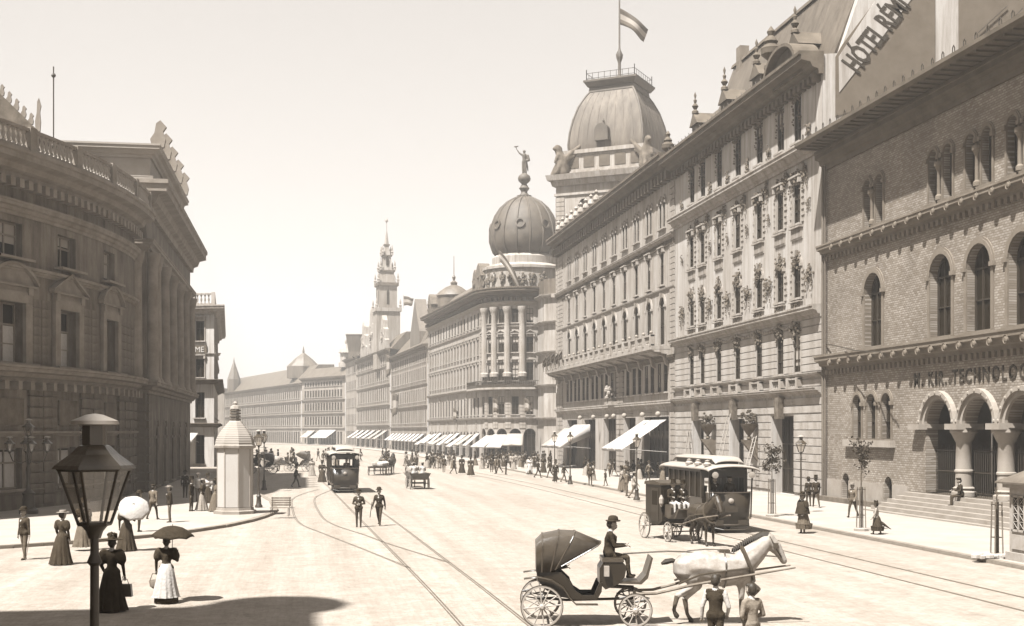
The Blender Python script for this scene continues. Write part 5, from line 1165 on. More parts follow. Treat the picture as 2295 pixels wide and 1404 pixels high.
# --- by the hotels
for (px, py, kd, rz, hat, coat, tr, sk, lab, s_) in [
    (1323, 1088, 'stand', AWAY, 'bowler', 'cloth_dark', 'cloth_dark', None, 'man alone at the foot of the hotel column, dark coat', 1),
    (1357, 1089, 'kid', LEFT, 'cap', 'cloth_dark', 'cloth_mid', None, 'small child near the big awning of the hotel', .75),
    (1405, 1112, 'stand', RIGHT, 'cap', 'cloth_mid', 'cloth_mid', None, 'workman in grey beside the kerb, left of closed coach', 1),
    (1421, 1119, 'walk', RIGHT, 'straw', 'cloth_pale', 'cloth_mid', None, 'man in pale jacket just left of closed coach', 1),
    (1393, 1100, 'lady', LEFT, 'lady', 'cloth_pale', None, 'cloth_mid', 'woman with grey skirt under the edge of big awning', 1),
    (1245, 1081, 'stand', TOWARD, 'bowler', 'cloth_black', 'cloth_dark', None, 'dark man at the small white awning by the lamp', 1),
    (1233, 1072, 'walk', LEFT, 'bowler', 'cloth_dark', 'cloth_dark', None, 'man walking left past the small white awning', 1),
    (1206, 1072, 'walk', RIGHT, 'bowler', 'cloth_black', 'cloth_dark', None, 'man striding right before the round corner house', 1),
    (1187, 1064, 'lady', TOWARD, 'straw', 'cloth_white', None, 'cloth_white', 'woman all in white before the round corner house', 1),
    (1134, 1064, 'stand', RIGHT, 'bowler', 'cloth_black', 'cloth_dark', None, 'dark man left of woman in white, under corner awnings', 1.04),
    (1119, 1061, 'walk', LEFT, 'bowler', 'cloth_dark', 'cloth_dark', None, 'rightmost of three men clustered left of the corner doorway', 1),
    (1111, 1062, 'stand', LEFT, 'straw', 'cloth_mid', 'cloth_dark', None, 'middle of three men clustered left of the corner doorway', 1),
    (1102, 1060, 'walk', AWAY, 'bowler', 'cloth_black', 'cloth_dark', None, 'leftmost of three men clustered left of the corner doorway', 1),
    (1084, 1048, 'kid', AWAY, 'cap', 'cloth_dark', 'cloth_mid', None, 'child alone on the bright pavement before awnings', .8),
    (1055, 1066, 'lady', AWAY, 'lady', 'cloth_dark', None, 'cloth_dark', 'woman in sweeping dark dress, rightmost of the strolling trio', 1.02),
    (1035, 1061, 'lady', AWAY, 'lady', 'cloth_black', None, 'cloth_black', 'woman in black, middle of the strolling trio', 1),
    (1017, 1063, 'walk', RIGHT, 'bowler', 'cloth_black', 'cloth_dark', None, 'man at the left of the strolling trio', 1),
    (995, 1060, 'walk', AWAY, 'bowler', 'cloth_dark', 'cloth_mid', None, 'single man on the roadway right of the open cart', 1),
    (965, 1047, 'stand', TOWARD, 'bowler', 'cloth_dark', 'cloth_dark', None, 'distant man above the open cart, near awnings', 1),
    (1150, 1052, 'lady', LEFT, 'straw', 'cloth_pale', None, 'cloth_pale', 'pale-dressed woman at the corner doorway', 1),
    (1172, 1050, 'stand', AWAY, 'bowler', 'cloth_dark', 'cloth_dark', None, 'man at the corner doorway behind the woman in white', 1),
    (1218, 1060, 'lady', TOWARD, 'lady', 'cloth_dark', None, 'cloth_dark', 'dark-dressed woman between the two walking men at the crossing', 1)]:
    person(kd, G(px, py, PZ if py < 1075 or px > 1240 else 0), rz, lab, hat, sk, s_, coat, tr)
k = 0
for i in range(110):                                   # far strollers nothing tells apart
    px, py, lab, grp = [(random.uniform(905, 1235), random.uniform(1037, 1053), 'tiny stroller in the crowd before the domed corner house awnings', 'strollers before the awnings'), (random.uniform(575, 890), random.uniform(1026, 1046), 'tiny distant stroller among cabs and trams at the far bend', 'strollers at the far bend'), (random.uniform(1245, 1500), random.uniform(1066, 1082), 'dark stroller close along the long hotel shop fronts', 'strollers along the hotel')][0 if i < 62 else (1 if i < 90 else 2)]
    fem = random.random() < .4
    person('lady' if fem else random.choice(('walk', 'stand', 'stride')), G(px, py), random.uniform(0, 6.28), lab, 'lady' if fem else 'bowler', random.choice(('cloth_dark', 'cloth_pale', 'cloth_mid')) if fem else None, random.uniform(.94, 1.04), random.choice(('cloth_dark', 'cloth_black', 'cloth_black', 'cloth_mid', 'cloth_pale')), random.choice(('cloth_dark', 'cloth_mid')), group=grp)
# --- boys at the bottom edge
person('vest', Vector((D(1604, 0, 25.3).x, D(1604, 0, 25.3).y, 0)), AWAY-.5, 'boy in dark waistcoat and white sleeves at the bottom edge', None, s=.985, coat='cloth_black', trousers='cloth_dark')
person('pocket', Vector((D(1684, 0, 24.3).x, D(1684, 0, 24.3).y, 0)), AWAY+.5, 'boy in light grey jacket at the bottom edge', None, s=.95, coat='cloth_grey', trousers='cloth_mid')
# ================================================================== HORSES AND CARRIAGES
def make_horse(name, trot=True, m='horse_white'):
    f = Fig()
    f.limb([(-.72, 0, 1.33), (-.35, 0, 1.36), (.1, 0, 1.29), (.5, 0, 1.3)], [.385, .4, .43, .385], 0)
    f.limb([(-.6, .1, 1.3), (-.6, .1, 1.15)], [.23, .2], 0); f.limb([(-.6, -.1, 1.3), (-.6, -.1, 1.15)], [.23, .2], 0)
    f.limb([(.5, 0, 1.38), (.64, 0, 1.2)], [.31, .25], 0)
    f.limb([(.55, 0, 1.42), (.88, 0, 1.7), (1.1, 0, 1.92), (1.22, 0, 2.02)], [.35, .27, .2, .135], 0)
    f.limb([(1.23, 0, 2.0), (1.36, 0, 1.83), (1.5, 0, 1.6), (1.56, 0, 1.49)], [.125, .145, .1, .085], 0); f.limb([(1.27, 0, 1.84), (1.35, 0, 1.76)], [.115, .11], 0)
    for s in (-1, 1):
        f.limb([(1.2, s*.055, 2.08), (1.19, s*.07, 2.22)], [.035, .012], 0)
    def leg(pts, rs, y): f.limb([(x, y, z) for x, z in pts[:3]], rs[:3], 0); f.limb([(x, y, z) for x, z in pts[2:]], rs[2:], 2); x, z = pts[-1]; f.limb([(x, y, z), (x+.04, y, z-.06)], [.058, .068], 1)
    leg([(.5, 1.15), (.53, .78), (.52, .62), (.52, .2), (.56, .1)], [.15, .085, .068, .046, .05], -.15)
    if trot: leg([(.55, 1.15), (.85, .88), (.98, .8), (.72, .52), (.66, .46)], [.15, .085, .068, .046, .05], .15)
    else: leg([(.5, 1.15), (.56, .78), (.58, .62), (.6, .2), (.64, .1)], [.15, .085, .068, .046, .05], .15)
    leg([(-.62, 1.12), (-.48, .9), (-.78, .58), (-.72, .2), (-.66, .1)], [.21, .13, .07, .048, .052], .15)
    if trot: leg([(-.62, 1.12), (-.6, .88), (-1.0, .68), (-1.08, .34), (-1.05, .26)], [.21, .13, .07, .048, .052], -.15)
    else: leg([(-.62, 1.12), (-.52, .9), (-.86, .58), (-.82, .2), (-.76, .1)], [.21, .13, .07, .048, .052], -.15)
    eb = MB()
    for s in (-1, 1): eb.ball((1.34, s*.125, 1.88), .024, 6); eb.ball((1.59, s*.06, 1.5), .016, 6)
    f.extra.append((eb, 1)); return f.mesh(name, [m, 'hair_dark', 'horse_leg' if m == 'horse_white' else m], .028, 3)
HM = {(t, m): make_horse('horse_body', t, m) for t, m in ((True, 'horse_white'), (False, 'horse_dark'), (False, 'horse_white'))}
mb = MB(); pts = [(.4, 0, 1.8), (.66, 0, 1.97), (.9, 0, 2.08), (1.08, 0, 2.16), (1.2, 0, 2.15), (1.3, 0, 2.02)]
for (a, b) in zip(pts, pts[1:]):
    for k in range(5):
        t = k/5; p = Vector(a)*(1-t)+Vector(b)*t; mb.tube([p+Vector((0, 0, .0)), p+Vector((-.03, .13, -.05)), p+Vector((-.06, .21, -.24))], [.04, .034, .008], 5); mb.tube([p, p+Vector((-.03, -.05, .0)), p+Vector((-.06, -.1, -.1))], [.04, .034, .008], 5); mb.tube([p, p+Vector((-.04, 0, .04))], [.035, .012], 5)
MANE = mb.mesh('mane', 'hair_dark', True)
TAIL = MB().tube([(-.98, 0, 1.45), (-1.1, 0, 1.5), (-1.25, 0, 1.47), (-1.36, 0, 1.42)], [.05, .06, .07, .03], 8).mesh('tail', 'hair_dark', True)
hb = MB()
def ringx(x, z, ry, rz, r, tilt=0): hb.tube([(x+tilt*math.cos(2*math.pi*k/16), ry*math.sin(2*math.pi*k/16), z+rz*math.cos(2*math.pi*k/16)) for k in range(17)], r, 5)
ringx(.12, 1.29, .435, .44, .022); ringx(.68, 1.42, .35, .42, .05, -.15)
hb.box(.0, .26, -.14, .14, 1.69, 1.76)
for s in (-1, 1):
    hb.tube([(.66, s*.36, 1.35), (.12, s*.445, 1.3), (-.5, s*.415, 1.2), (-1.0, s*.36, .98)], .028, 5)
    hb.tube([(1.2, s*.1, 2.08), (1.33, s*.145, 1.84), (1.48, s*.105, 1.6)], .02, 5); hb.tube([(1.5, s*.11, 1.58), (.12, s*.14, 1.7)], .008, 4)
    hb.box(1.28, 1.4, s*.15-.008, s*.15+.008, 1.8, 1.93)
hb.tube([(1.44, .12, 1.68), (1.56, 0, 1.7), (1.44, -.12, 1.68)], .012, 5); hb.tube([(-.75, 0, 1.73), (-.3, 0, 1.77), (.12, 0, 1.75)], .014, 5)
HARN = hb.mesh('harness', 'leather', True)
def horse(loc, rz, label, m='horse_white', trot=False, s=1.0, group=None):
    o = link('horse', HM[(trot, m)], None, loc, rz, (s, s, s)); tag(o, label, 'horse', group); link('mane', MANE, o); link('tail', TAIL, o); link('harness', HARN, o); return o
WC = {}
def wheel(parent, x, y, r, m='palewheel', n=12):
    k = (r, m)
    if k not in WC:
        rim = MB(); N = 32; ri = r-.06
        for a0, a1, h in ((ri, r-.02, .025), (r-.02, r, .022)):
            vs = []
            for q in range(N):
                t = 2*math.pi*q/N
                for (rr, yy) in ((a0, -h), (a1, -h), (a1, h), (a0, h)): vs.append((rr*math.cos(t), yy, rr*math.sin(t)))
            rim.add(vs, [(q*4+j, q*4+(j+1) % 4, ((q+1) % N)*4+(j+1) % 4, ((q+1) % N)*4+j) for q in range(N) for j in range(4)], 0 if a1 < r else 1)
        hub = MB(); hub.tube([(0, -.11, 0), (0, -.07, 0), (0, .07, 0), (0, .11, 0)], [.035, .07, .07, .035], 12)
        spk = MB(); spk.tube([(.05, 0, 0), (r*.5, 0, 0), (ri+.01, 0, 0)], [.024, .016, .02], 6)
        WC[k] = (rim.mesh('wheel', [m, 'iron'], True), hub.mesh('hub', m, True), spk.mesh('spoke', m, True))
    w_ = link('wheel', WC[k][0], parent, (x, y, r)); link('hub', WC[k][1], w_)
    for i in range(n): o = link('spoke', WC[k][2], w_); o.rotation_euler = (0, -2*math.pi*i/n-.1, 0)
    return w_
def spring(mb, x, y, z, l=.8, h=.09):
    for s in (-1, 1): mb.tube([(x-l/2, y, z), (x, y, z+s*h), (x+l/2, y, z)], .018, 5)
def open_carriage(loc, rz, label, detail=True, hood=True, group=None, s=1.0):
    c = empty('open_carriage', loc, rz, label, 'carriage', group); c.scale = (s, s, s); B = lambda mb, n, m, sm=False: mb.build(n, m, c, sm, world=False)
    for x, r, hy in ((0, .5, .74), (2.18, .4, .66)):
        for y in (-hy, hy): wheel(c, x, y, r, n=12 if detail else 8)
        B(MB().tube([(x, -hy, r), (x, hy, r)], .03, 6), 'axle', 'iron')
    mb = MB(); tub = [(-.12, 1.3), (-.1, 1.1), (.1, .86), (.45, .7), (.8, .64), (1.3, .64), (1.4, .82), (1.42, 1.04), (1.34, 1.02), (1.22, .74), (.95, .74), (.78, .85), (.66, 1.08), (.45, 1.28)]
    for y0, y1 in ((-.56, -.52), (.52, .56)): mb.prism(tub, y0, y1)
    mb.add([(x, y, z) for x, z in tub[:8] for y in (-.53, .53)], [(2*i, 2*i+1, 2*i+3, 2*i+2) for i in range(7)]); B(mb, 'body', 'lacquer', True)
    mb = MB(); mb.prism([(-.05, 1.0), (.55, 1.0), (.58, 1.1), (0, 1.12)], -.5, .5); mb.prism([(-.1, 1.05), (.06, 1.1), (.04, 1.6), (-.1, 1.6)], -.5, .5); B(mb, 'seat', 'leather')
    mb = MB(); mb.prism([(1.36, 1.0), (1.36, 1.35), (1.45, 1.5), (1.9, 1.5), (2.0, 1.4), (1.95, 1.15), (1.8, .98), (1.5, .86)], -.44, .44); B(mb, 'box_seat', 'lacquer')
    MB().prism([(1.42, 1.505), (1.42, 1.6), (1.92, 1.58), (1.94, 1.505)], -.46, .46).build('cushion', 'leather', c, world=False)
    mb = MB(); mb.prism([(1.7, 1.0), (2.35, .98), (2.5, 1.12), (2.62, 1.6), (2.58, 1.62), (2.45, 1.2), (2.3, 1.03), (1.7, 1.05)], -.42, .42); B(mb, 'footboard', 'leather')
    for y in (-.5, .5): MB().box(1.46, 1.58, y-.06, y+.06, 1.18, 1.42).build('carriage_lamp', 'iron_pale', c, world=False)
    mb = MB()
    for y in (-.45, .45): spring(mb, 0, y, .72, .9); spring(mb, 2.18, y, .66, .7)
    mb.tube([(-.1, 0, .62), (.6, 0, .56), (1.4, 0, .58), (2.2, 0, .6)], .035, 6); mb.tube([(2.18, -.4, .8), (2.18, .4, .8)], .04, 6); mb.tube([(1.5, .0, .9), (2.2, 0, .86)], .05, 6); B(mb, 'undercarriage', 'iron')
    for y in (-.72, .72):
        m2 = MB(); pts = [(-.42, 1.16), (-.1, 1.2), (.22, 1.13), (.5, .95), (.66, .7), (.8, .56), (1.3, .56)]
        m2.add([(x, y+d, z) for x, z in pts for d in (-.11, .11)], [(2*i, 2*i+1, 2*i+3, 2*i+2) for i in range(len(pts)-1)]); o = B(m2, 'mudguard', 'leather', True); o.modifiers.new('t', 'SOLIDIFY').thickness = .02
    for y in (-.36, .36): B(MB().tube([(2.1, y, .74), (2.7, y, .76), (3.6, y*1.25, .98), (4.6, y*1.25, 1.15), (6.0, y*.75, 1.36)], [.035, .035, .034, .03, .022], 7), 'shaft', 'wood')
    if hood:
        secs = [((-.13, 1.28), (-.14, 2.0)), ((.0, 1.28), (.02, 2.16)), ((.2, 1.3), (.42, 2.24)), ((.32, 1.34), (.8, 2.22)), ((.46, 1.42), (1.42, 1.96))]; mb = MB(); ny = 8; vs = []
        for (bx, bz), (tx_, tz_) in secs:
            for i in range(ny+1):
                a = math.pi*i/ny; k = min(1, abs(math.sin(a))**.35); y = -.6*math.cos(a) if 0 < i < ny else (-.6 if i == 0 else .6); y = max(-.6, min(.6, y*1.25)); vs.append((bx+(tx_-bx)*k, y, bz+(tz_-bz)*k))
        nn = ny+1; mb.add(vs, [(j*nn+i, j*nn+i+1, (j+1)*nn+i+1, (j+1)*nn+i) for j in range(len(secs)-1) for i in range(ny)]+[tuple(range(nn))]); o = B(mb, 'hood', 'leather', True); o.modifiers.new('t', 'SOLIDIFY').thickness = .025
        for j in (1, 2, 3, 4):
            mb = MB().tube([Vector(v)*1.0 for v in vs[j*nn:(j+1)*nn]], .018, 5); B(mb, 'hood_bow', 'leather')
    return c
def on(c, x, y, z):
    a = c.rotation_euler[2]; k = c.scale[0]; return Vector((c.location.x+(x*math.cos(a)-y*math.sin(a))*k, c.location.y+(x*math.sin(a)+y*math.cos(a))*k, c.location.z+z*k))
FW = D(1213, 1397, 30.3); FW.z = 0
car = open_carriage((FW.x, FW.y, 0), -YAW, 'open one-horse carriage with raised leather hood in the foreground')
person('sit', on(car, 1.62, 0, 1.56-.83), -YAW-math.pi/2, 'coachman in dark coat driving the foreground carriage', 'bowler', s=1.0, coat='cloth_black', trousers='cloth_dark')
person('sit', on(car, .22, 0, 1.1-.83), -YAW-math.pi/2, 'dark passenger deep under the foreground carriage hood', None, s=.95, coat='cloth_black', trousers='cloth_black', shirt='cloth_dark')
hq = on(car, 4.22, 0, 0); horse(hq, -YAW, 'trotting white horse in harness pulling the foreground carriage', 'horse_white', True, 1.0)
rn = MB()
for y in (-.1, .1): rn.tube([on(car, 1.95, y, 1.66), on(car, 3.0, y, 1.72), on(car, 4.34, y*1.4, 1.68)], .009, 4)
tag(rn.build('reins', 'leather'), 'slack leather reins from coachman to white horse', 'reins')
def coach(loc, rz, label):
    c = empty('closed_coach', loc, rz, label, 'carriage'); B = lambda mb, n, m, sm=False: mb.build(n, m, c, sm, world=False)
    for x, r, hy in ((0, .55, .75), (2.1, .42, .68)):
        for y in (-hy, hy): wheel(c, x, y, r, 'palewheel', 12)
        B(MB().tube([(x, -hy, r), (x, hy, r)], .03, 6), 'axle', 'iron')
    mb = MB(); mb.prism([(-.3, .85), (-.3, 2.3), (.2, 2.38), (1.0, 2.36), (1.18, 2.28), (1.18, 1.3), (1.3, 1.1), (1.3, .8), (.9, .62), (.3, .6)], -.55, .55); B(mb, 'body', 'lacquer')
    MB().prism([(-.36, 2.3), (-.3, 2.42), (.5, 2.5), (1.2, 2.38), (1.22, 2.3)], -.6, .6).build('roof', 'leather', c, world=False)
    for y in (-.555, .555):
        d = MB().box(.28, .95, y-.012, y+.012, .75, 2.15).build('door', 'tramdark', c, world=False); w_ = MB().box(.36, .87, y-.016, y+.016, 1.45, 2.05).build('pane', 'glass', d, world=False)
    MB().box(1.17, 1.19, -.4, .4, 1.45, 2.1).build('front_pane', 'glass', c, world=False)
    mb = MB(); mb.prism([(1.32, 1.0), (1.36, 1.5), (1.85, 1.52), (1.95, 1.4), (1.9, 1.1), (2.3, .95), (2.62, 1.35), (2.58, 1.4), (2.25, 1.04), (1.7, .92)], -.45, .45); B(mb, 'box_seat', 'leather')
    for y in (-.62, .62): MB().lathe([(.03, -.1), (.07, 0), (.1, .05), (.1, .25), (.06, .33), (.03, .4)], 8, (1.36, y), 1.5).build('coach_lamp', 'iron_pale', c, world=False)
    mb = MB()
    for y in (-.45, .45): spring(mb, 0, y, .72, .9); spring(mb, 2.1, y, .68, .7)
    mb.tube([(0, 0, .6), (2.1, 0, .6)], .04, 6); B(mb, 'undercarriage', 'iron')
    for y in (-.36, .36): B(MB().tube([(2.1, y, .74), (2.7, y, .76), (4.4, y*1.25, 1.12), (5.6, y*.75, 1.3)], .03, 7), 'shaft', 'wood')
    return c
p0 = G(1480, 1205); CR = math.radians(-80)
co = coach((p0.x, p0.y, 0), CR, 'dark closed coach with pale wheels standing beside the right tram')
person('sit', on(co, 1.55, -.2, 1.52-.83), CR-math.pi/2, 'coachman in white trousers on the left of the closed coach box', 'top', coat='cloth_black', trousers='cloth_white')
person('sit', on(co, 1.55, .24, 1.52-.83), CR-math.pi/2, 'footman in white trousers on the right of the closed coach box', 'top', coat='cloth_black', trousers='cloth_white', s=.98)
horse(on(co, 3.9, 0, 0), CR, 'dark horse harnessed to the closed coach by the tram', 'horse_dark', False, .95)
# hackney cabs, wagon and cart further off
for px, py, rz, lab, hm in ((612, 1062, math.pi-YAW+.1, 'hooded cab farther left, behind the lamp posts', 'horse_dark'), (690, 1057, -YAW+math.pi-.15, 'hooded cab just left of the left tram, white horse', 'horse_white')):
    q = G(px, py); c = open_carriage((q.x, q.y, 0), rz, lab, False); horse(on(c, 4.2, 0, 0), rz, lab.split(',')[0].replace('hooded cab', ('white' if 'white' in hm else 'dark')+' horse of the hooded cab'), hm)
    person('sit', on(c, 1.62, 0, .73), rz-math.pi/2, 'driver of the '+lab.split(',')[0], 'bowler', coat='cloth_mid', trousers='cloth_dark')
def cart(loc, rz, label, w_=1.5, l=2.6, flat=False):
    c = empty('cart', loc, rz, label, 'cart'); B = lambda mb, n, m, sm=False: mb.build(n, m, c, sm, world=False)
    for x in (0, l-.6):
        for y in (-w_/2-.05, w_/2+.05): wheel(c, x, y, .46, 'palewheel', 10)
        B(MB().tube([(x, -w_/2, .46), (x, w_/2, .46)], .04, 6), 'axle', 'iron')
    z0 = .75; h = .5 if not flat else .16
    B(MB().box(-.4, l, -w_/2+.1, w_/2-.1, z0, z0+.08), 'floor', 'wood')
    for y in (-1, 1): B(MB().add([(-.4, y*(w_/2-.1), z0+.08), (l, y*(w_/2-.1), z0+.08), (l, y*(w_/2+.12), z0+h), (-.4, y*(w_/2+.12), z0+h), (-.4, y*(w_/2-.06), z0+.08), (l, y*(w_/2-.06), z0+.08), (l, y*(w_/2+.16), z0+h), (-.4, y*(w_/2+.16), z0+h)], [(0, 1, 2, 3), (7, 6, 5, 4), (0, 4, 5, 1), (3, 2, 6, 7), (0, 3, 7, 4), (1, 5, 6, 2)]), 'side_board', 'tramdark')
    tb = B(MB().prism([(-w_/2+.1, z0+.08), (w_/2-.1, z0+.08), (w_/2+.12, z0+h), (-w_/2-.12, z0+h)], -.03, .03), 'tail_board', 'tramdark'); tb.rotation_euler = (0, 0, math.pi/2); tb.location = (-.4, 0, 0)
    for y in (-.4, .4): B(MB().tube([(l-.4, y, .7), (l+1.0, y, .85), (l+3.2, y, 1.15)], .03, 6), 'shaft', 'wood')
    return c
q = G(940, 1097); ct = cart((q.x, q.y, 0), math.pi/2+.08, 'open cart seen from behind carrying figures in white', 1.35, 2.4)
for i, (x, y, hat) in enumerate(((.5, -.35, 'straw'), (.5, .35, 'straw'), (1.6, 0, 'cap'))): person('sit', on(ct, x, y, 1.15-.83), ct.rotation_euler[2]-math.pi/2, ('left', 'right', 'front')[i]+' figure riding in the open cart, white clothes', hat, coat='cloth_white', trousers='cloth_pale')
horse(on(ct, 4.0, 0, 0), ct.rotation_euler[2], 'horse half hidden in front of the open cart', 'horse_white')
q = G(846, 1066); wg = cart((q.x, q.y, 0), math.pi/2-.25, 'long dray with pale load right of the left tram', 1.7, 3.6, True)
m2 = MB()
for i in range(5): m2 = MB(); m2.ball((0, 0, .3), .42, 10, 0, (1, 1.2, .75)); o = m2.build('sack', 'cloth_pale' if i % 2 else 'cloth_white', None, True); o.location = on(wg, .3+.6*i, (-.3, .3)[i % 2], .82); tag(o, 'pale bulging sack loaded on the long dray', 'sack', 'sacks on the dray')
person('sit', on(wg, 3.2, 0, 1.0-.83), wg.rotation_euler[2]-math.pi/2, 'driver seated at the front of the long dray', 'cap', coat='cloth_mid', trousers='cloth_dark')
for y in (-.5, .5): horse(on(wg, 5.4, y*.9, 0), wg.rotation_euler[2], ('left' if y > 0 else 'right')+' horse of the pair drawing the long dray', 'horse_dark')
# ================================================================== TRAMS
def tram(loc, rz, label, L=7.2):
    """front faces local -Y"""
    t = empty('tram', loc, rz, label, 'tram'); B = lambda mb, n, m, sm=False: mb.build(n, m, t, sm, world=False); W = 1.05; y0, y1 = 1.15, L-1.15
    def frontarc(z0, z1, yf, sgn, th=.05, wtop=W, wbot=W*.92, n=10):
        mb = MB(); vs = []
        for z, ww in ((z0, wbot), (z1, wtop)):
            for i in range(n+1):
                a = math.pi*i/n; vs.append((-ww*math.cos(a), yf-sgn*(.42*math.sin(a)**.7 if 0 < i < n else 0), z))
        nn = n+1; mb.add(vs, [(i, i+1, nn+i+1, nn+i) for i in range(n)]); return mb
    for yy, sg in ((y0-.55, 1), (y1+.55, -1)):
        o = B(frontarc(.42, 1.8, yy, sg), 'dash_panel', 'tramdark', True); o.modifiers.new('t', 'SOLIDIFY').thickness = .04
        o = B(frontarc(.3, .42, yy, sg, wtop=W*.94, wbot=W*.94), 'bumper', 'iron', True); o.modifiers.new('t', 'SOLIDIFY').thickness = .06
        o = B(frontarc(1.8, 1.85, yy, sg, wbot=W), 'hand_rail', 'iron_pale', True); o.modifiers.new('t', 'SOLIDIFY').thickness = .05
    B(MB().box(-W*.95, W*.95, .35, L-.35, .62, .74), 'floor', 'wood')
    for s in (-1, 1):
        B(MB().add([(s*W*.9, y0, .55), (s*W*.9, y1, .55), (s*W, y1, 1.55), (s*W, y0, 1.55), (s*(W*.9-.06), y0, .55), (s*(W*.9-.06), y1, .55), (s*(W-.06), y1, 1.55), (s*(W-.06), y0, 1.55)], [(0, 1, 2, 3), (7, 6, 5, 4), (0, 3, 7, 4), (1, 5, 6, 2), (3, 2, 6, 7), (0, 4, 5, 1)]), 'side_panel', 'tramdark')
        for i in range(7): y = y0+(y1-y0)*i/6; B(MB().box(s*W-.04, s*W+.04, y-.06, y+.06, 1.55, 2.75), 'pillar', 'tramdark')
        for i in range(6): ya = y0+(y1-y0)*(i+.08)/6; yb = y0+(y1-y0)*(i+.92)/6; B(MB().box(s*(W-.02)-.008, s*(W-.02)+.008, ya, yb, 1.57, 2.7), 'window', 'glass')
        B(MB().box(s*W-.05, s*W+.05, y0, y1, 2.72, 2.88), 'letter_board', 'tramdark')
        for yy in (.2, L-.2): B(MB().tube([(s*W*.9, yy+.05, .7), (s*W*.95, yy, 2.85)], .035, 6), 'corner_post', 'tramdark')
    for yy in (y0, y1):
        m2 = MB(); m2.box(-W, -.4, yy-.03, yy+.03, .74, 1.5); m2.box(.4, W, yy-.03, yy+.03, .74, 1.5); m2.box(-W, W, yy-.03, yy+.03, 2.45, 2.8)
        for x in (-.98, -.4, .4, .98): m2.box(x-.04, x+.04, yy-.035, yy+.035, .74, 2.6)
        B(m2, 'bulkhead', 'tramdark')
    n = 10; mb = MB(); vs = []
    ys = [-.25, 0, .5, L-.5, L, L+.25]; lift = [-.16, -.05, 0, 0, -.05, -.16]
    for y, dz in zip(ys, lift):
        for i in range(n+1): a = math.pi*i/n; vs.append((-(W+.16)*math.cos(a), y, 2.86+dz*.5+.24*math.sin(a)))
    nn = n+1; mb.add(vs, [(j*nn+i, j*nn+i+1, (j+1)*nn+i+1, (j+1)*nn+i) for j in range(len(ys)-1) for i in range(n)]); o = B(mb, 'roof', 'trampale', True); o.modifiers.new('t', 'SOLIDIFY').thickness = .05
    mb = MB(); vs = []
    for y, z in ((.35, 3.1), (.9, 3.3), (L-.9, 3.3), (L-.35, 3.1)):
        for i in range(n+1): a = math.pi*i/n; vs.append((-.68*math.cos(a), y, z+.14*math.sin(a)))
    mb.add(vs, [(j*nn+i, j*nn+i+1, (j+1)*nn+i+1, (j+1)*nn+i) for j in range(3) for i in range(n)]); o = B(mb, 'monitor_roof', 'trampale', True); o.modifiers.new('t', 'SOLIDIFY').thickness = .04
    B(MB().box(-.6, .6, .9, L-.9, 2.95, 3.3), 'monitor', 'tramdark')
    o = B(MB().lathe([(.02, 0), (.1, .02), (.13, .06), (.12, .16), (.05, .2)], 12), 'headlamp', 'iron_pale', True); o.location = (0, .28, 1.45); o.rotation_euler = (math.pi/2, 0, 0)
    mb = MB(); mb.lathe([(.09, 0), (.1, .05), (.1, .55), (.13, .6), (.13, .8), (.05, .84)], 10, (.3, .75), .74); B(mb, 'controller', 'iron')
    B(MB().box(-.3, .3, .115, .135, .95, 1.25) , 'number_plate', 'iron')
    B(MB().box(-.8, .8, .2, L-.2, .36, .6), 'underframe', 'iron')
    wm = MB().tube([(-.05, 0, 0), (.05, 0, 0)], .38, 18).mesh('wheel', 'iron')
    for y in (L/2-1.0, L/2+1.0):
        for x in (-.72, .72): link('wheel', wm, t, (x, y, .385))
    for x in (-.85, .85): o = B(MB().lathe([(.02, 0), (.13, .0), (.15, .06), (.15, .1), (.05, .12)], 10), 'side_lamp', 'iron_pale', True); o.location = (x, -.1, 2.62); o.rotation_euler = (math.pi/2, 0, 0)
    B(MB().tube([(-.9, .0, .28), (-.5, -.25, .2), (.5, -.25, .2), (.9, .0, .28)], .03, 6), 'life_guard', 'iron')
    return t
tr = tram((18.82, 54.2, 0), 0, 'dark tram with white curved roof standing by the right kerb', 7.4)
sg = MB(); sg.lathe([(.02, 0), (.17, .02), (.19, .12), (.1, .2), (.12, .26), (.02, .3)], 8); sm_ = sg.mesh('roof_sign', 'trampale', True)
for i in range(3): link('roof_sign', sm_, tr, (-1.0, .5+1.35*i, 2.98))
person('stand', (18.95, 54.95, .745), TOWARD, 'driver on the front platform of the right tram', 'cap', coat='cloth_black', trousers='cloth_black', shirt='cloth_dark')
person('stand', (18.3, 55.1, .745), TOWARD+.4, 'passenger standing on the front platform of the right tram', 'bowler', coat='cloth_black', trousers='cloth_black')
tl = tram((3.02, 93.7, 0), math.radians(1.5), 'dark tram approaching on the left rails behind two walkers', 7.2)
person('stand', (3.15, 94.5, .745), TOWARD, 'driver on the front platform of the left tram', 'cap', coat='cloth_mid', trousers='cloth_black')
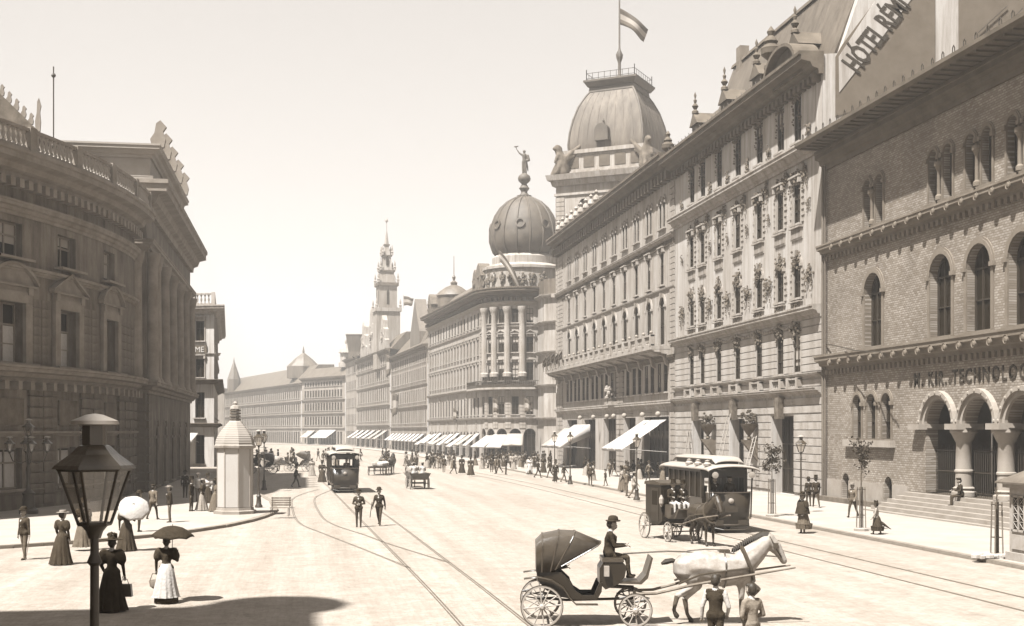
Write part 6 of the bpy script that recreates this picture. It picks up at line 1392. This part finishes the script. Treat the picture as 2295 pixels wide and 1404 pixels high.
# ================================================================== STREET FURNITURE
q = G(527, 1151, PZ)
kk = empty('advertising_column', (q.x, q.y, PZ), -YAW, 'white eight-sided advertising column with domed scaly roof on left pavement', 'column')
B = lambda mb, n, m, sm=False, p=kk: mb.build(n, m, p, sm, world=False)
o8 = math.pi/8
B(MB().lathe([(1.15, 0), (1.15, .16), (1.02, .2), (1.0, .34)], 8, a0=o8, a1=o8+2*math.pi), 'base', 'stone_light'); 
pm = MB().box(-.365, .365, -.012, .012, 0, 3.15).mesh('panel', 'canvas')
B(MB().lathe([(.93, .34), (.93, 3.5)], 8, a0=o8, a1=o8+2*math.pi), 'shaft', 'stone_light')
for k in range(8):
    a = 2*math.pi*k/8; o = link('panel', pm, kk, (.87*math.cos(a), .87*math.sin(a), .37), a+math.pi/2); link('panel_strip', MB().box(-.03, .03, -.03, .03, 0, 3.15).mesh('panel_strip', 'stone_light'), kk, (.945*math.cos(a+o8), .945*math.sin(a+o8), .37), a+o8)
B(MB().lathe([(.98, 3.48), (1.12, 3.55), (1.14, 3.66), (1.06, 3.7)], 8, a0=o8, a1=o8+2*math.pi), 'cornice', 'trim')
for i in range(11):
    t0, t1_ = i/11, (i+1.08)/11; rr = lambda t: .28+.76*math.cos(t*math.pi/2)**1.05 if t < 1 else .28
    B(MB().lathe([(rr(t0)+.035, 3.7+1.3*t0), (rr(min(1, t1_)), 3.7+1.3*min(1, t1_))], 8, a0=o8, a1=o8+2*math.pi), 'roof_course', 'canvas_grey')
for k in range(4): B(MB().lathe([(.2, 5.0+.16*k), (.3, 5.04+.16*k), (.3, 5.1+.16*k), (.2, 5.14+.16*k)], 8, a0=o8, a1=o8+2*math.pi), 'vent_ring', 'zinc')
B(MB().lathe([(.3, 5.64), (.24, 5.78), (.1, 5.84), (.12, 5.95), (.02, 6.05)], 8), 'finial', 'trim')
def lantern(parent, x, y, z, s=1.0, cap='iron_pale', n=6):
    def Bq(mb, nm, m, sm=False): o = mb.build(nm, m, parent, sm, world=False); o.location = (x, y, z); o.scale = (s, s, s); return o
    w0, w1, h = .13, .29, .46
    fr = MB()
    for k in range(n):
        a = 2*math.pi*k/n+.3; b = 2*math.pi*(k+1)/n+.3
        fr.tube([(w0*math.cos(a), w0*math.sin(a), 0), (w1*math.cos(a), w1*math.sin(a), h)], .014, 5); fr.tube([(w1*math.cos(a), w1*math.sin(a), h), (w1*math.cos(b), w1*math.sin(b), h)], .02, 5); fr.tube([(w0*math.cos(a), w0*math.sin(a), 0), (w0*math.cos(b), w0*math.sin(b), 0)], .016, 5)
    Bq(fr, 'lantern_frame', 'iron')
    gl = MB()
    for k in range(n):
        a = 2*math.pi*k/n+.3; b = 2*math.pi*(k+1)/n+.3; gl.add([(w0*math.cos(a), w0*math.sin(a), 0), (w0*math.cos(b), w0*math.sin(b), 0), (w1*math.cos(b), w1*math.sin(b), h), (w1*math.cos(a), w1*math.sin(a), h)], [(0, 1, 2, 3)])
    Bq(gl, 'lantern_glass', 'lantern_glass')
    Bq(MB().lathe([(w1+.05, h), (w1+.03, h+.03), (.2, h+.12), (.13, h+.19), (.1, h+.2), (.1, h+.36)], n, a0=.3, a1=.3+2*math.pi), 'hood', 'leather'); Bq(MB().lathe([(.09, h+.36), (.2, h+.37), (.19, h+.4), (.07, h+.45), (.01, h+.46)], 12), 'cap', cap, True)
    Bq(MB().lathe([(.05, -.12), (.07, -.06), (.12, 0)], 8), 'socket', 'iron', True)
m = bpy.data.materials.new('lantern_glass'); m.use_nodes = True; n_ = m.node_tree; n_.nodes.remove(n_.nodes['Principled BSDF']); out = n_.nodes['Material Output']
tr_ = n_.nodes.new('ShaderNodeBsdfTransparent'); tr_.inputs[0].default_value = (.93, .9, .86, 1); gs = n_.nodes.new('ShaderNodeBsdfGlossy'); gs.inputs['Roughness'].default_value = .1; mx = n_.nodes.new('ShaderNodeMixShader'); mx.inputs[0].default_value = .1
n_.links.new(tr_.outputs[0], mx.inputs[1]); n_.links.new(gs.outputs[0], mx.inputs[2]); n_.links.new(mx.outputs[0], out.inputs[0]); M['lantern_glass'] = m
def lamp_post(loc, label, h=3.3, s=1.0, r=.05, group=None, cap='iron_pale'):
    p = empty('street_lamp', loc, 0, label, 'street lamp', group)
    mb = MB(); mb.lathe([(.22, 0), (.22, .1), (.15, .2), (.12, .6), (.15, .66), (r*1.3, .8), (r, 1.2), (r*.8, h-.25), (r*1.4, h-.22), (r*.8, h-.15), (r*.7, h)], 12); mb.build('post', 'iron', p, True, world=False)
    if h < 3.6: MB().tube([(-.3, 0, h-.3), (.3, 0, h-.3)], .018, 6).build('ladder_bar', 'iron', p, world=False)
    lantern(p, 0, 0, h+.1, s, cap); return p
b_ = D(212, 1404, 10.6); fl_ = lamp_post((b_.x, b_.y, 0), 'large gas street lantern on iron post in the left foreground', 3.72, 1.0, .045)
lamp_post(G(580, 1138, PZ), 'nearer of two lamp posts right of the white column', 3.5)
lamp_post(G(592, 1099, PZ), 'farther of two lamp posts right of the white column', 3.5)
lamp_post(G(1795, 1150, PZ), 'street lamp with white cap behind the caped woman', 3.2)
lamp_post(G(1278, 1086, PZ), 'lamp post on kerb right of the small white awning', 3.4)
lamp_post(G(1243, 1079, PZ), 'lamp post on kerb left of the small white awning', 3.4)
lamp_post(G(1427, 1121, PZ), 'lamp post on kerb before the large striped awning', 3.3)
q = G(64, 1152, PZ); cnd = empty('candelabra_lamp', (q.x, q.y, PZ), 0, 'five-lantern iron candelabra lamp before the theatre', 'street lamp')
mb = MB(); mb.lathe([(.5, 0), (.5, .2), (.34, .35), (.3, 1.0), (.36, 1.1), (.14, 1.3), (.1, 1.8), (.14, 2.4), (.08, 2.6), (.07, 4.1)], 14); mb.build('post', 'iron', cnd, True, world=False); lantern(cnd, 0, 0, 4.2, 1.0)
for k in range(4):
    a = 2*math.pi*k/4+.35; c_, s_ = math.cos(a), math.sin(a)
    MB().tube([(0, 0, 2.9), (.4*c_, .4*s_, 2.7), (.8*c_, .8*s_, 2.85), (.95*c_, .95*s_, 3.25)], .03, 6).build('arm', 'iron', cnd, world=False); lantern(cnd, .95*c_, .95*s_, 3.35, .9)
# far candelabra
q = G(600, 1075, PZ)
# bench
q = G(628, 1157, PZ); bn = empty('park_bench', q, -YAW, 'wooden slatted bench at the tip of the left pavement', 'bench'); B = lambda mb, n, m, p=bn: mb.build(n, m, p, world=False)
for i in range(4): B(MB().box(-.52, .52, -.2+.11*i, -.12+.11*i, .42, .45), 'seat_slat', 'wood')
for i in range(4): B(MB().box(-.52, .52, .24+.02*i, .265+.02*i, .52+.12*i, .61+.12*i), 'back_slat', 'wood')
for x in (-.45, .45): B(MB().tube([(x, -.2, 0), (x, -.18, .42), (x, .22, .42), (x, .32, .98)], .02, 6), 'side_frame', 'iron'); B(MB().tube([(x, .26, 0), (x, .22, .42)], .02, 6), 'leg', 'iron')
# saplings with stakes
def sapling(loc, label, h, crown, n, stakes=True, lean=0):
    t = empty('sapling', loc, 0, label, 'tree'); rnd = random.Random(int(h*1000+n)); mb = MB(); top = Vector((lean, 0, h)); mb.tube([(0, 0, 0), (lean*.3, 0, h*.5), top], [.035, .03, .015], 7); tips = []
    for i in range(9):
        b = Vector((lean*.7, 0, h*(.62+.04*i))); d = Vector((rnd.uniform(-1, 1), rnd.uniform(-1, 1), rnd.uniform(.2, 1))).normalized()*crown*rnd.uniform(.6, 1.2); mb.tube([b, b+d*.6, b+d], [.014, .009, .004], 5); tips += [b+d*.6, b+d, b+d*.8]
    mb.build('trunk', 'bark', t, world=False); lf = MB()
    for i in range(n):
        c_ = rnd.choice(tips)+Vector((rnd.gauss(0, 1), rnd.gauss(0, 1), rnd.gauss(0, 1)))*crown*.22; a = Vector((rnd.gauss(0, 1), rnd.gauss(0, 1), rnd.gauss(0, 1))).normalized()*.09; b = a.cross(Vector((rnd.gauss(0, 1), rnd.gauss(0, 1), rnd.gauss(0, 1)))).normalized()*.045
        lf.add([c_-a, c_+b, c_+a, c_-b], [(0, 1, 2, 3)])
    tag(lf.build('crown', 'leaf', t, world=False), kind='stuff')
    if stakes:
        for x, y in ((-.15, -.15), (.15, -.15), (.15, .15), (-.15, .15)): MB().tube([(x, y, 0), (x*.8, y*.8, 1.95)], .025, 6).build('stake', 'wood', t, world=False)
        for z in (.7, 1.85): MB().tube([(-.14, -.14, z), (.14, -.14, z), (.14, .14, z), (-.14, .14, z), (-.14, -.14, z)], .014, 5).build('tie', 'iron', t, world=False)
        MB().lathe([(.34, 0), (.34, .1), (.28, .14)], 8).build('collar', 'iron_pale', t, world=False)
    return t
sapling(G(1930, 1190, PZ), 'thin leafy sapling with stakes on the pavement before the steps', 4.0, .6, 260)
sapling(G(1730, 1158, PZ), 'bushier staked sapling before the dark hotel doorway', 3.7, .55, 420)
sapling(G(2234, 1249, PZ), 'bare staked young tree beside the wooden kiosk', 2.5, .12, 10)
q = G(2215, 1252, PZ); mb = MB(); rr_ = random.Random(3)
for i in range(26): mb.ball((rr_.gauss(0, .28), rr_.gauss(0, .15), rr_.uniform(0, .14)), rr_.uniform(.06, .16), 6, 0, (1.2, 1, .7))
o = mb.build('rubble_heap', 'sand', None, True); o.location = q; tag(o, 'small pale heap of rubble at the kerb beside the kiosk', 'rubble heap', kind='stuff')
# kiosk at the right edge
q = Vector((24.1, 40.75, PZ)); ki = empty('wooden_kiosk', q, 0, 'pale wooden kiosk with lattice window at the right edge', 'kiosk'); B = lambda mb, n, m, sm=False: mb.build(n, m, ki, sm, world=False)
KW = 2.6
B(MB().box(.05, KW-.05, -KW+.05, -.05, .25, 2.55), 'wall', 'wood_pale'); B(MB().box(-.05, KW+.05, -KW-.05, .05, 0, .28), 'base', 'wood_pale'); B(MB().box(-.12, KW+.12, -KW-.12, .12, 2.5, 2.7), 'fascia', 'wood_pale')
B(MB().add([(-.3, .3, 2.7), (KW+.3, .3, 2.7), (KW+.3, -KW-.3, 2.7), (-.3, -KW-.3, 2.7), (KW/2, -KW/2, 3.6), (-.3, .3, 2.64), (KW+.3, .3, 2.64), (KW+.3, -KW-.3, 2.64), (-.3, -KW-.3, 2.64)], [(0, 1, 4), (1, 2, 4), (2, 3, 4), (3, 0, 4), (8, 7, 6, 5), (0, 5, 6, 1), (1, 6, 7, 2), (2, 7, 8, 3), (3, 8, 5, 0)]), 'roof', 'zinc')
for (face, c0) in (('w', -.65), ('w', -1.95), ('s', .65), ('s', 1.95)):
    fr = MB(); w_, z0, z1 = .8, 1.0, 2.25
    for (a, b, c_, d) in ((-w_/2, -w_/2+.07, z0, z1), (w_/2-.07, w_/2, z0, z1), (-w_/2, w_/2, z0, z0+.07), (-w_/2, w_/2, z1-.07, z1), (-.02, .02, z0, z1)): fr.box(a, b, -.03, .03, c_, d)
    for i in range(4):
        for sx in (-1, 1):
            xa, xb = (-w_/2+.05, -.02) if sx < 0 else (.02, w_/2-.05); za = z0+.07+(z1-z0-.14)*i/4; zb = z0+.07+(z1-z0-.14)*(i+1)/4
            fr.tube([(xa, 0, za), (xb, 0, zb)], .012, 4); fr.tube([(xb, 0, za), (xa, 0, zb)], .012, 4); fr.box(xa, xb, -.012, .012, zb-.01, zb+.01)
    o = B(fr, 'lattice_window', 'wood_pale'); pn = MB().add([(-w_/2, .0, z0), (w_/2, .0, z0), (w_/2, .0, z1), (-w_/2, .0, z1)], [(0, 1, 2, 3)]).build('pane', 'glass_far', o, world=False)
    if face == 'w': o.location = (.03, c0, 0); o.rotation_euler = (0, 0, -math.pi/2); pn.location = (0, .015, 0)
    else: o.location = (c0, -KW+.03, 0); pn.location = (0, .015, 0)
    pl_ = MB().box(-w_/2, w_/2, -.03, .03, .4, .9); o2 = B(pl_, 'panel', 'wood_pale'); o2.location = o.location; o2.rotation_euler = o.rotation_euler
# ladders against the flower hotel
def ladder(label, foot, top, w_=.42, m='wood_pale', n=11, double=False):
    r = empty('ladder', foot, 0, label, 'ladder'); f0 = Vector((0, 0, 0)); t0 = Vector(top)-Vector(foot); ax = Vector((0, 1, 0)) if abs(t0.y) < abs(t0.x)+.6 else Vector((1, 0, 0))
    for s in (-1, 1): MB().tube([f0+ax*s*w_/2, t0+ax*s*w_*.35], .035, 6).build('rail', m, r, world=False)
    for i in range(n): t = (i+.7)/n; p = t0*t; k = w_*(.5-.15*t); MB().tube([p-ax*k, p+ax*k], .022, 5).build('rung', m, r, world=False)
    if double:
        e_ = Vector((0, .0, 0))+Vector((1.3, .7, 0))
        for s in (-1, 1): MB().tube([e_+ax*s*w_/2, t0+ax*s*w_*.35], .03, 6).build('prop', m, r, world=False)
    return r
ladder('small stepladder before the left window of the flower hotel', (31.6, 103.4, PZ), (32.0, 103.0, 4.6), .9, n=10, double=True)
ladder('tall ladder leaning at the middle window between the bracket vases', (31.3, 94.6, PZ), (32.6, 94.6, 5.9), .95, n=14)
ladder('ladder leaning left of the dark hotel doorway', (31.4, 88.6, PZ), (32.8, 89.4, 4.2), .8, n=11)
for y in (98.5, 91.5):
    tr_ = empty('work_trestle', (31.3, y, PZ), 0, 'painter trestle with board %s the tall ladder' % ('left of' if y > 95 else 'right of'), 'trestle')
    for yy in (-.9, .9):
        for xx in (-.3, .3): MB().tube([(xx, yy, 0), (xx*.2, yy, 1.5)], .03, 5).build('leg', 'wood_pale', tr_, world=False)
    MB().box(-.25, .25, -1.3, 1.3, 1.5, 1.56).build('board', 'wood', tr_, world=False)
# awnings and globes on the Grand Hotel front
[awning(grand, gp_, Q(115.1+2.75*k), 2.62, 5.6, 2.7, 4.2, 'canvas', .3) for k in range(3)]; awning(grand, gp_, Q(150), 9, 5.3, 2.5, 3.6, 'canvas', .35, sides=True); awning(grand, gp_, Q(158), 5, 4.9, 2.2, 3.0, 'canvas_grey', .3)
mb = MB()
for y in (114.6, 117.8, 121.0): pbox(mb, gp_, Q(y)-.06, Q(y)+.06, .0, .02, 0, .1)
gm4 = MB().ball((0, 0, 0), .26, 12).mesh('globe_lamp', 'stone_light', True)
for y in (113.5, 119, 126, 130.5, 133.5, 140, 147): link('globe_lamp', gm4, grand, (-.95, Q(y), 6.1)); MB().tube([(X0, y, 6.3), (X0-.95, y, 6.4)], .03, 5).build('globe_bracket', 'iron', grand)
# flags along the fronts
def hung(label, p, along, w_, l, drop, pole=True, cols=('flag_a', 'flag_b', 'flag_c'), group=None, sag=.5, wave=.3):
    r = empty('hung_flag', p, 0, label, 'flag', group); a = Vector((along[0], along[1], 0)).normalized()
    o = flag('cloth', None, (0, 0, 0), along, drop, w_, l, list(cols), wave, None, sag=sag); o.parent = r
    MB().tube([(-a.x*.1, -a.y*.1, .2), (-a.x*.1, -a.y*.1, -w_-.6)], .04, 6).build('pole', 'wood', r, world=False); return r
q = D(1120, 562, 197); hung('large drooping flag on the front of the dark dome', q, (CT, -ST), 1.7, 3.6, 3.4, sag=.55)
for px, py, d, l, lab in ((866, 795, 300, 1.6, 'long narrow banner before the spire palace'), (905, 664, 290, 3.2, 'slanting flag on roof ridge beside the spire'), (1106, 893, 193, 1.3, 'bunting flag left on the round corner first floor'), (1176, 893, 193, 1.4, 'bunting flag right on the round corner first floor'), (1016, 915, 222, 1.2, 'small flag hanging on the domed house side front'), (880, 880, 285, 1.8, 'dark long banner on the gabled house front')):
    q = D(px, py, d); w_ = 5.5 if 'banner' in lab else 2.2; hung(lab, q, (CT, -ST), w_, l*.7, .5, sag=.3, wave=.15)
for i in range(9):
    y = 163-i*1.3; hung('small bunting flag leaning over the Grand balcony end', (X0-2.0-.2*(i % 2), y, 13.9+.2*(i % 3)), (-.5, -.8), 1.0, 1.3, .6, group='bunting on the hotel balcony', wave=.15)
# sculpture on dome and tower
def sculpture(name, prims, m, loc, rz, parent, voxel=.12, s=1.0):
    f = Fig()
    for pts, rs in prims: f.limb(pts, rs, 0)
    me = f.mesh(name, [m], voxel, 2); o = link(name, me, parent, Vector(loc)-parent.location, rz, (s, s, s)); return o
st_ = [([(.18, 0, 0), (.2, 0, .95), (.14, 0, 1.9)], [.16, .2, .27]), ([(-.3, .1, .05), (-.2, .1, 1.0), (-.12, 0, 1.9)], [.15, .19, .27]), ([(0, 0, 1.95), (0, 0, 2.4), (0, 0, 2.95)], [.33, .3, .36]), ([(0, 0, 3.2), (0, 0, 3.6)], [.14, .26]), ([(.35, 0, 3.05), (.75, 0, 3.3), (1.2, 0, 3.95)], [.17, .13, .09]), ([(1.2, 0, 3.95), (1.45, 0, 4.5)], [.09, .05]), ([(1.0, 0, 4.4), (1.6, .1, 4.3)], [.12, .1]), ([(-.35, 0, 3.0), (-.62, .1, 2.5), (-.5, .3, 2.1)], [.16, .12, .1]), ([(-.55, .1, 2.9), (-.7, .1, 2.2)], [.22, .25]), ([(-.25, -.2, 2.2), (-.5, -.3, 1.2), (-.6, -.3, .5)], [.2, .16, .08])]
sculpture('dome_statue', st_, 'copper', (DC.x, DC.y, 45.9), -YAW+math.pi, rnd, .09, 1.02)
gr_ = [([(0, 0, .4), (0, 0, 1.4), (.2, 0, 2.2)], [.8, .7, .5]), ([(.2, 0, 2.2), (.5, 0, 3.0)], [.45, .38]), ([(.3, 0, 2.9), (.9, 0, 2.9)], [.35, .2]), ([(-.3, .45, 1.9), (-1.0, .7, 2.6), (-1.9, .9, 3.3), (-2.7, 1.0, 3.7)], [.3, .26, .2, .05]), ([(-.3, .45, 1.6), (-1.1, .7, 2.1), (-2.1, .9, 2.6)], [.25, .2, .05]), ([(-.3, -.45, 1.9), (-1.0, -.7, 2.6), (-1.9, -.9, 3.3), (-2.7, -1.0, 3.7)], [.3, .26, .2, .05]), ([(-.3, -.45, 1.6), (-1.1, -.7, 2.1), (-2.1, -.9, 2.6)], [.25, .2, .05]), ([(-.2, 0, .8), (-.6, 0, .3)], [.7, .5]), ([(.6, .3, 2.2), (.9, .3, 1.4)], [.2, .15]), ([(.4, .4, 1.2), (.9, .5, .2)], [.3, .25]), ([(.4, -.4, 1.2), (.9, -.5, .2)], [.3, .25])]
for a, b, rz in ((-1, -1, math.atan2(-(t1+t2).y, -(t1+t2).x)), (1, -1, math.atan2((t1-t2).y, (t1-t2).x)), (1, 1, math.atan2((t1+t2).y, (t1+t2).x))):
    p = tc+t1*a*(TS/2-.6)+t2*b*(TS/2-.6); sculpture('winged_beast', gr_, 'sootstone', (p.x, p.y, 38.3), rz, grand, .12, 1.25)
# ================================================================== AIR
hz = MB().box(-150, 100, -60, 640, -1.5, 70).build('haze', []); tag(hz, kind='stuff')
m = bpy.data.materials.new('haze_air'); m.use_nodes = True; n_ = m.node_tree; n_.nodes.remove(n_.nodes['Principled BSDF'])
pv = n_.nodes.new('ShaderNodeVolumePrincipled'); pv.inputs['Color'].default_value = (1, .97, .93, 1); pv.inputs['Density'].default_value = .00055; pv.inputs['Anisotropy'].default_value = .2
n_.links.new(pv.outputs[0], n_.nodes['Material Output'].inputs['Volume']); hz.data.materials.append(m)
